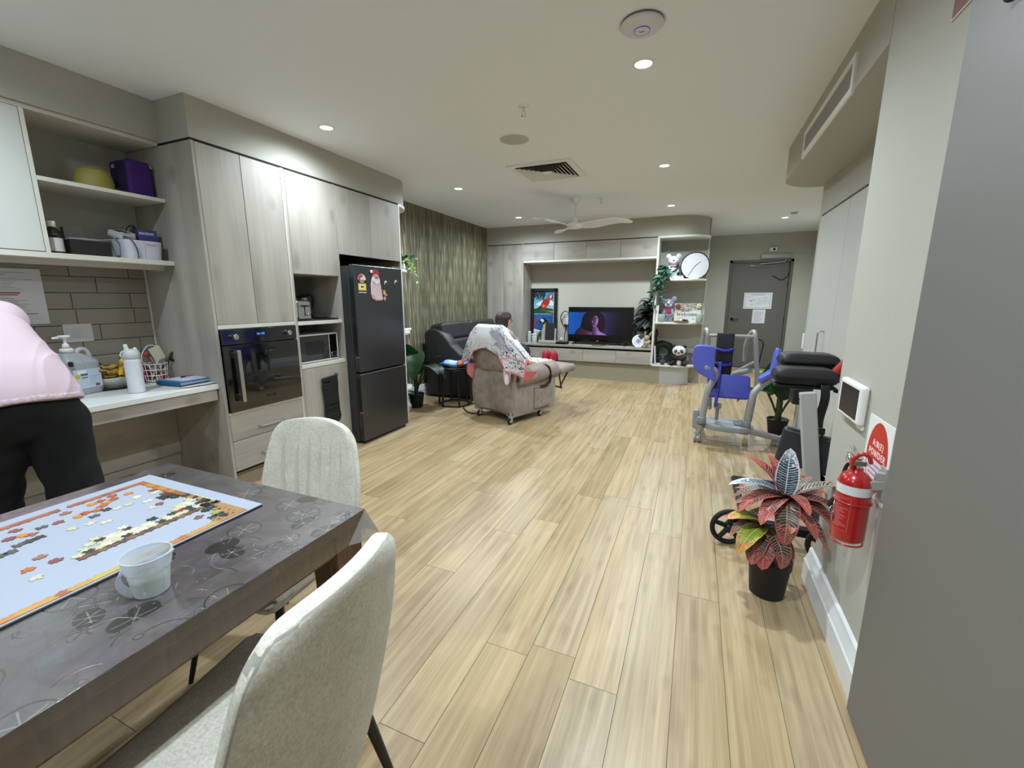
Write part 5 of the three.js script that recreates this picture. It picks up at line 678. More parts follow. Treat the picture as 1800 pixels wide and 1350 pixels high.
{ const t = thing('trinket_dish', 'small oval dish with a black and white panda figure on the middle shelf', 'dish', [-0.22, 1.035, -7.49]); P(t, 'dish', lathe([[0, 0.004], [0.1, 0.006], [0.13, 0.024], [0.132, 0.022], [0.11, 0], [0, 0]], 32).scale(1, 1, 0.5), col(0x8f8f86, 0.4)); P(t, 'figure', join(sph(0.026, 0.04, 0.034, 0.01, 1.5, 0.8, 0.8), sph(0.02, 0.09, 0.03, 0.01)), M.black); P(t, 'figure_head', join(sph(0.022, 0.005, 0.036, 0.014)), M.white); P(t, 'cheese', sph(0.03, -0.04, 0.03, 0.0, 1.4, 0.6, 0.8), col(0xc3b386)); }
{ const t = thing('acrylic_stand', 'clear bluish acrylic stand at the right end of the middle shelf', 'stand', [0.085, 1.035, -7.62]); const ac = phy(0xcfe0e6, 0.08, { transmission: 0.7, thickness: 0, ior: 1.49 }); P(t, 'panel', ext(shapeOf([[-0.1, 0], [0.05, 0], [0.05, 0.3], [-0.1, 0.2]]), 0.006, 0.001).rotateY(Math.PI / 2), ac); P(t, 'foot', bx(-0.05, 0.006, 0, 0.006, -0.05, 0.1, 0.002), ac); P(t, 'clip', bx(0.012, 0.02, -0.12, 0.04, 0.02, 0.06, 0.002), M.white); }
{ const t = thing('wreath', 'dark green decorative wreath leaning at the back of the bottom shelf', 'wreath', [-0.47, 0.52, -7.74]); const r = rng(3); const g = new THREE.TorusGeometry(0.135, 0.055, 14, 48); const p = g.attributes.position; for (let i = 0; i < p.count; i++) { const k = 1 + 0.05 * Math.sin(i * 12.9898); p.setXYZ(i, p.getX(i) * k, p.getY(i) * k, p.getZ(i)); } g.computeVertexNormals(); P(t, 'ring', g, col(0x0f2621, 0.6)); for (let i = 0; i < 40; i++) { const a = r() * 6.28, q = 0.135 + (r() - 0.5) * 0.07; P(t, 'leaf', leaf(0.06, 0.03, 0.4, 1, 0.2, 1, 4, 2).rotateX(-1.2).rotateZ(a + r()).translate(q * Math.cos(a), q * Math.sin(a), 0.05), std(r() < 0.5 ? 0x14312a : 0x1d4034, 0.5, { side: THREE.DoubleSide })); } }
{ // panda money box
  const t = thing('panda_figure', 'large black and white panda figure on the bottom shelf', 'figure', [-0.215, 0.336, -7.53]);
  P(t, 'body', blob([{ c: [0, 0.09, 0], r: [0.115, 0.1, 0.09] }, [-0.09, 0.03, 0.03, -0.1, 0.03, 0.07, 0.04, 0.036], [0.09, 0.03, 0.03, 0.1, 0.03, 0.07, 0.04, 0.036], [-0.09, 0.14, 0.02, -0.03, 0.13, 0.09, 0.034, 0.026], [0.09, 0.14, 0.02, 0.03, 0.12, 0.09, 0.034, 0.026]], 56, 0.03, 0.02), std(0x0c0c0e, 0.6)); P(t, 'belly', sph(0.05, 0.015, 0.055, 0.07, 0.75, 1.2, 0.6), col(0xcfcfd2)); P(t, 'head', sph(0.095, 0, 0.235, 0.02, 1.08, 0.92, 0.85, 30, 20), col(0xd9d9dc, 0.5));
  for (const s of [-1, 1]) { P(t, 'ear', sph(0.03, s * 0.085, 0.31, 0.01, 1, 1, 0.6), M.black); P(t, 'eye_patch', rot(sph(0.026, 0, 0, 0, 0.85, 1.2, 0.5), 0, s * 0.45, s * 0.5).translate(s * 0.045, 0.24, 0.092), M.black); P(t, 'eye', sph(0.009, s * 0.043, 0.246, 0.106), col(0x7e90a0, 0.2)); } P(t, 'nose', sph(0.012, 0.0, 0.215, 0.104, 1.3, 0.9, 0.7), M.black); P(t, 'scarf', sph(0.03, 0, 0.175, 0.085, 1.2, 0.6, 0.5), col(0xcf8f92)); }
{ const t = thing('small_figurine', 'tiny red and dark figurine before the wreath on the bottom shelf', 'figurine', [-0.455, 0.336, -7.5]); P(t, 'body', blob([[0, 0.03, 0, 0, 0.075, 0, 0.03, 0.022], [0, 0.1, 0, 0, 0.11, 0, 0.022, 0.02], [-0.02, 0.07, 0, -0.04, 0.05, 0.02, 0.01, 0.009], [0.02, 0.07, 0, 0.04, 0.05, 0.02, 0.01, 0.009]], 36, 0.01, 0.015), col(0x4a4440, 0.6)); P(t, 'hat', lathe([[0, 0.15], [0.02, 0.12], [0.026, 0.112], [0, 0.112]], 18), col(0x8e3b30)); P(t, 'companion', join(sph(0.017, 0.09, 0.018, 0, 1, 1, 1), sph(0.013, 0.1, 0.042, 0.004), bar([0.085, 0.03, 0], [0.075, 0.05, 0], 0.005)), col(0x6f4a38)); P(t, 'base', lathe([[0, 0], [0.034, 0], [0.034, 0.006], [0, 0.006]], 20), M.dark); }
{ const t = thing('keepsake_box', 'grey wooden keepsake box with photo print at the back of the bottom shelf', 'box', [-0.03, 0.336, -7.72]); P(t, 'box', bx(-0.14, 0.13, 0, 0.19, -0.05, 0.04, 0.004), col(0x6f6a64, 0.6)); P(t, 'lid', bx(-0.15, 0.14, 0.19, 0.25, -0.06, 0.05, 0.004), col(0x8c877e, 0.6)); const d = canv(192, 128, g => { g.fillStyle = '#5c5756'; g.fillRect(0, 0, 192, 128); g.fillStyle = '#8c8480'; for (const x of [52, 132]) { g.beginPath(); g.ellipse(x, 62, 26, 34, 0, 0, 7); g.fill(); } g.fillStyle = '#3b3736'; for (const x of [42, 62, 122, 142]) { g.beginPath(); g.arc(x, 56, 5, 0, 7); g.fill(); } g.fillRect(40, 84, 26, 4); g.fillRect(120, 84, 26, 4); }); P(t, 'photo_print', new THREE.PlaneGeometry(0.24, 0.16).translate(0, 0.095, 0.0412), std(0xffffff, 0.5, { map: d })); }
{ const t = thing('book', 'white-spined dark book leaning at the left of the bottom shelf', 'book', [-0.575, 0.336, -7.56]); t.rotation.z = 0.07; P(t, 'cover', join(bx(-0.012, -0.008, 0, 0.3, -0.12, 0.06, 0.001), bx(0.012, 0.016, 0, 0.3, -0.12, 0.06, 0.001)), col(0x1a2034)); P(t, 'spine', bx(-0.012, 0.016, 0, 0.3, 0.058, 0.064, 0.002), col(0xc9cbd4)); P(t, 'pages', bx(-0.008, 0.012, 0.005, 0.295, -0.118, 0.058, 0), M.paper); }
// ---------------------------------------------------------------- living area, left side
const green = (c, r = 0.45) => std(c, r, { side: THREE.DoubleSide });
{ // large-leaved plant beside the fridge
  const t = thing('potted_plant', 'large-leaved green artificial plant in a small black pot beside the fridge', 'plant', [-3.32, 0, -4.62]);
  P(t, 'pot', lathe([[0, 0], [0.075, 0], [0.1, 0.175], [0.106, 0.18], [0.1, 0.185], [0.09, 0.16], [0, 0.16]], 32), M.potBlack);
  P(t, 'stem', join(tube([[0, 0.15, 0], [0.0, 0.28, 0], [0.0, 0.42, 0]], 0.026, 16, 8), tube([[0.01, 0.2, 0], [0.07, 0.35, 0.02], [0.13, 0.48, 0.03]], 0.012, 16, 8), tube([[-0.01, 0.2, 0], [-0.08, 0.22, 0.05], [-0.12, 0.24, 0.08]], 0.009, 12, 8), tube([[0.01, 0.25, 0], [0.11, 0.4, -0.02], [0.19, 0.5, -0.04]], 0.01, 16, 8)), col(0x2a3a20));
  const L = (len, w, x, y, z, ry, rise, droop, c) => P(t, 'leaf', leaf(len, w, rise, droop, 0.18, 0.8, 12, 6, 0.03).rotateY(ry).translate(x, y, z), green(c));
  L(0.5, 0.3, 0.0, 0.42, 0.0, 0.2, 1.45, 0.7, 0x14612e); L(0.46, 0.3, -0.05, 0.42, 0.02, -0.9, 1.1, 1.4, 0x1d7a44); L(0.46, 0.3, 0.03, 0.76, 0.04, 0.5, -0.3, 1.4, 0x1c3c1c); L(0.4, 0.24, 0.1, 0.5, 0.02, 1.3, 0.9, 2.0, 0x16301a); L(0.38, 0.22, 0.16, 0.52, -0.02, 1.7, 0.5, 2.2, 0x14281a); L(0.36, 0.22, -0.06, 0.4, 0.07, -0.5, 0.5, 1.6, 0x35a035); L(0.34, 0.24, -0.08, 0.42, -0.05, -2.2, 1.0, 1.2, 0x1a5a2e); L(0.38, 0.22, 0.08, 0.45, -0.03, 1.9, 1.2, 1.0, 0x163a1e); L(0.4, 0.26, -0.02, 0.62, 0.02, -0.35, 0.5, 1.7, 0x1a6b38);
}
{ const t = thing('trailing_plant', 'trailing green plant with pale variegated stems on the end shelf above the fridge side', 'plant', [-3.23, 1.73, -4.27]);
  P(t, 'pot', lathe([[0, 0], [0.04, 0], [0.055, 0.08], [0.048, 0.08], [0.038, 0.01]], 24), M.white);
  const r = rng(15), dk = [green(0x1f4a26), green(0x2c6a34), green(0x17371c)], lt = [green(0x8fae58), green(0xb9c98a)];
  const b1 = leaf(0.11, 0.075, 0.6, 1.5, 0.2, 0.8, 6, 3), b2 = leaf(0.05, 0.022, 0.5, 1.3, 0.2, 1, 5, 2);
  for (let i = 0; i < 22; i++) { const m = P(t, 'leaf', b1, dk[i % 3]); m.position.set((r() - 0.3) * 0.14, 0.05 + r() * 0.15, (r() - 0.5) * 0.14 - 0.02); m.rotation.set((r() - 0.5) * 1.2, r() * 6.28, (r() - 0.5)); m.scale.setScalar(0.8 + r() * 0.4); }
  const st = (pts, n) => { const c = new THREE.CatmullRomCurve3(pts.map(p => V3(...p))); P(t, 'vine', new THREE.TubeGeometry(c, 20, 0.003, 5), lt[0]); for (let i = 2; i < n; i++) { const m = P(t, 'leaf', b2, lt[i % 2]); m.position.copy(c.getPoint(i / n)); m.rotation.set(r() * 0.8, r() * 6.28, (r() - 0.5) * 1.5); } };
  st([[0.04, 0.13, 0], [0.12, 0.1, 0.0], [0.17, 0.02, -0.02], [0.2, -0.1, -0.04]], 24); st([[0.05, 0.14, 0.02], [0.15, 0.06, 0.02], [0.19, -0.05, 0.0], [0.24, -0.14, -0.02]], 24); st([[0.03, 0.15, -0.03], [0.1, 0.08, -0.08], [0.14, 0.03, -0.12]], 14);
}
{ const t = thing('flamingo_toy', 'pink plush flamingo on the end shelf behind the cabinet edge', 'toy', [-3.17, 1.731, -4.15]); P(t, 'body', blob([[0, 0.12, 0, 0, 0.15, 0, 0.045, 0.04], [0, 0.17, 0.0, 0.01, 0.27, 0, 0.02, 0.016], [0.01, 0.27, 0, 0.015, 0.3, 0.0, 0.026, 0.024]], 40, 0.02, 0.02), col(0xb9506f, 0.85)); P(t, 'leg', bar([0.015, 0, 0], [0.015, 0.1, 0], 0.009), col(0x9a2f4c)); P(t, 'leg', bar([-0.015, 0, 0], [-0.015, 0.1, 0], 0.009), col(0x9a2f4c)); P(t, 'crest', join(...[0, 1, 2, 3].map(i => bar([0.015, 0.31, 0], [-0.01 + i * 0.018, 0.345, (i - 1.5) * 0.015], 0.008, 0.004))), col(0xd7a7b4)); }
{ const t = thing('figurine', 'small white figurine on the end shelf beside the trailing plant', 'figurine', [-3.12, 1.731, -4.2]); P(t, 'body', lathe([[0, 0], [0.02, 0], [0.024, 0.02], [0.016, 0.06], [0.012, 0.07], [0, 0.072]], 20), M.white); P(t, 'head', sph(0.016, 0, 0.084, 0), M.white); P(t, 'base', lathe([[0, -0.001], [0.024, -0.001], [0.024, 0.004], [0, 0.004]], 20), M.dark); }
{ const t = thing('game_console', 'white gadget with a black top on the lower end shelf', 'gadget', [-3.24, 1.031, -4.28]); P(t, 'shell', bx(-0.09, 0.09, 0, 0.03, -0.07, 0.07, 0.012), M.white); P(t, 'top_panel', bx(-0.08, 0.05, 0.03, 0.04, -0.06, 0.05, 0.003), M.black); }
{ const t = thing('nappy_pack', 'purple and blue plastic pack on the bottom end shelf behind the plant', 'pack', [-3.36, 0.371, -4.3]); P(t, 'pack', bx(-0.1, 0.1, 0, 0.24, -0.1, 0.1, 0.03), col(0x2c3f86, 0.4)); P(t, 'print_band', bx(-0.102, 0.102, 0.12, 0.22, -0.102, 0.102, 0.03), col(0x9a8fc0, 0.4)); P(t, 'seal', bx(-0.09, 0.09, 0.238, 0.258, -0.006, 0.006, 0.002), col(0xc9c8dc)); }
{ const t = thing('shopping_bag', 'crumpled white plastic bag on the floor under the end shelves', 'bag', [-3.35, 0, -4.3]); P(t, 'bag', blob([[0, 0.09, 0, 0, 0.2, 0, 0.1, 0.08], [-0.05, 0.08, 0.03, 0.05, 0.08, -0.03, 0.09, 0.09]], 40, 0.05, 0.02, (d, x, y, z) => Math.max(d + 0.008 * Math.sin(x * 60 + y * 40) * Math.sin(z * 55 - y * 30), 0.002 - y)), col(0xb9b8c4, 0.5)); for (const s of [-1, 1]) P(t, 'handle', tube([[s * 0.03, 0.26, -0.03], [s * 0.03, 0.31, -0.02], [s * 0.03, 0.31, 0.02], [s * 0.03, 0.26, 0.03]], 0.006, 16, 6), col(0xb9b8c4, 0.5)); }

{ // dark leather two-seat sofa along the wallpaper
  const t = thing('sofa', 'dark grey leather two-seat reclining sofa against the patterned wallpaper', 'sofa', [0.05, 0, 0]);
  const arm = z => { const s = new THREE.Shape(); s.moveTo(-3.58, 0.06); s.lineTo(-3.6, 0.9); s.quadraticCurveTo(-3.56, 0.98, -3.42, 0.95); s.quadraticCurveTo(-3.3, 0.9, -3.2, 0.74); s.lineTo(-3.05, 0.62); s.quadraticCurveTo(-2.88, 0.6, -2.78, 0.55); s.quadraticCurveTo(-2.74, 0.5, -2.76, 0.42); s.lineTo(-2.8, 0.06); s.closePath(); return uvm(toCreasedNormals(ext(s, 0.15, 0.03, 16), 0.9).translate(0, 0, z)); };
  P(t, 'arm', arm(-5.4), M.leather); P(t, 'arm', arm(-7.17), M.leather);
  P(t, 'base', bx(-3.55, -2.82, 0.06, 0.32, -7.0, -5.3, 0.02), M.leather);
  const cush = (x0, x1, y0, y1, z0, z1, tilt) => { const g = bx(-(x1 - x0) / 2, (x1 - x0) / 2, -(y1 - y0) / 2, (y1 - y0) / 2, -(z1 - z0) / 2, (z1 - z0) / 2, 0.055); rot(g, 0, 0, tilt); return g.translate((x0 + x1) / 2, (y0 + y1) / 2, (z0 + z1) / 2); };
  for (const [a, b] of [[-6.1, -5.28], [-6.99, -6.105]]) { P(t, 'seat_cushion', cush(-3.42, -2.76, 0.3, 0.48, a, b, 0), M.leather); P(t, 'headrest', cush(-3.56, -3.32, 0.8, 1.06, a, b, 0.18), M.leather); P(t, 'back_cushion', cush(-3.5, -3.22, 0.44, 0.82, a, b, 0.15), M.leather); P(t, 'footrest', cush(-2.84, -2.75, 0.1, 0.3, a + 0.01, b - 0.01, 0), M.leather); }
  P(t, 'foot', join(...[[-3.5, -5.35], [-2.9, -5.35], [-3.5, -6.85], [-2.9, -6.85]].map(([x, z]) => bar([x, 0, z], [x, 0.07, z], 0.03))), M.black);
}
{ // black wire side table
  const t = thing('side_table', 'small black hexagonal wire side table between the sofa and the recliner', 'table', [-2.93, 0, -4.95], 0.25);
  const R = 0.22, pt = i => [R * Math.cos(i * Math.PI / 3), R * Math.sin(i * Math.PI / 3)];
  for (let i = 0; i < 6; i++) { const [x, z] = pt(i), [x2, z2] = pt(i + 1); P(t, 'leg', rot(cbx(0.022, 0.5, 0.022, 0.003), 0, -i * Math.PI / 3, 0).translate(x, 0.25, z), M.black); P(t, 'rail', join(bar([x, 0.012, z], [x2, 0.012, z2], 0.011), bar([x, 0.488, z], [x2, 0.488, z2], 0.011)), M.black); }
  P(t, 'tabletop', lathe([[0, 0.5], [0.235, 0.5], [0.24, 0.504], [0.24, 0.516], [0.235, 0.52], [0, 0.52]], 6), M.black);
}
{ const t = thing('wipes_pack', 'blue and orange soft pack lying on the black side table', 'pack', [-2.9, 0.521, -4.93], 0.3); P(t, 'pack', slab(20, 12, (u, v) => V3((u - 0.5) * 0.34, 0.045 + 0.01 * Math.sin(u * 9), (v - 0.5) * 0.2), (u, v) => { const e = Math.pow(Math.sin(Math.PI * u), 0.35) * Math.pow(Math.sin(Math.PI * v), 0.4); return [0.002 + 0.05 * e, 0.002 + 0.043 * e]; }), std(0xffffff, 0.4, { map: canv(256, 128, (g) => { g.fillStyle = '#2f6cc0'; g.fillRect(0, 0, 256, 128); g.fillStyle = '#8fb9e8'; g.fillRect(30, 0, 130, 60); g.fillStyle = '#d9e8ee'; g.beginPath(); g.ellipse(120, 30, 50, 18, 0, 0, 7); g.fill(); g.fillStyle = '#e8733c'; g.fillRect(176, 0, 60, 84); g.fillStyle = '#c93a8a'; g.fillRect(170, 84, 70, 44); g.fillStyle = '#163e92'; g.fillRect(0, 84, 120, 44); }) })); P(t, 'end_seal', bx(-0.2, -0.165, 0.04, 0.046, -0.09, 0.09, 0.002), col(0x2455a8, 0.4)); }
T('mains_cable', 'black power cable on the floor under the side table to the recliner', 'cable', tube([[-2.6, 0.012, -5.2], [-2.75, 0.008, -4.9], [-2.6, 0.008, -4.66], [-2.45, 0.01, -4.58], [-2.3, 0.06, -4.55]], 0.008, 40, 8), M.black);

// ---------------------------------------------------------------- lift recliner on castors
const RC = [-2.02, 0, -4.76], RY = -rad(20);
{
  const t = thing('recliner', 'taupe suede lift recliner on castors seen from behind with leg rest raised', 'recliner', RC, RY);
  const S = M.suede;
  P(t, 'back_panel', slab(20, 16, (u, v) => V3((u - 0.5) * 0.66, 0.1 + v * 0.5, 0.27 + 0.035 * Math.sin(Math.PI * v) + 0.012 * Math.sin(u * 9 + v * 3)), () => [0.03, 0.03]), S);
  P(t, 'backrest', slab(20, 20, (u, v) => { const w = v > 0.82 ? 0.66 - 0.5 * Math.pow((v - 0.82) / 0.18, 2) * 0.2 : 0.66; return V3((u - 0.5) * w, 0.58 + v * 0.47, 0.29 + 0.05 * v + 0.03 * Math.sin(Math.PI * v) - 0.06 * Math.pow(Math.abs(u - 0.5) * 2, 3)); }, (u, v) => { const e = 1 - Math.pow(Math.abs(v - 0.5) * 2, 6); return [0.02 + 0.02 * e, 0.09 + 0.04 * e]; }), S);
  P(t, 'back_cushion', cbx(0.46, 0.5, 0.2, 0.07, 0, 0.72, 0.16), S); P(t, 'seat', cbx(0.44, 0.18, 0.56, 0.06, 0, 0.42, -0.12), S);
  for (const s of [-1, 1]) {
    const sh = new THREE.Shape(); sh.moveTo(-0.29, 0.1); sh.lineTo(0.4, 0.1); sh.quadraticCurveTo(0.44, 0.2, 0.42, 0.5); sh.lineTo(-0.29, 0.47); sh.closePath();
    const a = P(t, 'arm', uvm(toCreasedNormals(ext(sh, 0.11, 0.02, 12), 0.7).rotateY(Math.PI / 2).translate(s > 0 ? 0.215 : -0.325, 0, 0.0)), S);
    P(a, 'arm_pad', slab(16, 24, (u, v) => { const an = Math.PI * (u * 1.5 - 0.25); const r = 0.082 + 0.014 * Math.sin(Math.PI * v); return V3(s * 0.275 + Math.cos(an) * r * 1.05, 0.505 + 0.05 * v + Math.sin(an) * r, 0.26 - v * 0.72); }, () => [0.004, 0.02]), S);
    if (s > 0) { P(a, 'side_pocket', slab(10, 10, (u, v) => V3(0.352 + 0.012 * Math.sin(Math.PI * u), 0.13 + v * 0.25, -0.02 - u * 0.3), () => [0.004, 0.004]), S); P(a, 'pocket_hem', tube([[0.358, 0.38, -0.02], [0.37, 0.385, -0.17], [0.358, 0.38, -0.32]], 0.007, 20, 6), S); P(a, 'remote_strap', tube([[0.3, 0.63, -0.2], [0.37, 0.61, -0.25], [0.39, 0.52, -0.27], [0.392, 0.44, -0.26], [0.375, 0.39, -0.2], [0.365, 0.385, -0.12]], 0.017, 36, 8), M.dark); }
  }
  const fr = P(t, 'leg_rest', rot(cbx(0.5, 0.1, 0.36, 0.045), 0.06, 0, 0).translate(0.02, 0.5, -0.82), S); P(t, 'leg_rest_flap', rot(cbx(0.48, 0.08, 0.26, 0.03), -0.2, 0, 0).translate(0.0, 0.47, -0.52), S);
  for (const s of [-1, 1]) P(t, 'link_arm', join(bar([s * 0.2, 0.46, -0.9], [s * 0.2, 0.26, -0.72], 0.011), bar([s * 0.2, 0.26, -0.72], [s * 0.2, 0.38, -0.4], 0.011), bar([s * 0.2, 0.44, -0.7], [s * 0.2, 0.24, -0.76], 0.01)), M.black);
  P(t, 'base_frame', join(bar([-0.27, 0.12, 0.22], [0.27, 0.12, 0.22], 0.018), bar([-0.27, 0.12, -0.32], [0.27, 0.12, -0.32], 0.018), bar([-0.25, 0.12, 0.22], [-0.25, 0.12, -0.32], 0.018), bar([0.25, 0.12, 0.22], [0.25, 0.12, -0.32], 0.018), bx(-0.08, 0.08, 0.09, 0.15, -0.3, 0.2, 0.01)), M.black);
  for (const [x, z] of [[-0.24, 0.3], [0.3, 0.33], [0.3, -0.2], [-0.24, -0.2]]) { const c = P(t, 'castor', join(bar([x, 0.085, z], [x, 0.14, z], 0.012), bx(x - 0.022, x + 0.022, 0.075, 0.092, z - 0.025, z + 0.02, 0.004), bx(x - 0.022, x - 0.016, 0.03, 0.08, z - 0.012, z + 0.022, 0.002), bx(x + 0.016, x + 0.022, 0.03, 0.08, z - 0.012, z + 0.022, 0.002)), M.paleMetal); P(c, 'wheel', lathe([[0.012, -0.011], [0.03, -0.012], [0.036, -0.008], [0.036, 0.008], [0.03, 0.012], [0.012, 0.011]], 24).rotateZ(Math.PI / 2).translate(x, 0.036, z + 0.012), M.blackRubber); P(c, 'hub', bar([x - 0.016, 0.036, z + 0.012], [x + 0.016, 0.036, z + 0.012], 0.014), M.white); }
}
{ // blanket
  const bt = canv(1024, 1024, (g, w, h) => {
    const r = rng(52); g.translate(0, h); g.scale(1, -1); g.fillStyle = '#dfdfe3'; g.fillRect(0, 0, w, h);
    g.fillStyle = '#e6e7e8'; g.beginPath(); g.ellipse(470, 640, 130, 150, 0, 0, 7); g.fill();
    g.fillStyle = '#aeaab8'; g.beginPath(); g.moveTo(560, 620); g.quadraticCurveTo(650, 540, 800, 580); g.lineTo(900, 640); g.quadraticCurveTo(800, 720, 760, 800); g.quadraticCurveTo(700, 860, 640, 860); g.lineTo(700, 760); g.lineTo(620, 720); g.fill();
    g.lineWidth = 5; for (let i = 0; i < 260; i++) { const x = r() * w, y = r() * h; if (x > 340 && x < 590 && y > 480 && y < 900) continue; g.strokeStyle = r() < 0.5 ? '#4b4a52' : '#8a8892'; g.lineWidth = 3 + r() * 6; g.beginPath(); const a = r() * 6; g.arc(x, y, 10 + r() * 34, a, a + 2 + r() * 3.6); g.stroke(); if (r() < 0.3) { g.beginPath(); g.moveTo(x, y); g.quadraticCurveTo(x + r() * 50, y - 30, x + 60 * r(), y + 30); g.stroke(); } }
    for (let i = 0; i < 26; i++) { const a = 480 + r() * 160, b = 430 + r() * 60; g.strokeStyle = '#77757e'; g.lineWidth = 3; g.strokeRect(a, b, 14, 8); }
    g.fillStyle = '#1e1e22'; for (let i = 0; i < 90; i++) { const left = r() < 0.5; g.beginPath(); g.arc(left ? r() * 300 : 760 + r() * 260, 640 + r() * 300, 3 + r() * 9, 0, 7); g.fill(); }
    g.strokeStyle = '#e79aa6'; g.lineWidth = 16; g.beginPath(); g.moveTo(760, 1000); g.quadraticCurveTo(800, 760, 1020, 640); g.stroke();
    g.fillStyle = '#e8737a'; g.fillRect(0, 0, w, 26); g.fillRect(0, h - 34, 330, 34); g.fillRect(690, h - 34, w - 690, 34); g.fillRect(0, 560, 14, h); g.fillRect(w - 16, 560, 16, h);
  });
  const bm = phy(0xffffff, 0.9, { map: bt, sheen: 0.4, sheenRoughness: 0.7, side: THREE.DoubleSide }), pink = phy(0xd77a78, 0.9, { sheen: 0.5, side: THREE.DoubleSide });
  const t = thing('blanket', 'white throw blanket with grey doodle prints and pink hem over the recliner back', 'blanket', RC, RY);
  const ridge = x => { const a = Math.max(0, Math.abs(x) - 0.19); return 1.095 - 0.9 * a - 0.5 * a * a * (x > 0 ? 0.7 : 1.6); };
  const pos = (u, v) => {
    const x = (u - 0.5) * 1.02, ax = Math.abs(x), w = Math.max(0, ax - 0.3), y0 = ridge(x);
    const fold = 0.016 * Math.sin(x * 26 + 1) * Math.min(1, ax * 3.2);
    if (v < 0.38) { const s = (0.38 - v) / 0.38; return V3(x, y0 - 0.005 - 0.24 * s * s * Math.max(0.06, 1 - w * 6), 0.3 - (0.17 * s + 0.06 * s * s) * Math.max(0.15, 1 - w * 5) - w * 0.25); }
    if (v < 0.5) { const s = (v - 0.38) / 0.12; return V3(x, y0 + 0.022 * Math.sin(Math.PI * s), 0.3 + 0.1 * s - w * 0.25); }
    const s = (v - 0.5) / 0.5; const lower = ax < 0.3 ? 0.29 - 0.05 * Math.cos((x + 0.03) * 9) : 0.33 - (ax - 0.3) * 0.75 + (x > 0 ? 0.05 : -0.05);
    const len = lower;
    return V3(x + (ax > 0.34 ? Math.sign(x) * 0.02 * Math.sin(s * 3) : 0), y0 - len * s, 0.402 + 0.03 * Math.sin(s * 2.4) + fold * s - w * 0.5);
  };
  P(t, 'throw', slab(56, 60, pos, () => [0.004, 0.004]), bm);
  // pink reverse showing at the hanging corners
  P(t, 'pink_corner', slab(6, 8, (u, v) => V3(-0.42 + 0.14 * u - 0.02 * v, 0.64 - 0.2 * v * (1 - Math.abs(u - 0.5)), 0.33 - 0.05 * u + 0.02 * Math.sin(u * 8)), () => [0.003, 0.003]), pink);
  P(t, 'pink_corner', slab(6, 8, (u, v) => V3(0.36 + 0.14 * u * (1 - 0.4 * v), 0.61 - 0.13 * v * (1 - Math.abs(u - 0.45)), 0.22 - 0.12 * u), () => [0.003, 0.003]), pink);
  P(t, 'hanging_corner', slab(10, 16, (u, v) => { const w = 0.07 * Math.sqrt(Math.max(0.03, 1 - Math.pow(Math.max(0, v - 0.6) / 0.4, 2))); return V3(0.31 + (u - 0.5) * 2 * w * 0.8, 0.74 - v * 0.27, 0.4 + 0.012 * Math.sin(u * 7)); }, () => [0.004, 0.004]), bm);
}
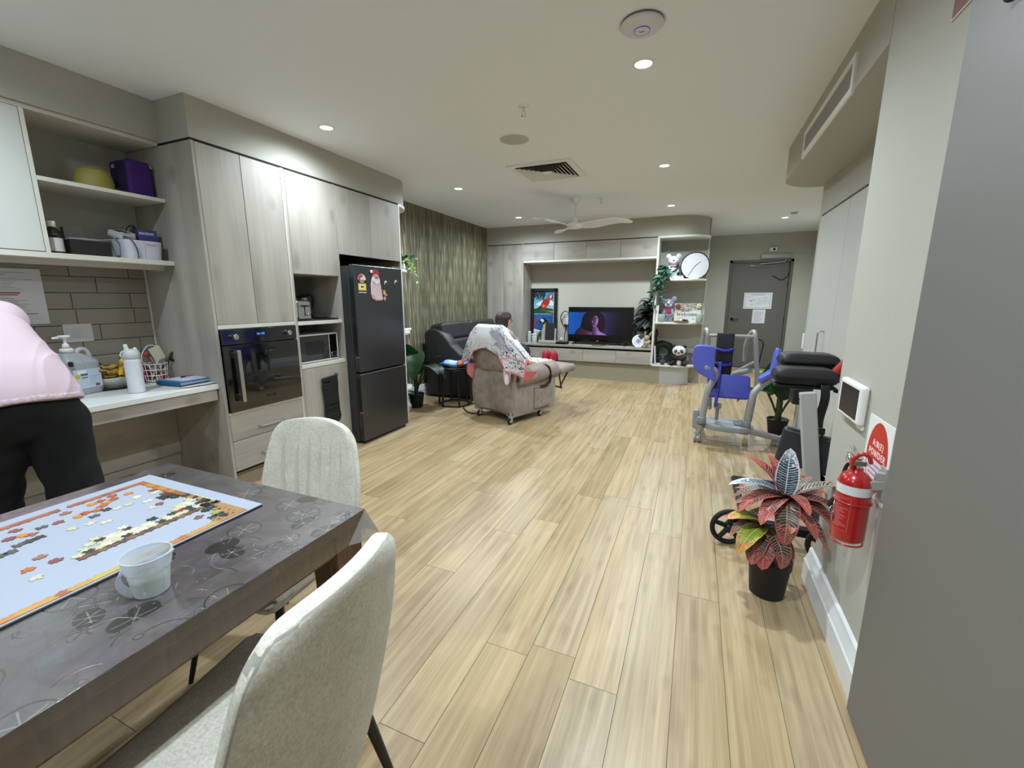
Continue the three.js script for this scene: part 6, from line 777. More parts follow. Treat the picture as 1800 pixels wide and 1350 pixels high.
{ // person in the recliner
  const t = thing('person', 'dark-haired person sitting in the recliner wearing red slip-on shoes, seen from behind', 'person', [RC[0] - 0.13, -0.065, RC[2] - 0.04], RY);
  P(t, 'body', blob([[0.06, 0.56, -0.06, 0.06, 0.66, -0.02, 0.13, 0.12], [0.06, 0.66, -0.02, 0.07, 0.88, 0.02, 0.12, 0.125], [-0.04, 0.96, 0.02, 0.18, 0.96, 0.02, 0.075, 0.075], [0.07, 0.96, 0.02, 0.08, 1.08, 0.03, 0.06, 0.052],
    [0.0, 0.58, -0.1, -0.07, 0.63, -0.52, 0.085, 0.066], [0.12, 0.58, -0.1, 0.1, 0.63, -0.52, 0.085, 0.066], [-0.07, 0.63, -0.52, -0.12, 0.6, -0.93, 0.062, 0.045], [0.1, 0.63, -0.52, 0.0, 0.6, -0.93, 0.062, 0.045],
    [0.19, 0.94, 0.02, 0.27, 0.72, -0.08, 0.05, 0.042], [0.27, 0.72, -0.08, 0.2, 0.68, -0.3, 0.042, 0.032], [-0.06, 0.94, 0.02, -0.16, 0.72, -0.08, 0.05, 0.042], [-0.16, 0.72, -0.08, -0.05, 0.68, -0.3, 0.042, 0.032]], 80, 0.04, 0.03), M.skin);
  // head turned a little to the right
  const h = P(t, 'head', blob([{ c: [0, 0.0, 0], r: [0.076, 0.105, 0.095] }, { c: [0, -0.035, -0.035], r: [0.058, 0.075, 0.062] }, [0, -0.02, -0.09, 0, -0.035, -0.112, 0.012, 0.016], [0.076, -0.01, 0.01, 0.08, 0.012, 0.014, 0.016, 0.018], [-0.076, -0.01, 0.01, -0.08, 0.012, 0.014, 0.016, 0.018], [0, -0.07, -0.075, 0, -0.075, -0.085, 0.022, 0.018], [0, -0.09, 0.0, 0, -0.16, 0.015, 0.05, 0.052]], 56, 0.025, 0.02), M.skin);
  h.position.set(0.045, 1.2, 0.03); h.rotation.y = 0.22;
  P(h, 'hair', blob([{ c: [0, 0.03, 0.018], r: [0.09, 0.098, 0.102] }, { c: [0, -0.05, 0.055], r: [0.074, 0.06, 0.055] }, { c: [0.0, 0.07, -0.05], r: [0.07, 0.05, 0.06] }], 60, 0.03, 0.03, (d, x, y, z) => Math.max(d + 0.003 * Math.sin(x * 220 + y * 40 + z * 90), Math.hypot(x / 0.068, (y + 0.065) / 0.1, (z + 0.105) / 0.085) < 1 ? 0.01 : d)), M.hair);
  P(h, 'glasses', join(bar([0.08, 0.018, 0.01], [0.075, 0.018, -0.08], 0.003), bar([-0.08, 0.018, 0.01], [-0.075, 0.018, -0.08], 0.003), new THREE.TorusGeometry(0.026, 0.003, 6, 20).translate(0.036, 0.015, -0.096), new THREE.TorusGeometry(0.026, 0.003, 6, 20).translate(-0.036, 0.015, -0.096)), M.dark);
  P(h, 'mouth', sph(0.018, 0, -0.062, -0.096, 1.1, 0.25, 0.3), col(0x9a5a50)); for (const s of [-1, 1]) P(h, 'eye', sph(0.01, s * 0.033, 0.014, -0.083), col(0x3a2c24, 0.2));
  P(t, 'top', blob([[0.06, 0.54, -0.06, 0.06, 0.66, -0.02, 0.14, 0.132], [0.06, 0.66, -0.02, 0.07, 0.88, 0.02, 0.132, 0.137], [-0.05, 0.955, 0.02, 0.19, 0.955, 0.02, 0.084, 0.084], [0.19, 0.94, 0.02, 0.27, 0.74, -0.07, 0.062, 0.056], [0.27, 0.74, -0.07, 0.25, 0.72, -0.13, 0.056, 0.052], [-0.06, 0.94, 0.02, -0.16, 0.74, -0.07, 0.062, 0.056]], 60, 0.03, 0.03), col(0xc98a8c, 0.85));
  const pt = canv(256, 256, (g) => { const r = rng(6); g.fillStyle = '#dedbd9'; g.fillRect(0, 0, 256, 256); g.strokeStyle = '#6b6870'; g.lineWidth = 4; for (let i = 0; i < 26; i++) { g.beginPath(); g.arc(r() * 256, r() * 256, 10 + r() * 16, 0, 4 + r() * 2); g.stroke(); } }); pt.wrapS = pt.wrapT = THREE.RepeatWrapping; pt.repeat.set(3, 3);
  P(t, 'trousers', blob([[0.06, 0.54, -0.06, 0.06, 0.6, -0.06, 0.145, 0.14], [0.0, 0.58, -0.1, -0.07, 0.63, -0.52, 0.1, 0.082], [0.12, 0.58, -0.1, 0.1, 0.63, -0.52, 0.1, 0.082], [-0.07, 0.63, -0.52, -0.11, 0.605, -0.84, 0.078, 0.062], [0.1, 0.63, -0.52, 0.01, 0.605, -0.84, 0.078, 0.062]], 70, 0.03, 0.03), std(0xffffff, 0.85, { map: pt }));
  const hand = (x, s) => [[x, 0.68, -0.3, x - s * 0.015, 0.665, -0.38, 0.03, 0.03], ...[-0.028, -0.01, 0.008, 0.026].map((o, i) => [x - s * 0.015 + o, 0.665, -0.375, x - s * 0.02 + o * 1.2, 0.645 - 0.005 * i, -0.44 - 0.012 * (i === 1 || i === 2 ? 1 : 0), 0.0095, 0.0085]), [x - s * 0.03, 0.668, -0.33, x - s * 0.062, 0.66, -0.37, 0.011, 0.0095]];
  for (const s of [-1, 1]) P(t, 'hand', blob(hand(s > 0 ? 0.2 : -0.05, s), 48, 0.008, 0.012), M.skin);
  const red = col(0xa3182c, 0.45);
  for (const x of [-0.125, 0.005]) { const s = P(t, 'shoe', blob([{ c: [x, 0.62, -1.0], r: [0.047, 0.125, 0.055] }, { c: [x, 0.695, -1.012], r: [0.043, 0.062, 0.048] }, [x, 0.555, -0.99, x, 0.56, -0.96, 0.05, 0.046]], 44, 0.03, 0.02), red); P(s, 'sole', rot(lathe([[0, -0.008], [0.044, -0.008], [0.047, 0], [0.044, 0.008], [0, 0.008]], 28), Math.PI / 2).scale(1, 2.4, 1).translate(x, 0.64, -1.058), col(0x8a1426, 0.6)); P(s, 'sock', bar([x, 0.6, -0.9], [x, 0.6, -0.97], 0.047, 0.047), M.white); }
}
// ---------------------------------------------------------------- right side: aids, plants, pillar fittings
{ // stand aid
  const t = thing('stand_aid', 'grey patient stand aid with blue hip pads and blue seat board', 'stand aid', [0, 0, 0]);
  const G = std(0xa3a1a0, 0.4, { metalness: 0.25 }), B = col(0x5660c4, 0.5), B2 = col(0x2f3690, 0.6);
  P(t, 'mast', tube([[0.2, 0.3, -4.78], [0.165, 0.75, -4.78], [0.135, 0.95, -4.77], [0.122, 1.06, -4.76], [0.11, 1.1, -4.8], [0.09, 1.06, -4.88], [0.08, 0.92, -4.92]], 0.021, 50, 12), G);
  P(t, 'mast', tube([[0.575, 0.2, -4.78], [0.6, 0.6, -4.78], [0.57, 0.85, -4.77], [0.545, 1.04, -4.76], [0.535, 1.09, -4.79], [0.51, 1.06, -4.88], [0.49, 0.95, -4.95], [0.5, 0.78, -5.05]], 0.021, 50, 12), G);
  P(t, 'cross_bar', bar([0.12, 1.045, -4.76], [0.545, 1.045, -4.76], 0.017), G);
  P(t, 'side_tube', tube([[0.125, 0.22, -4.5], [0.14, 0.36, -4.5], [0.165, 0.54, -4.51], [0.205, 0.64, -4.52], [0.215, 0.7, -4.5], [0.19, 0.745, -4.47], [0.13, 0.765, -4.45]], 0.031, 50, 12), G);
  P(t, 'side_tube', tube([[0.515, 0.2, -4.5], [0.53, 0.4, -4.5], [0.55, 0.53, -4.51], [0.6, 0.6, -4.53], [0.66, 0.66, -4.53], [0.715, 0.715, -4.52]], 0.031, 50, 12), G);
  const padL = new THREE.Shape(); padL.moveTo(-0.08, 0.06); padL.quadraticCurveTo(-0.09, 0.115, -0.03, 0.115); padL.lineTo(0.05, 0.112); padL.quadraticCurveTo(0.09, 0.11, 0.088, 0.05); padL.lineTo(0.08, -0.05); padL.quadraticCurveTo(0.09, -0.15, 0.12, -0.2); padL.quadraticCurveTo(0.0, -0.16, -0.06, -0.1); padL.quadraticCurveTo(-0.09, -0.04, -0.08, 0.06);
  P(t, 'hip_pad', toCreasedNormals(ext(padL, 0.02, 0.012, 14), 0.9).translate(0.095, 0.85, -4.46), B);
  P(t, 'hip_pad', slab(12, 16, (u, v) => { const s = (u - 0.5) * 0.2 * Math.pow(Math.sin(Math.PI * Math.min(0.94, Math.max(0.06, v))), 0.3); return V3(0.62 + 0.08 * Math.pow(v - 0.1, 2) + 0.02 * Math.sin(v * 4) - (v < 0.3 ? (0.3 - v) * 0.28 : 0) + 0.045, 0.66 + v * 0.3, -4.52 + s); }, () => [0.016, 0.016]), B);
  const seat = rrect(0.36, 0.225, 0.035); P(t, 'seat_board', toCreasedNormals(ext(seat, 0.012, 0.006, 12), 0.9).rotateX(-0.5).translate(0.335, 0.575, -4.55), B2); P(t, 'board_bracket', join(bar([0.165, 0.55, -4.51], [0.2, 0.55, -4.56], 0.014), bar([0.545, 0.52, -4.51], [0.5, 0.55, -4.56], 0.014)), G);
  P(t, 'sling_belt', slab(8, 30, (u, v) => V3(0.285 + (u - 0.5) * 0.155 - 0.005 * v, 1.07 - v * 0.42, -4.74 + 0.06 * Math.sin(v * 2.2)), () => [0.007, 0.007]), std(0x14151c, 0.85));
  for (const y of [0.92, 0.78]) P(t, 'belt_loop', tube([[0.215, y, -4.67], [0.29, y - 0.015, -4.655], [0.355, y, -4.67]], 0.016, 20, 8), col(0x1c2290, 0.6));
  P(t, 'hanging_strap', slab(4, 20, (u, v) => V3(0.255 + (u - 0.5) * 0.03 - 0.02 * v, 0.8 - v * 0.4, -4.64 + 0.22 * v), () => [0.004, 0.004]), col(0x1a1f88, 0.6));
  P(t, 'clutch_arm', join(tube([[0.6, 0.8, -4.85], [0.52, 0.72, -4.98], [0.46, 0.66, -5.05], [0.4, 0.6, -5.1]], 0.021, 24, 10), bar([0.55, 0.69, -4.95], [0.42, 0.62, -5.08], 0.03)), M.plasticGrey); P(t, 'control_cable', tube([[0.58, 1.02, -4.78], [0.62, 0.98, -4.79], [0.61, 0.85, -4.8], [0.6, 0.72, -4.81]], 0.006, 24, 6), M.dark);
  P(t, 'knee_pad', join(cbx(0.07, 0.055, 0.04, 0.012, 0.26, 0.38, -4.55), bar([0.26, 0.23, -4.58], [0.262, 0.36, -4.56], 0.017)), M.plasticGrey);
  const plat = new THREE.Shape(); plat.moveTo(-0.26, -0.16); plat.lineTo(0.16, -0.16); plat.lineTo(0.17, 0.14); plat.quadraticCurveTo(0.1, 0.2, -0.05, 0.17); plat.quadraticCurveTo(-0.18, 0.16, -0.2, 0.08); plat.lineTo(-0.26, 0.06); plat.closePath(); P(t, 'foot_platform', toCreasedNormals(ext(plat, 0.035, 0.01, 14), 0.7).rotateX(Math.PI / 2).translate(0.36, 0.2, -4.6), M.plasticGrey); P(t, 'foot_tray', toCreasedNormals(ext(rrect(0.1, 0.16, 0.03), 0.004, 0.003), 0.7).rotateX(Math.PI / 2).translate(0.47, 0.218, -4.58), col(0x6f7478));
  for (const x of [0.125, 0.515]) P(t, 'socket', join(lathe([[0, 0], [0.042, 0], [0.042, 0.06], [0.036, 0.07], [0, 0.07]], 24).translate(x, 0.2, -4.5), bx(x - 0.055, x + 0.03, 0.13, 0.24, -4.56, -4.49, 0.012)), M.plasticGrey);
  P(t, 'battery_box', bx(0.045, 0.1, 0.14, 0.33, -4.62, -4.5, 0.015), M.plasticGrey);
  P(t, 'base_leg', bar([0.125, 0.19, -4.5], [0.1, 0.075, -4.52], 0.026, 0.022), G); P(t, 'base_leg', rot(cbx(0.34, 0.05, 0.06, 0.012), 0, 0.35, -0.26).translate(0.665, 0.13, -4.58), G); P(t, 'base_leg', join(bar([0.15, 0.15, -4.6], [0.1, 0.1, -5.3], 0.025), bar([0.55, 0.15, -4.6], [0.62, 0.1, -5.3], 0.025)), G);
  for (const [x, z, n] of [[0.1, -4.52, 1], [0.79, -4.66, 1], [0.1, -5.32, 0], [0.62, -5.32, 0]]) { const c = P(t, 'castor', join(bar([x, 0.06, z], [x, 0.11, z], 0.016), rot(lathe([[0.0, -0.035], [0.03, -0.034], [0.03, -0.03], [0, -0.03]], 20), 0, 0, Math.PI / 2).translate(x, 0.05, z)), M.paleMetal); for (const s of [-1, 1]) P(c, 'wheel', lathe([[0.02, -0.011], [0.04, -0.012], [0.047, -0.006], [0.047, 0.006], [0.04, 0.012], [0.02, 0.011]], 28).rotateZ(Math.PI / 2).translate(x + s * 0.02, 0.047, z), M.plasticGrey); P(c, 'hub', bar([x - 0.034, 0.047, z], [x + 0.034, 0.047, z], 0.026), M.white); }
}
{ // hall plant
  const t = thing('potted_plant', 'broad-leaved green plant in a black pot behind the stand aid', 'plant', [0.87, 0, -5.1]);
  P(t, 'pot', lathe([[0, 0], [0.075, 0], [0.1, 0.165], [0.105, 0.17], [0.1, 0.175], [0.09, 0.15], [0, 0.15]], 32), M.potBlack);
  P(t, 'stem', join(tube([[0, 0.14, 0], [0.0, 0.28, 0], [0.0, 0.4, 0]], 0.03, 16, 8), tube([[-0.01, 0.2, 0], [-0.07, 0.34, 0.02], [-0.12, 0.44, 0.04]], 0.011, 16, 8), tube([[0.01, 0.2, 0], [0.06, 0.34, 0.02], [0.1, 0.42, 0.03]], 0.011, 16, 8)), col(0x33401f));
  const L = (len, w, x, y, z, ry, rise, droop, c) => P(t, 'leaf', leaf(len, w, rise, droop, 0.16, 0.8, 12, 6, 0.03).rotateY(ry).translate(x, y, z), green(c));
  L(0.48, 0.26, -0.08, 0.42, 0.0, 0.1, 1.5, 0.6, 0x1a6a2e); L(0.44, 0.26, 0.03, 0.38, 0.04, 0.2, 1.2, 1.3, 0x22381c); L(0.4, 0.2, -0.1, 0.42, 0.04, -1.2, 0.7, 1.9, 0x1c2e18); L(0.4, 0.2, 0.08, 0.4, 0.02, 1.3, 0.8, 1.9, 0x1c3418); L(0.36, 0.2, -0.03, 0.7, 0.03, 0.3, -0.1, 1.8, 0x1e3a1c); L(0.38, 0.22, -0.06, 0.45, -0.05, -2.4, 1.1, 1.2, 0x1b6b2d); L(0.36, 0.2, -0.02, 0.46, 0.02, -0.7, 1.3, 1.2, 0x2a7a34);
}
{ const t = thing('plastic_bag', 'small clear plastic bag on the floor behind the plant pot', 'bag', [0.93, 0, -4.8]); P(t, 'bag', blob([[0, 0.05, 0, 0.02, 0.08, 0, 0.06, 0.05], [-0.04, 0.04, 0.02, 0.04, 0.04, -0.02, 0.05, 0.05]], 36, 0.03, 0.02, (d, x, y, z) => Math.max(d + 0.006 * Math.sin(x * 90 + y * 60) * Math.sin(z * 90), 0.002 - y)), phy(0xc9c9cc, 0.25)); P(t, 'knot', sph(0.02, 0.02, 0.13, 0, 1, 0.8, 1), phy(0xc9c9cc, 0.25)); }
{ // standing/walking frame with black pads
  const t = thing('standing_frame', 'standing support frame with two thick black pads and grey posts beside the pillar', 'walking aid', [0, 0, 0]);
  const lg = col(0xb9b9b8, 0.5), bl = phy(0x111113, 0.4, { bumpMap: leatherBump, bumpScale: 0.0006 });
  const pad = (cx, cy, cz, w, h, d) => slab(28, 20, (u, v) => { const a = (u - 0.5) * 2, b = (v - 0.5) * 2; const k = Math.min(1, 1.06 / Math.pow(Math.pow(Math.abs(a), 5) + Math.pow(Math.abs(b), 5) + 1e-6, 0.2)); return V3(cx + a * w / 2 * k, cy + 0.01 * Math.abs(a) * a * 0, cz - b * d / 2 * k); }, (u, v) => { const e = Math.pow(Math.max(0, 1 - Math.pow(Math.abs(u - 0.5) * 2, 6)), 0.5) * Math.pow(Math.max(0, 1 - Math.pow(Math.abs(v - 0.5) * 2, 6)), 0.5); return [0.006 + h * 0.5 * e, 0.006 + h * 0.45 * e]; });
  P(t, 'pad', pad(0.64, 0.935, -3.12, 0.33, 0.1, 0.2), bl); P(t, 'pad', pad(0.7, 1.0, -3.36, 0.33, 0.1, 0.22), bl);
  P(t, 'pad_tray', join(bx(0.48, 0.8, 0.868, 0.885, -3.22, -3.04, 0.004), bx(0.58, 0.68, 0.77, 0.87, -3.14, -3.02, 0.008), bx(0.56, 0.84, 0.94, 0.955, -3.47, -3.28, 0.004)), M.black);
  P(t, 'post', join(rot(cbx(0.085, 0.86, 0.05, 0.008), 0.02, 0, 0.155).translate(0.715, 0.43, -3.02)), lg); P(t, 'post', rot(cbx(0.05, 0.7, 0.05, 0.008), 0, 0, 0.12).translate(0.74, 0.5, -3.24), std(0x7e7e7d, 0.5)); P(t, 'adjuster_knob', rot(lathe([[0, 0], [0.018, 0], [0.018, 0.02], [0.012, 0.028], [0, 0.028]], 18), Math.PI / 2).translate(0.63, 0.81, -3.02), M.chrome);
  P(t, 'shin_pad', rot(bx(-0.17, 0.17, -0.12, 0.12, -0.04, 0.04, 0.025), 0.0, -0.28, -0.14).translate(0.73, 0.45, -3.14), phy(0x2d2f36, 0.4));
  P(t, 'hanging_strap', slab(4, 24, (u, v) => V3(0.735 + (u - 0.5) * 0.045 + 0.005 * Math.sin(v * 5), 0.9 - v * 0.26, -3.02 + 0.01 * Math.sin(v * 6)), () => [0.004, 0.004]), M.black); P(t, 'buckle', join(bx(0.71, 0.765, 0.6, 0.64, -3.025, -3.005, 0.006), bx(0.716, 0.727, 0.575, 0.605, -3.02, -3.01, 0.003), bx(0.748, 0.759, 0.575, 0.605, -3.02, -3.01, 0.003)), M.black);
  P(t, 'handlebar', join(tube([[0.7, 0.93, -3.2], [0.8, 0.93, -3.2], [0.86, 0.95, -3.18], [0.9, 0.98, -3.15]], 0.02, 24, 10), bx(0.78, 0.9, 0.9, 0.95, -3.24, -3.12, 0.015)), M.black); P(t, 'grip', bar([0.82, 0.965, -3.16], [0.9, 1.12, -3.1], 0.03, 0.024), col(0xb5352f, 0.5)); P(t, 'brake_lever', join(bar([0.8, 0.86, -3.1], [0.93, 0.84, -3.05], 0.012), bar([0.86, 0.84, -3.08], [0.87, 0.93, -3.12], 0.006)), M.black);
  P(t, 'axle', join(rot(cbx(0.52, 0.05, 0.055, 0.008), 0, 0, 0).translate(0.55, 0.115, -2.68), bx(0.7, 0.78, 0.09, 0.16, -3.1, -2.66, 0.008)), M.black); P(t, 'base_frame', join(bar([0.36, 0.06, -3.5], [0.36, 0.1, -2.7], 0.022), bar([0.82, 0.06, -3.5], [0.82, 0.1, -2.7], 0.022), bar([0.36, 0.06, -3.5], [0.82, 0.06, -3.5], 0.022)), M.black);
  for (const x of [0.27, 0.74]) { const w = P(t, 'wheel', new THREE.TorusGeometry(0.094, 0.014, 12, 48).rotateY(0.25).translate(x, 0.107, -2.6), M.blackRubber); P(w, 'hub', bar([x, 0.107, -2.64], [x, 0.107, -2.56], 0.022), M.black); P(w, 'spokes', join(...[0, 1, 2, 3, 4].map(i => { const a = i * 1.2566 + 0.3; return bar([x, 0.107, -2.6], [x + 0.088 * Math.cos(a), 0.107 + 0.09 * Math.sin(a), -2.6 - 0.022 * Math.cos(a)], 0.016, 0.012); })), M.black); }
  P(t, 'brake_cap', join(bar([0.33, 0.36, -2.72], [0.4, 0.345, -2.74], 0.014), bar([0.4, 0.345, -2.74], [0.52, 0.3, -2.85], 0.008), bar([0.52, 0.3, -2.85], [0.6, 0.14, -2.72], 0.008)), M.black);
}
// pillar fittings
{ const t = thing('wall_tablet', 'white-framed dark touch panel on the pillar above the extinguisher', 'screen', [0.63, 0.995, -2.12]); P(t, 'frame', bx(-0.028, 0, -0.078, 0.078, -0.132, 0.132, 0.012), M.white); P(t, 'screen', bx(-0.0295, -0.027, -0.06, 0.06, -0.105, 0.105, 0.001), phy(0x090909, 0.35)); P(t, 'mount', bx(-0.01, 0, -0.095, -0.07, 0.06, 0.125, 0.003), M.white); }
{
  const t = thing('extinguisher_sign', 'white plate with red sign lettered A:B(E) POWDER above the extinguisher', 'sign', [0.63, 0.855, -1.835]);
  P(t, 'plate', bx(-0.003, 0, -0.15, 0.13, -0.115, 0.105, 0.001), M.white);
  const d = canv(256, 384, (g, w, h) => { g.fillStyle = '#e3e0e2'; g.fillRect(0, 0, w, h); g.save(); g.beginPath(); g.ellipse(128, 190, 122, 186, 0, 0, 7); g.clip(); g.fillStyle = '#c4281f'; g.fillRect(0, 0, w, h); g.fillStyle = '#e2dde2'; g.fillRect(0, 206, w, 140); g.fillStyle = '#9c2a50'; g.fillRect(0, 340, w, 60); g.restore(); g.strokeStyle = '#c4281f'; g.lineWidth = 9; g.beginPath(); g.ellipse(128, 190, 118, 182, 0, 0, 7); g.stroke(); g.fillStyle = '#f3e6e2'; g.textAlign = 'center'; g.font = 'bold 46px sans-serif'; g.fillText('A:B(E)', 128, 138); g.font = 'bold 48px sans-serif'; g.fillText('POWDER', 128, 190); g.fillStyle = '#b98aa6'; for (let i = 0; i < 4; i++) g.fillRect(40 + i * 6, 226 + i * 26, 176 - i * 12, 11); });
  const sh = new THREE.Shape(); sh.absellipse(0, -0.01, 0.092, 0.128, 0, Math.PI * 2); const g = new THREE.ShapeGeometry(sh, 32); const p = g.attributes.position, u = g.attributes.uv; for (let i = 0; i < p.count; i++) u.setXY(i, (p.getX(i) + 0.096) / 0.192, (p.getY(i) + 0.142) / 0.266);
  P(t, 'red_print', g.rotateY(-Math.PI / 2).translate(-0.0038, 0, -0.003), std(0xffffff, 0.5, { map: d }));
}
{ // extinguisher
  const t = thing('fire_extinguisher', 'red dry powder fire extinguisher hanging on the pillar', 'fire extinguisher', [0.555, 0.56, -1.76]);
  const R = phy(0xb11116, 0.25, { clearcoat: 0.8, clearcoatRoughness: 0.1 }), r = 0.05;
  P(t, 'cylinder', lathe([[0, 0.004], [r - 0.012, 0], [r, 0.012], [r, 0.215], [r - 0.006, 0.235], [r - 0.02, 0.252], [0.018, 0.258], [0.016, 0.27], [0, 0.27]], 48), R);
  P(t, 'foot_ring', new THREE.TorusGeometry(r - 0.004, 0.003, 8, 40).rotateX(Math.PI / 2).translate(0, -0.006, 0), R);
  P(t, 'white_band', new THREE.CylinderGeometry(r + 0.0006, r + 0.0006, 0.032, 48, 1, true).translate(0, 0.196, 0), col(0xdcdce0, 0.4));
  const d = canv(512, 340, (g, w, h) => { g.fillStyle = '#b01a1e'; g.fillRect(0, 0, w, h); g.fillStyle = '#e8e0e2'; g.font = 'bold 58px sans-serif'; g.fillText('BOX', 30, 60); g.font = 'bold 20px sans-serif'; const rr = rng(4); g.strokeStyle = '#d8a9ac'; g.lineWidth = 2; g.strokeRect(190, 10, 290, 320); g.fillStyle = '#c77f84'; for (let i = 0; i < 22; i++) g.fillRect(205, 24 + i * 13, 120 + rr() * 140, 5); g.fillStyle = '#1e5c40'; g.fillRect(70, 170, 90, 140); g.fillStyle = '#dfe8e0'; g.fillRect(66, 166, 98, 5); g.fillRect(66, 308, 98, 5); g.beginPath(); g.arc(112, 210, 18, 0, 7); g.fill(); g.fillRect(92, 246, 44, 26); g.fillRect(108, 276, 20, 18); g.fillStyle = '#c9999c'; g.beginPath(); g.arc(230, 236, 18, 0, 7); g.stroke(); g.beginPath(); g.arc(276, 236, 18, 0, 7); g.stroke(); });
  P(t, 'label', new THREE.CylinderGeometry(r + 0.0005, r + 0.0005, 0.13, 40, 1, true, Math.PI * 1.02, Math.PI * 0.92).translate(0, 0.108, 0), std(0xffffff, 0.4, { map: d }));
  P(t, 'valve', join(bar([0, 0.26, 0], [0, 0.296, 0], 0.014), bx(-0.02, 0.02, 0.28, 0.298, -0.035, 0.02, 0.004)), M.chrome); P(t, 'gauge', rot(lathe([[0, 0], [0.017, 0], [0.018, 0.012], [0.012, 0.016], [0, 0.016]], 24), 0, 0, Math.PI / 2).translate(-0.016, 0.296, -0.01), M.chrome);
  P(t, 'lever', join(rot(cbx(0.016, 0.004, 0.1, 0.0015), 0.25, 0, 0).translate(0, 0.312, -0.045), rot(cbx(0.016, 0.004, 0.085, 0.0015), 0.05, 0, 0).translate(0, 0.288, -0.06)), M.chrome); P(t, 'red_collar', tube([[-0.02, 0.27, 0.01], [-0.022, 0.3, 0.02], [-0.005, 0.325, 0.025], [0.015, 0.322, 0.03], [0.025, 0.3, 0.025]], 0.007, 26, 8), R);
  P(t, 'hose', tube([[0.0, 0.275, -0.02], [-0.012, 0.27, -0.04], [-0.02, 0.24, -0.052], [-0.024, 0.17, -0.054], [-0.024, 0.12, -0.056]], 0.006, 30, 8), M.blackRubber); P(t, 'nozzle', bar([-0.03, 0.12, -0.062], [-0.035, 0.085, -0.085], 0.012, 0.015), M.blackRubber); P(t, 'hose_strap', new THREE.TorusGeometry(r + 0.002, 0.0035, 8, 40).rotateX(Math.PI / 2).translate(0, 0.148, 0), R);
  P(t, 'pin_ring', join(new THREE.TorusGeometry(0.014, 0.0018, 8, 24).rotateY(1.2).translate(-0.052, 0.125, 0.006), new THREE.TorusGeometry(0.013, 0.0018, 8, 24).rotateY(0.7).translate(-0.055, 0.104, 0.002)), M.steel); P(t, 'tag', rot(lathe([[0, 0], [0.011, 0], [0.011, 0.0015], [0, 0.0015]], 18), 0, 0, Math.PI / 2).scale(1, 1.5, 1).translate(-0.054, 0.08, 0.006), M.steel);
  P(t, 'bracket', join(bx(0.045, 0.074, 0.235, 0.268, 0.008, 0.03, 0.003), bx(0.066, 0.075, 0.17, 0.285, -0.012, 0.035, 0.002), rot(bx(0, 0.04, 0, 0.03, 0.016, 0.036, 0.002), 0, 0, 0.2).translate(0.034, 0.205, 0)), M.paleMetal);
}
{ const t = thing('exit_sign', 'dark red sign plate high on the pillar at the photo top edge', 'sign', [0.63, 2.34, -1.64]); P(t, 'plate', bx(-0.004, 0, -0.14, 0.14, -0.2, 0.2, 0.001), col(0xc9b8b0)); const d = canv(256, 180, (g, w, h) => { g.fillStyle = '#6e1c24'; g.fillRect(0, 0, w, h); g.fillStyle = '#b98a90'; lines(g, 24, 110, 200, 12, 4, 7, '#b07f86'); g.fillRect(24, 40, 200, 20); }); P(t, 'print', new THREE.PlaneGeometry(0.388, 0.268).rotateY(-Math.PI / 2).translate(-0.0048, 0, 0), std(0xffffff, 0.5, { map: d })); }

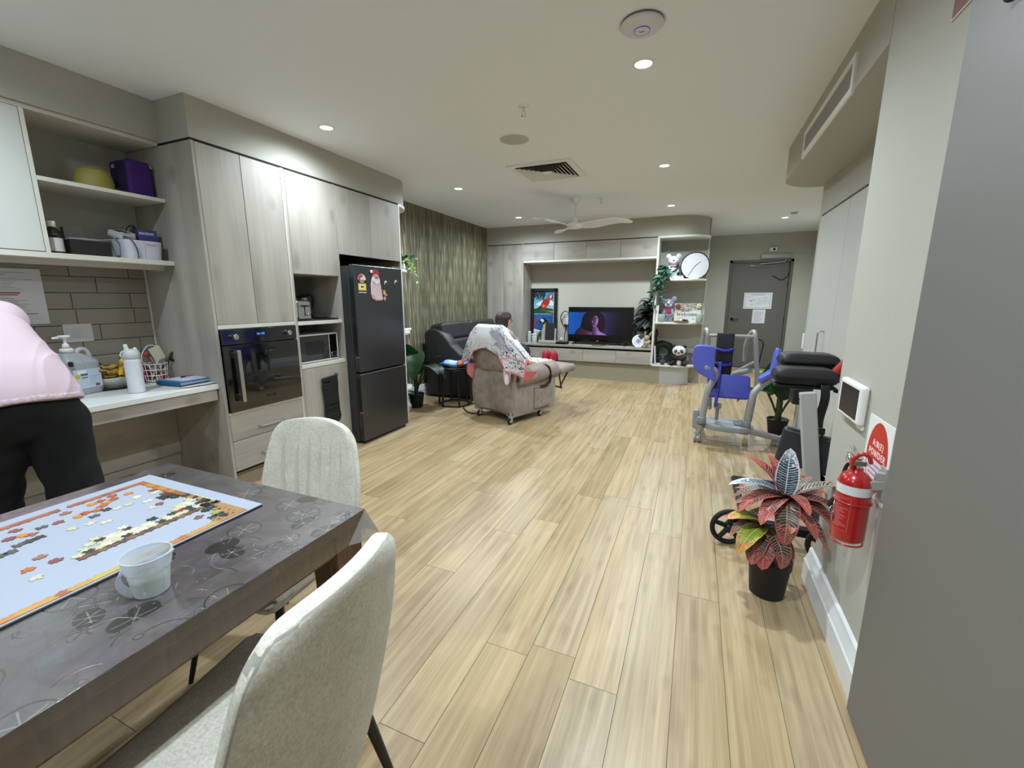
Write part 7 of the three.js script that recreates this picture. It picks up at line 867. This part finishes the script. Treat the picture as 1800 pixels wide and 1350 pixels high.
{ // croton
  const t = thing('potted_croton', 'red and green veined croton plant in a black pot before the pillar', 'plant', [0.415, 0, -2.2]);
  P(t, 'pot', lathe([[0, 0], [0.068, 0], [0.074, 0.004], [0.088, 0.15], [0.093, 0.155], [0.093, 0.19], [0.086, 0.19], [0.082, 0.16], [0, 0.155]], 40), M.potBlack); P(t, 'soil', lathe([[0, 0.165], [0.083, 0.16]], 24), M.soil);
  P(t, 'stem', join(tube([[0.0, 0.15, 0], [0.015, 0.3, -0.01], [0.03, 0.44, -0.02], [0.035, 0.5, -0.02]], 0.011, 20, 8), tube([[-0.01, 0.15, 0.02], [-0.02, 0.24, 0.03], [-0.045, 0.37, 0.04]], 0.009, 20, 8)), col(0x3d2a20));
  const lt = (bg, bg2, vein, edge, tip, sd) => canv(128, 320, (g, w, h) => {
    const r = rng(sd); const gr = g.createLinearGradient(0, h, 0, 0); gr.addColorStop(0, bg); gr.addColorStop(0.7, bg2); gr.addColorStop(1, tip); g.fillStyle = gr; g.fillRect(0, 0, w, h);
    for (let i = 0; i < 20; i++) { const y = h - 10 - i * 15.5; g.strokeStyle = vein; for (const s of [-1, 1]) { g.lineWidth = 2.2 + r() * 2.4; g.beginPath(); g.moveTo(w / 2, y); g.quadraticCurveTo(w / 2 + s * 26, y - 8, w / 2 + s * 62, y - 22 - r() * 8); g.stroke(); if (r() < 0.6) { g.lineWidth = 1.4; g.beginPath(); g.moveTo(w / 2 + s * 22, y - 7); g.lineTo(w / 2 + s * 50, y - 4); g.stroke(); } } }
    g.fillStyle = tip; for (let i = 0; i < 26; i++) { g.beginPath(); g.ellipse(r() * w, r() * h * 0.35, 5 + r() * 8, 4 + r() * 7, 0, 0, 7); g.fill(); }
    g.strokeStyle = vein; g.lineWidth = 7; g.beginPath(); g.moveTo(w / 2, h); g.lineTo(w / 2, 0); g.stroke(); g.fillStyle = edge; g.fillRect(0, 0, 8, h); g.fillRect(w - 8, 0, 8, h);
  });
  const mt = a => std(0xffffff, 0.45, { map: a, side: THREE.DoubleSide });
  const W = mt(lt('#1d3540', '#1d4048', '#cfd4dc', '#d5d3da', '#d9d8e2', 1)), D = mt(lt('#2d2f26', '#2d352b', '#b9907e', '#b4524a', '#b8524a', 2)), RR = mt(lt('#3f2a24', '#5e2f29', '#c9786c', '#b9524a', '#b9554a', 3)), GG = mt(lt('#5f7c28', '#7a962e', '#d3c85c', '#a8a63c', '#d2603a', 4)), DG = mt(lt('#252f24', '#333f30', '#b8aa98', '#b8786a', '#c96050', 5));
  const L = (len, w, x, y, z, ry, rise, droop, m) => P(t, 'leaf', leaf(len, w, rise, droop, 0.22, 0.95, 12, 6, 0.02, 0.55).rotateY(rad(ry)).translate(x, y, z), m);
  // ry: 0 = towards +z (camera), 90 = +x (right), -90 = left
  const c = [0.035, 0.49, -0.02];
  L(0.235, 0.1, c[0] - 0.005, c[1], c[2], 170, 1.5, 0.25, W);
  L(0.3, 0.07, ...c, 95, 0.75, 0.9, DG); L(0.27, 0.08, ...c, 78, 0.45, 1.3, RR); L(0.27, 0.075, ...c, 62, 0.25, 1.5, RR); L(0.27, 0.07, ...c, 50, -0.3, 0.8, DG);
  L(0.27, 0.105, ...c, -5, 0.2, 2.2, D); L(0.27, 0.085, ...c, -80, 0.75, 1.2, W); L(0.26, 0.09, ...c, -60, 0.5, 1.5, RR); L(0.26, 0.09, ...c, -95, 0.5, 1.6, DG); L(0.25, 0.08, ...c, -120, 1.1, 0.9, RR); L(0.24, 0.07, ...c, -70, 0.2, 0.7, DG); L(0.24, 0.08, ...c, -35, 0.4, 1.6, RR); L(0.22, 0.07, ...c, 140, 0.9, 1.2, DG); L(0.22, 0.07, ...c, -150, 1.25, 0.8, RR); L(0.2, 0.06, ...c, 20, 0.8, 1.6, RR); L(0.2, 0.07, ...c, 110, 0.3, 1.0, W);
  const q = rng(19); for (let i = 0; i < 9; i++) L(0.2 + q() * 0.06, 0.06 + q() * 0.025, c[0] + (q() - 0.5) * 0.03, c[1] - q() * 0.08, c[2] + (q() - 0.5) * 0.03, -170 + i * 40 + q() * 25, q() * 0.8, 0.8 + q() * 1.1, [DG, RR, D, RR][i % 4]);
  const e = [-0.045, 0.36, 0.04];
  L(0.2, 0.095, ...e, -65, 0.85, 1.3, GG); L(0.21, 0.1, ...e, -40, 0.15, 1.3, GG); L(0.22, 0.1, ...e, 30, 0.1, 1.9, D); L(0.21, 0.1, ...e, -5, -0.3, 1.2, RR); L(0.2, 0.1, ...e, -25, -0.35, 1.0, D); L(0.2, 0.085, ...e, -110, 0.5, 1.3, RR); L(0.19, 0.08, ...e, 60, -0.1, 1.3, D); L(0.18, 0.08, ...e, 10, -0.9, 0.5, RR); L(0.18, 0.085, ...e, -80, 0.3, 1.6, DG); L(0.18, 0.085, ...e, -15, -0.8, 0.6, GG);
}
// ---------------------------------------------------------------- dining table, cloth, puzzle
{
  const t = thing('dining_table', 'dark timber dining table with square tapered legs under an embossed clear cloth', 'table', [0, 0, 0]);
  P(t, 'tabletop', bx(-1.9, -0.912, 0.722, 0.755, -0.965, 0.72, 0.004, false), M.walnut);
  P(t, 'apron', join(bx(-0.955, -0.925, 0.655, 0.722, -0.94, 0.7, 0.003), bx(-1.885, -1.855, 0.655, 0.722, -0.94, 0.7, 0.003), bx(-1.87, -0.94, 0.655, 0.722, -0.945, -0.915, 0.003), bx(-1.87, -0.94, 0.655, 0.722, 0.67, 0.7, 0.003)), M.walnut);
  for (const [x, z] of [[-0.97, -0.905], [-1.845, -0.905], [-0.97, 0.66], [-1.845, 0.66]]) { const g = new THREE.CylinderGeometry(0.052 * Math.SQRT2, 0.036 * Math.SQRT2, 0.722, 4, 1).rotateY(Math.PI / 4).toNonIndexed(); g.computeVertexNormals(); const sx = x > -1.4 ? 1 : -1; P(t, 'leg', uvm(g.translate(x, 0.361, z)), M.walnut); }
}
{ // embossed clear cloth
  const W = 1024, H = 1024; const draw = (g, bump) => {
    const r = rng(88); g.fillStyle = bump ? '#808080' : '#4c4647'; g.fillRect(0, 0, W, H);
    for (let i = 0; i < 500; i++) { g.fillStyle = bump ? `rgba(${r() < 0.5 ? 160 : 90},${120},${120},0.10)` : `rgba(${100 + r() * 40},${94 + r() * 40},${94 + r() * 40},0.10)`; g.beginPath(); g.ellipse(r() * W, r() * H, 20 + r() * 70, 8 + r() * 26, r() * 3, 0, 7); g.fill(); }
    for (let i = 0; i < 56; i++) { const x = r() * W, y = r() * H, rx = 22 + r() * 26, k = r(); g.save(); g.translate(x, y); g.rotate(r() * 6.28); if (k < 0.55) { g.fillStyle = bump ? '#606060' : 'rgba(36,31,29,0.85)'; g.beginPath(); g.ellipse(0, 0, rx, rx * 0.75, 0, 0, 7); g.fill(); } else { g.strokeStyle = bump ? '#b8b8b8' : 'rgba(42,37,36,0.8)'; g.lineWidth = 3; g.beginPath(); g.ellipse(0, 0, rx, rx, 0, 0, 7); g.stroke(); }
      if (r() < 0.75) { g.strokeStyle = bump ? '#f0f0f0' : 'rgba(150,143,140,0.55)'; g.lineWidth = 3; const n = 6; for (let q = 0; q < n; q++) { const a = q * Math.PI * 2 / n; g.beginPath(); g.moveTo(0, 0); g.lineTo(Math.cos(a) * rx * 0.85, Math.sin(a) * rx * 0.85); g.stroke(); } } g.restore(); }
    g.strokeStyle = bump ? '#b0b0b0' : 'rgba(50,45,44,0.8)'; g.lineWidth = 3; for (let i = 0; i < 60; i++) { const x = r() * W, y = r() * H, a = r() * 6; g.beginPath(); g.arc(x, y, 14 + r() * 60, a, a + 1 + r() * 2.5); g.stroke(); if (r() < 0.5) { g.beginPath(); g.arc(x, y, 8, 0, 7); g.stroke(); } }
  };
  const ct = canv(W, H, g => draw(g, false)), cb = canv(W, H, g => draw(g, true)); cb.colorSpace = THREE.NoColorSpace; for (const q of [ct, cb]) { q.wrapS = q.wrapT = THREE.RepeatWrapping; }
  const t = thing('tablecloth', 'glossy embossed clear plastic tablecloth with circles and star bursts over the dining table', 'tablecloth', [0, 0, 0]);
  P(t, 'top', bx(-1.902, -0.908, 0.7555, 0.7585, -0.967, 0.722, 0.001), phy(0xffffff, 0.22, { map: ct, bumpMap: cb, bumpScale: 0.0035, clearcoat: 0.9, clearcoatRoughness: 0.12 }));
  const clr = phy(0xf2efe9, 0.06, { transmission: 0.96, thickness: 0, ior: 1.35 });
  P(t, 'drop', bx(-0.909, -0.9075, 0.675, 0.757, -0.965, 0.72, 0), clr); P(t, 'drop', bx(-1.9, -0.91, 0.68, 0.757, -0.9685, -0.967, 0), clr);
  P(t, 'corner_flap', slab(12, 10, (u, v) => { const A = [-0.908, 0.675, -0.89], Tp = [-0.795, 0.668, -1.045], B = [-0.985, 0.68, -0.968], q = (a, b, c) => (1 - u) * (1 - u) * a + 2 * u * (1 - u) * b + u * u * c; const x = q(A[0], Tp[0], B[0]), y = q(A[1], Tp[1], B[1]), z = q(A[2], Tp[2], B[2]); return V3(-0.908 + (x + 0.908) * v, 0.757 + (y - 0.757) * v, -0.967 + (z + 0.967) * v); }, () => [0.0008, 0.0008]), phy(0xd2cdc6, 0.12, { transmission: 0.75, thickness: 0, ior: 1.4 }));
}
{
  const b = thing('puzzle_board', 'large white puzzle board lying on the embossed tablecloth', 'board', [0, 0, 0]); const Y0 = 0.759;
  P(b, 'felt', bx(-1.812, -1.22, Y0 + 0.003, Y0 + 0.0065, -0.857, 0.05, 0.001), col(0x9fa6b5, 0.8)); P(b, 'backing', bx(-1.808, -1.217, Y0, Y0 + 0.003, -0.855, 0.05, 0.0005), M.black);
  const TOP = Y0 + 0.0066, S = 0.0205;
  const cache = {}; const piece = (e) => cache[e.join()] ??= (() => {
    const pts = [], h = S / 2, cor = [[-h, -h], [h, -h], [h, h], [-h, h]], prof = [[0, 0], [0.37, 0], [0.33, 0.11], [0.4, 0.21], [0.5, 0.24], [0.6, 0.21], [0.67, 0.11], [0.63, 0]];
    for (let k = 0; k < 4; k++) { const A = cor[k], B = cor[(k + 1) % 4], dx = B[0] - A[0], dy = B[1] - A[1], nx = dy / S, ny = -dx / S; for (const [s, o] of e[k] ? prof : [[0, 0]]) pts.push([A[0] + dx * s + nx * o * S * e[k] * 0.93, A[1] + dy * s + ny * o * S * e[k] * 0.93]); }
    return uvm(ext(shapeOf(pts), 0.0019).rotateX(-Math.PI / 2));
  })();
  const r = rng(123), mats = {}, mt = c => mats[c] ??= col(c, 0.5), sg = () => (r() < 0.5 ? 1 : -1);
  const put = (parent, x, z, a, e, c) => { const m = P(parent, 'puzzle_piece', piece(e), mt(c)); m.position.set(x, TOP, z); m.rotation.y = a; return m; };
  // assembled edge: local piece axes x -> world x, shape +y -> world -z
  const edge = thing('puzzle_border', 'assembled orange and brown jigsaw border along the edges of the puzzle board', 'jigsaw puzzle', [0, 0, 0]);
  const oc = [0xa9683a, 0xb87a40, 0xc08a48, 0xa25f3a, 0xb98f4c], rc = [0x96583f, 0xa36448, 0x8e5440], gc = [0x8a5a34, 0xb8813a, 0x3a332a, 0x33362c, 0x7d5a3c, 0x97612f];
  for (let i = 0; i < 41; i++) { const z = -0.8 + i * S; put(edge, -1.235, z, 0, [1, 0, -1, sg()], i < 4 ? 0xa5764a : i > 12 && i < 18 ? 0xb9a052 : oc[Math.floor(r() * 5)]); }
  for (let i = 0; i < 41; i++) { const z = -0.8 + i * S; if (i === 10) continue; put(edge, -1.752, z, 0, [1, sg(), -1, 0], rc[Math.floor(r() * 3)]); }
  for (let i = 1; i < 25; i++) { const x = -1.752 + i * 0.0207; put(edge, x, -0.8, 0, [sg(), 1, 0, -1], i < 8 ? [0xc07a34, 0xa8662f, 0xb9812f][i % 3] : i < 15 ? gc[Math.floor(r() * 6)] : i < 20 ? [0x3b352b, 0x84603c, 0x2f3a30][i % 3] : 0xa27f50); }
  for (const [i, j, c] of [[5, 1, 0x8a5a34], [8, 1, 0x6d4a34], [9, 1, 0x4a3428], [10, 1, 0x33302a], [9, 2, 0x3a2c26], [10, 2, 0x30302a], [11, 1, 0x2e322c], [18, 1, 0x35322a], [19, 1, 0x2c332e], [20, 1, 0x27332e], [20, 2, 0x2a3630], [21, 1, 0x8a7a46], [22, 1, 0xa27f50], [22, 2, 0x9a9a54], [23, 1, 0xa67c4c], [23, 2, 0x39423a], [24, 2, 0x2e3a34], [23, 3, 0x3a4640], [24, 1, 0xa8784a], [24, 3, 0x9a7a48]]) put(edge, -1.752 + i * 0.0207, -0.8 + j * S, 0, [sg(), sg(), sg(), sg()], c);
  // assembled building strip
  const st = thing('puzzle_section', 'assembled cream building section of the jigsaw in the middle of the board', 'jigsaw puzzle', [0, 0, 0]);
  const hgt = [2, 3, 4, 5, 4, 4, 5, 4, 3, 4, 4, 3, 4, 5, 5, 6, 6];
  for (let i = 0; i < hgt.length; i++) for (let j = 0; j < hgt[i]; j++) { if (r() < 0.06 && j > 1) continue; const c = j === 0 ? [0x6a4c3e, 0x5a453c, 0x7a6248][i % 3] : ((j === 1 && i % 4 === 1) || (j === 3 && i % 3 === 0 && i < 12) || (j === 2 && i > 10 && i % 2)) ? 0x31382f : (j === 2 && i === 12) ? 0x8f3b2e : [0xc9c4a8, 0xbfbb9e, 0xd2ceb6, 0xc4bc98][Math.floor(r() * 4)]; put(st, -1.367 - j * S, -0.478 - i * S, 0, [sg(), 1, sg(), -1], c); }
  // single loose pieces
  const LP = [[-1.422, -0.399, 0], [-1.361, -0.394, 1], [-1.468, -0.438, 3], [-1.412, -0.446, 3], [-1.704, -0.474, 3], [-1.65, -0.467, 0], [-1.66, -0.51, 2], [-1.653, -0.545, 3], [-1.572, -0.543, 1], [-1.562, -0.579, 1], [-1.644, -0.629, 0], [-1.654, -0.604, 0], [-1.646, -0.587, 0], [-1.711, -0.666, 0], [-1.707, -0.645, 0], [-1.605, -0.604, 2], [-1.624, -0.642, 2], [-1.602, -0.662, 1], [-1.722, -0.703, 0], [-1.692, -0.734, 0], [-1.636, -0.727, 1], [-1.571, -0.725, 1], [-1.508, -0.707, 1], [-1.514, -0.727, 3], [-1.313, -0.723, 3], [-1.62, -0.771, 1], [-1.708, -0.581, 3], [-1.658, -0.447, 3], [-1.594, -0.442, 2], [-1.594, -0.4625, 2], [-1.594, -0.483, 2], [-1.566, -0.4, 2], [-1.566, -0.4205, 2], [-1.61, -0.4, 1], [-1.634, -0.482, 0], [-1.602, -0.69, 1], [-1.68, -0.668, 0], [-1.69, -0.69, 0], [-1.665, -0.65, 0], [-1.53, -0.6, 1], [-1.58, -0.37, 2], [-1.64, -0.36, 3], [-1.5, -0.33, 1]];
  const kinds = [['loose orange jigsaw piece', 'loose orange jigsaw pieces', [0xb3642f, 0xa85632, 0xc4823a]], ['loose cream jigsaw piece', 'loose cream jigsaw pieces', [0xc9c3b0, 0xbdb8a4, 0xd0ccb8]], ['loose dark grey jigsaw piece', 'loose dark jigsaw pieces', [0x45463f, 0x54524a, 0x3a3d38]], ['loose red-brown jigsaw piece', 'loose red-brown jigsaw pieces', [0x8a5148, 0x7a4a44, 0x96644e]]];
  const ORD = ['first', 'second', 'third', 'fourth', 'fifth', 'sixth', 'seventh', 'eighth', 'ninth', 'tenth', 'eleventh', 'twelfth', 'thirteenth', 'fourteenth'], nth = [0, 0, 0, 0];
  LP.sort((a, b) => a[1] - b[1]).forEach(([x, z, k]) => { const m = T('puzzle_piece', `${kinds[k][0]}, ${ORD[nth[k]++]} of its colour from the assembled short edge`, 'puzzle piece', piece([sg(), sg(), sg(), sg()]), mt(kinds[k][2][Math.floor(r() * 3)]), kinds[k][1]); m.position.set(x, TOP, z); m.rotation.y = k === 2 ? (r() - 0.5) * 0.1 : r() * 6.28; });
}
{ // measuring jug with water
  const t = thing('measuring_jug', 'frosted plastic measuring jug half full of water on the table', 'jug', [-1.077, 0.759, -0.477], 0.2); t.scale.setScalar(0.86);
  const fp = phy(0xeef1f4, 0.42, { transmission: 0.7, thickness: 0, ior: 1.3 });
  const rad_ = v => v < 0.62 ? 0.036 + 0.008 * v / 0.62 : 0.046 + 0.007 * Math.pow((v - 0.62) / 0.38, 0.7);
  P(t, 'wall', slab(64, 26, (u, v) => { const a = u * Math.PI * 2; let r = rad_(v); const sp = Math.exp(-Math.pow(Math.atan2(Math.sin(a - 0.35), Math.cos(a - 0.35)) / 0.22, 2)) * Math.pow(Math.max(0, v - 0.75) / 0.25, 1.5) * 0.012; r += sp; return V3(r * Math.cos(a), 0.002 + v * 0.105 + sp * 0.5, -r * Math.sin(a)); }, () => [0.0012, 0.0012]), fp);
  P(t, 'base', lathe([[0, 0], [0.036, 0], [0.037, 0.004], [0, 0.004]], 40), fp);
  P(t, 'rim', new THREE.TorusGeometry(0.053, 0.0018, 8, 56).rotateX(Math.PI / 2).translate(0, 0.106, 0), fp);
  P(t, 'water', lathe([[0, 0.004], [0.035, 0.0045], [0.0395, 0.048], [0, 0.048]], 40), phy(0xe8ebd8, 0.05, { transmission: 0.8, thickness: 0.06, ior: 1.33, attenuationColor: new THREE.Color(0xdadcc0), attenuationDistance: 0.2 }));
  P(t, 'handle', slab(10, 24, (u, v) => { const a = v * Math.PI; return V3(-0.036 - 0.03 * Math.pow(Math.sin(a), 0.6) * (1 - 0.3 * v), 0.08 - 0.076 * v, (u - 0.5) * 0.03); }, () => [0.003, 0.003]).rotateY(0.75), fp);
}
// ---------------------------------------------------------------- chairs
function makeChair(label) {
  const t = thing('dining_chair', label, 'chair');
  const hv = r => r > 0.78 ? 0.86 + 0.14 * Math.sin((r - 0.78) / 0.22 * Math.PI / 2) : r < 0.15 ? 0.14 * (1 - Math.cos(r / 0.15 * Math.PI / 2)) : 0.14 + 0.72 * (r - 0.15) / 0.63;
  const halfW = r => { const v = hv(r), w = 0.2 + 0.05 * Math.sin(Math.PI * Math.min(1, v * 0.95 + 0.08)); return w - (r > 0.78 ? 0.062 * (1 - Math.cos((r - 0.78) / 0.22 * Math.PI / 2)) : 0) - (r < 0.15 ? 0.07 * (1 - Math.sin(r / 0.15 * Math.PI / 2)) : 0); };
  const back = slab(132, 40, (u, v) => { const a = (u - 0.5) * 2, w = halfW(v), x = a * w, y = hv(v); return V3(x, 0.35 + 0.555 * y - 0.016 * a * a * y, -0.205 - 0.085 * y + 0.075 * a * a * (1 - 0.5 * y)); }, (u, v) => { const a = Math.abs(u - 0.5) * 2; const e = Math.sqrt(Math.max(0, 1 - Math.pow(a, 7))) * Math.sqrt(Math.max(0, 1 - Math.pow(v, 12))); let g = 0; for (const q of [-0.62, -0.36, -0.12, 0.12, 0.36, 0.62]) { const c = 0.5 + q * 0.5 * (0.75 + 0.45 * v); g += Math.exp(-Math.pow((u - c) / 0.011, 2)); } return [0.008 + 0.02 * e - 0.0085 * g * Math.min(1, Math.max(0, (0.8 - v) * 7)), 0.006 + 0.013 * e]; }, (u, v) => { const a = (u - 0.5) * 2, y = hv(v); return V3(-0.15 * a * (1 - 0.5 * y) / halfW(v), 0.15, 1).normalize(); });
  P(t, 'backrest', uvm(back), M.fabric);
  P(t, 'seat', uvm(slab(30, 30, (u, v) => { const a = (u - 0.5) * 2, b = (v - 0.5) * 2, k = 1 / Math.max(1, Math.pow(Math.pow(Math.abs(a), 7) + Math.pow(Math.abs(b), 7), 1 / 7)); return V3(a * k * 0.235, 0.42 + 0.012 * a * a, -b * k * 0.215 + 0.035); }, (u, v) => { const e = Math.pow(Math.max(0, 1 - Math.pow(Math.abs(u - 0.5) * 2, 10)), 0.5) * Math.pow(Math.max(0, 1 - Math.pow(Math.abs(v - 0.5) * 2, 10)), 0.5); return [0.008 + 0.04 * e, 0.008 + 0.03 * e]; })), M.fabric);
  P(t, 'under_frame', join(bar([-0.17, 0.385, 0.17], [0.17, 0.385, -0.17], 0.012), bar([0.17, 0.385, 0.17], [-0.17, 0.385, -0.17], 0.012)), M.black);
  for (const [x, z] of [[-1, 1], [1, 1], [-1, -1], [1, -1]]) P(t, 'leg', bar([x * 0.225, 0, z * 0.225 + 0.0], [x * 0.165, 0.4, z * 0.15], 0.0085, 0.016), M.black);
  return t;
}
{
  const a = makeChair('cream upholstered dining chair at the near long side of the table, back towards the viewer'); a.position.set(-0.845, 0, -0.515); a.rotation.y = -rad(83);
  copyOf(a, [-1.425, 0, -1.03], rad(5), 'cream upholstered dining chair with stitched channels at the far end of the table').userData.group = undefined;
}
// ---------------------------------------------------------------- person at the counter
{
  const t = thing('person', 'person in a pale pink T-shirt and black trousers leaning over the kitchen counter', 'person', [-2.69, 0, -0.86]);
  P(t, 'body', blob([{ c: [-0.06, 0.93, 0], r: [0.12, 0.12, 0.165] }, [-0.1, 1.02, 0.04, -0.36, 1.22, 0.05, 0.1, 0.11], [-0.1, 1.02, -0.04, -0.36, 1.22, -0.05, 0.1, 0.11], [-0.48, 1.31, -0.14, -0.48, 1.31, 0.14, 0.06, 0.06], [-0.53, 1.36, 0, -0.64, 1.42, 0, 0.056, 0.052],
    [-0.03, 0.86, -0.09, 0.08, 0.52, -0.08, 0.085, 0.06], [0.08, 0.52, -0.08, 0.17, 0.1, -0.08, 0.058, 0.038], [-0.06, 0.86, 0.09, -0.12, 0.5, 0.12, 0.085, 0.06], [-0.12, 0.5, 0.12, -0.05, 0.1, 0.14, 0.058, 0.038],
    [-0.49, 1.3, -0.17, -0.55, 1.1, -0.2, 0.05, 0.041], [-0.55, 1.1, -0.2, -0.69, 0.94, -0.2, 0.041, 0.03], [-0.49, 1.3, 0.17, -0.55, 1.1, 0.22, 0.05, 0.041], [-0.55, 1.1, 0.22, -0.69, 0.94, 0.2, 0.041, 0.03]], 84, 0.03, 0.03), M.skin);
  for (const s of [-1, 1]) P(t, 'hand', blob([[-0.69, 0.94, s * 0.2, -0.75, 0.885, s * 0.185, 0.032, 0.034], ...[-0.03, -0.01, 0.01, 0.029].map((o, i) => [-0.755, 0.88, s * 0.185 + o, -0.81 - (i === 1 || i === 2 ? 0.012 : 0), 0.838, s * 0.18 + o * 1.2, 0.0098, 0.0085]), ...[-0.03, -0.01, 0.01, 0.029].map((o, i) => [-0.81 - (i === 1 || i === 2 ? 0.012 : 0), 0.838, s * 0.18 + o * 1.2, -0.832 - (i === 1 || i === 2 ? 0.012 : 0), 0.82, s * 0.178 + o * 1.25, 0.0085, 0.0075]), [-0.72, 0.905, s * 0.155, -0.775, 0.85, s * 0.128, 0.012, 0.0095]], 60, 0.008, 0.012), M.skin);
  const h = P(t, 'head', blob([{ c: [0, 0.0, 0], r: [0.097, 0.108, 0.077] }, { c: [-0.035, -0.04, 0], r: [0.064, 0.076, 0.058] }, [-0.092, -0.02, 0, -0.114, -0.036, 0, 0.012, 0.016], [0.012, -0.01, 0.076, 0.014, 0.012, 0.081, 0.016, 0.018], [0.012, -0.01, -0.076, 0.014, 0.012, -0.081, 0.016, 0.018], [-0.076, -0.075, 0, -0.085, -0.08, 0, 0.022, 0.018], [0, -0.09, 0.0, 0.03, -0.15, 0.0, 0.05, 0.052]], 56, 0.025, 0.02), M.skin);
  h.position.set(-0.72, 1.47, 0); h.rotation.z = 0.75;
  P(h, 'hair', blob([{ c: [0.02, 0.03, 0], r: [0.103, 0.1, 0.092] }, { c: [0.07, -0.05, 0], r: [0.055, 0.08, 0.075] }, [0.11, 0.02, 0, 0.16, -0.08, 0, 0.035, 0.02]], 60, 0.03, 0.03, (d, x, y, z) => Math.max(d + 0.003 * Math.sin(z * 200 + y * 50), Math.hypot((x + 0.1) / 0.085, (y + 0.06) / 0.1, z / 0.068) < 1 ? 0.01 : d)), M.hair);
  for (const s of [-1, 1]) P(h, 'eye', sph(0.01, -0.086, 0.014, s * 0.033), col(0x3a2c24, 0.2)); P(h, 'mouth', sph(0.018, -0.1, -0.064, 0, 0.3, 0.25, 1.1), col(0x9a5a50));
  const fold = (x, y, z) => { const q = y * 0.75 + x * 0.62, w = z - x * 0.9 - y * 0.4, rg = (a, p) => Math.pow(1 - Math.abs(Math.sin(a)), p), k = Math.max(0, Math.min(1, (1.34 - y) * 4)); return -0.013 * k * rg(w * 13 + 0.9 * Math.sin(q * 9), 3) - 0.007 * k * rg(w * 22 + q * 12 + 1.1, 4) - 0.005 * rg(q * 17 + w * 7, 4); };
  const hem = (x, z) => 0.975 + 0.345 * (x - 0.11) + 0.004 * Math.sin(z * 20);
  const shirtParts = [{ c: [-0.05, 0.95, 0], r: [0.165, 0.16, 0.205] }, [-0.1, 1.03, 0.05, -0.35, 1.215, 0.06, 0.14, 0.138], [-0.1, 1.03, -0.05, -0.35, 1.215, -0.06, 0.14, 0.138], [-0.47, 1.305, -0.12, -0.47, 1.305, 0.12, 0.084, 0.084], [-0.48, 1.3, -0.15, -0.53, 1.15, -0.19, 0.072, 0.066], [-0.48, 1.3, 0.17, -0.54, 1.15, 0.21, 0.074, 0.068]];
  const pinkM = phy(0xcfb9c2, 0.9, { sheen: 0.3, sheenRoughness: 0.7, bumpMap: clothBump, bumpScale: 0.0002 });
  const sh = P(t, 'shirt', blob(shirtParts, 110, 0.06, 0.03, (d, x, y, z) => Math.max(d + fold(x, y, z), hem(x, z) - y)), pinkM);
  P(sh, 'hem_band', blob(shirtParts.slice(0, 3), 100, 0.06, 0.03, (d, x, y, z) => Math.max(d + fold(x, y, z) - 0.003, hem(x, z) - 0.004 - y, y - hem(x, z) - 0.02)), pinkM);
  P(t, 'trousers', blob([{ c: [-0.05, 0.9, 0], r: [0.158, 0.15, 0.2] }, [-0.02, 0.84, -0.095, 0.08, 0.52, -0.08, 0.118, 0.092], [0.08, 0.52, -0.08, 0.16, 0.13, -0.08, 0.092, 0.078], [-0.06, 0.84, 0.095, -0.12, 0.5, 0.13, 0.118, 0.092], [-0.12, 0.5, 0.13, -0.05, 0.13, 0.15, 0.092, 0.078]], 90, 0.03, 0.03, (d, x, y, z) => Math.max(d + 0.005 * Math.sin(y * 46 + x * 30) * Math.sin(z * 30 + y * 12), 0.07 - y)), std(0x040404, 0.98));
  for (const [x, z] of [[0.15, -0.08], [-0.07, 0.15]]) { const s = P(t, 'shoe', blob([[x + 0.04, 0.05, z, x - 0.12, 0.045, z, 0.05, 0.042], [x + 0.02, 0.08, z, x - 0.02, 0.08, z, 0.045, 0.042]], 40, 0.03, 0.02, (d, X, y) => Math.max(d, 0.012 - y)), M.black); P(s, 'sole', cbx(0.27, 0.018, 0.09, 0.008, x - 0.035, 0.01, z), M.white); }
}
// ---------------------------------------------------------------- shadows, hand over
scene.traverse(o => { if (o.isMesh) { o.castShadow = true; o.receiveShadow = true; } });
renderer.render(scene, camera);
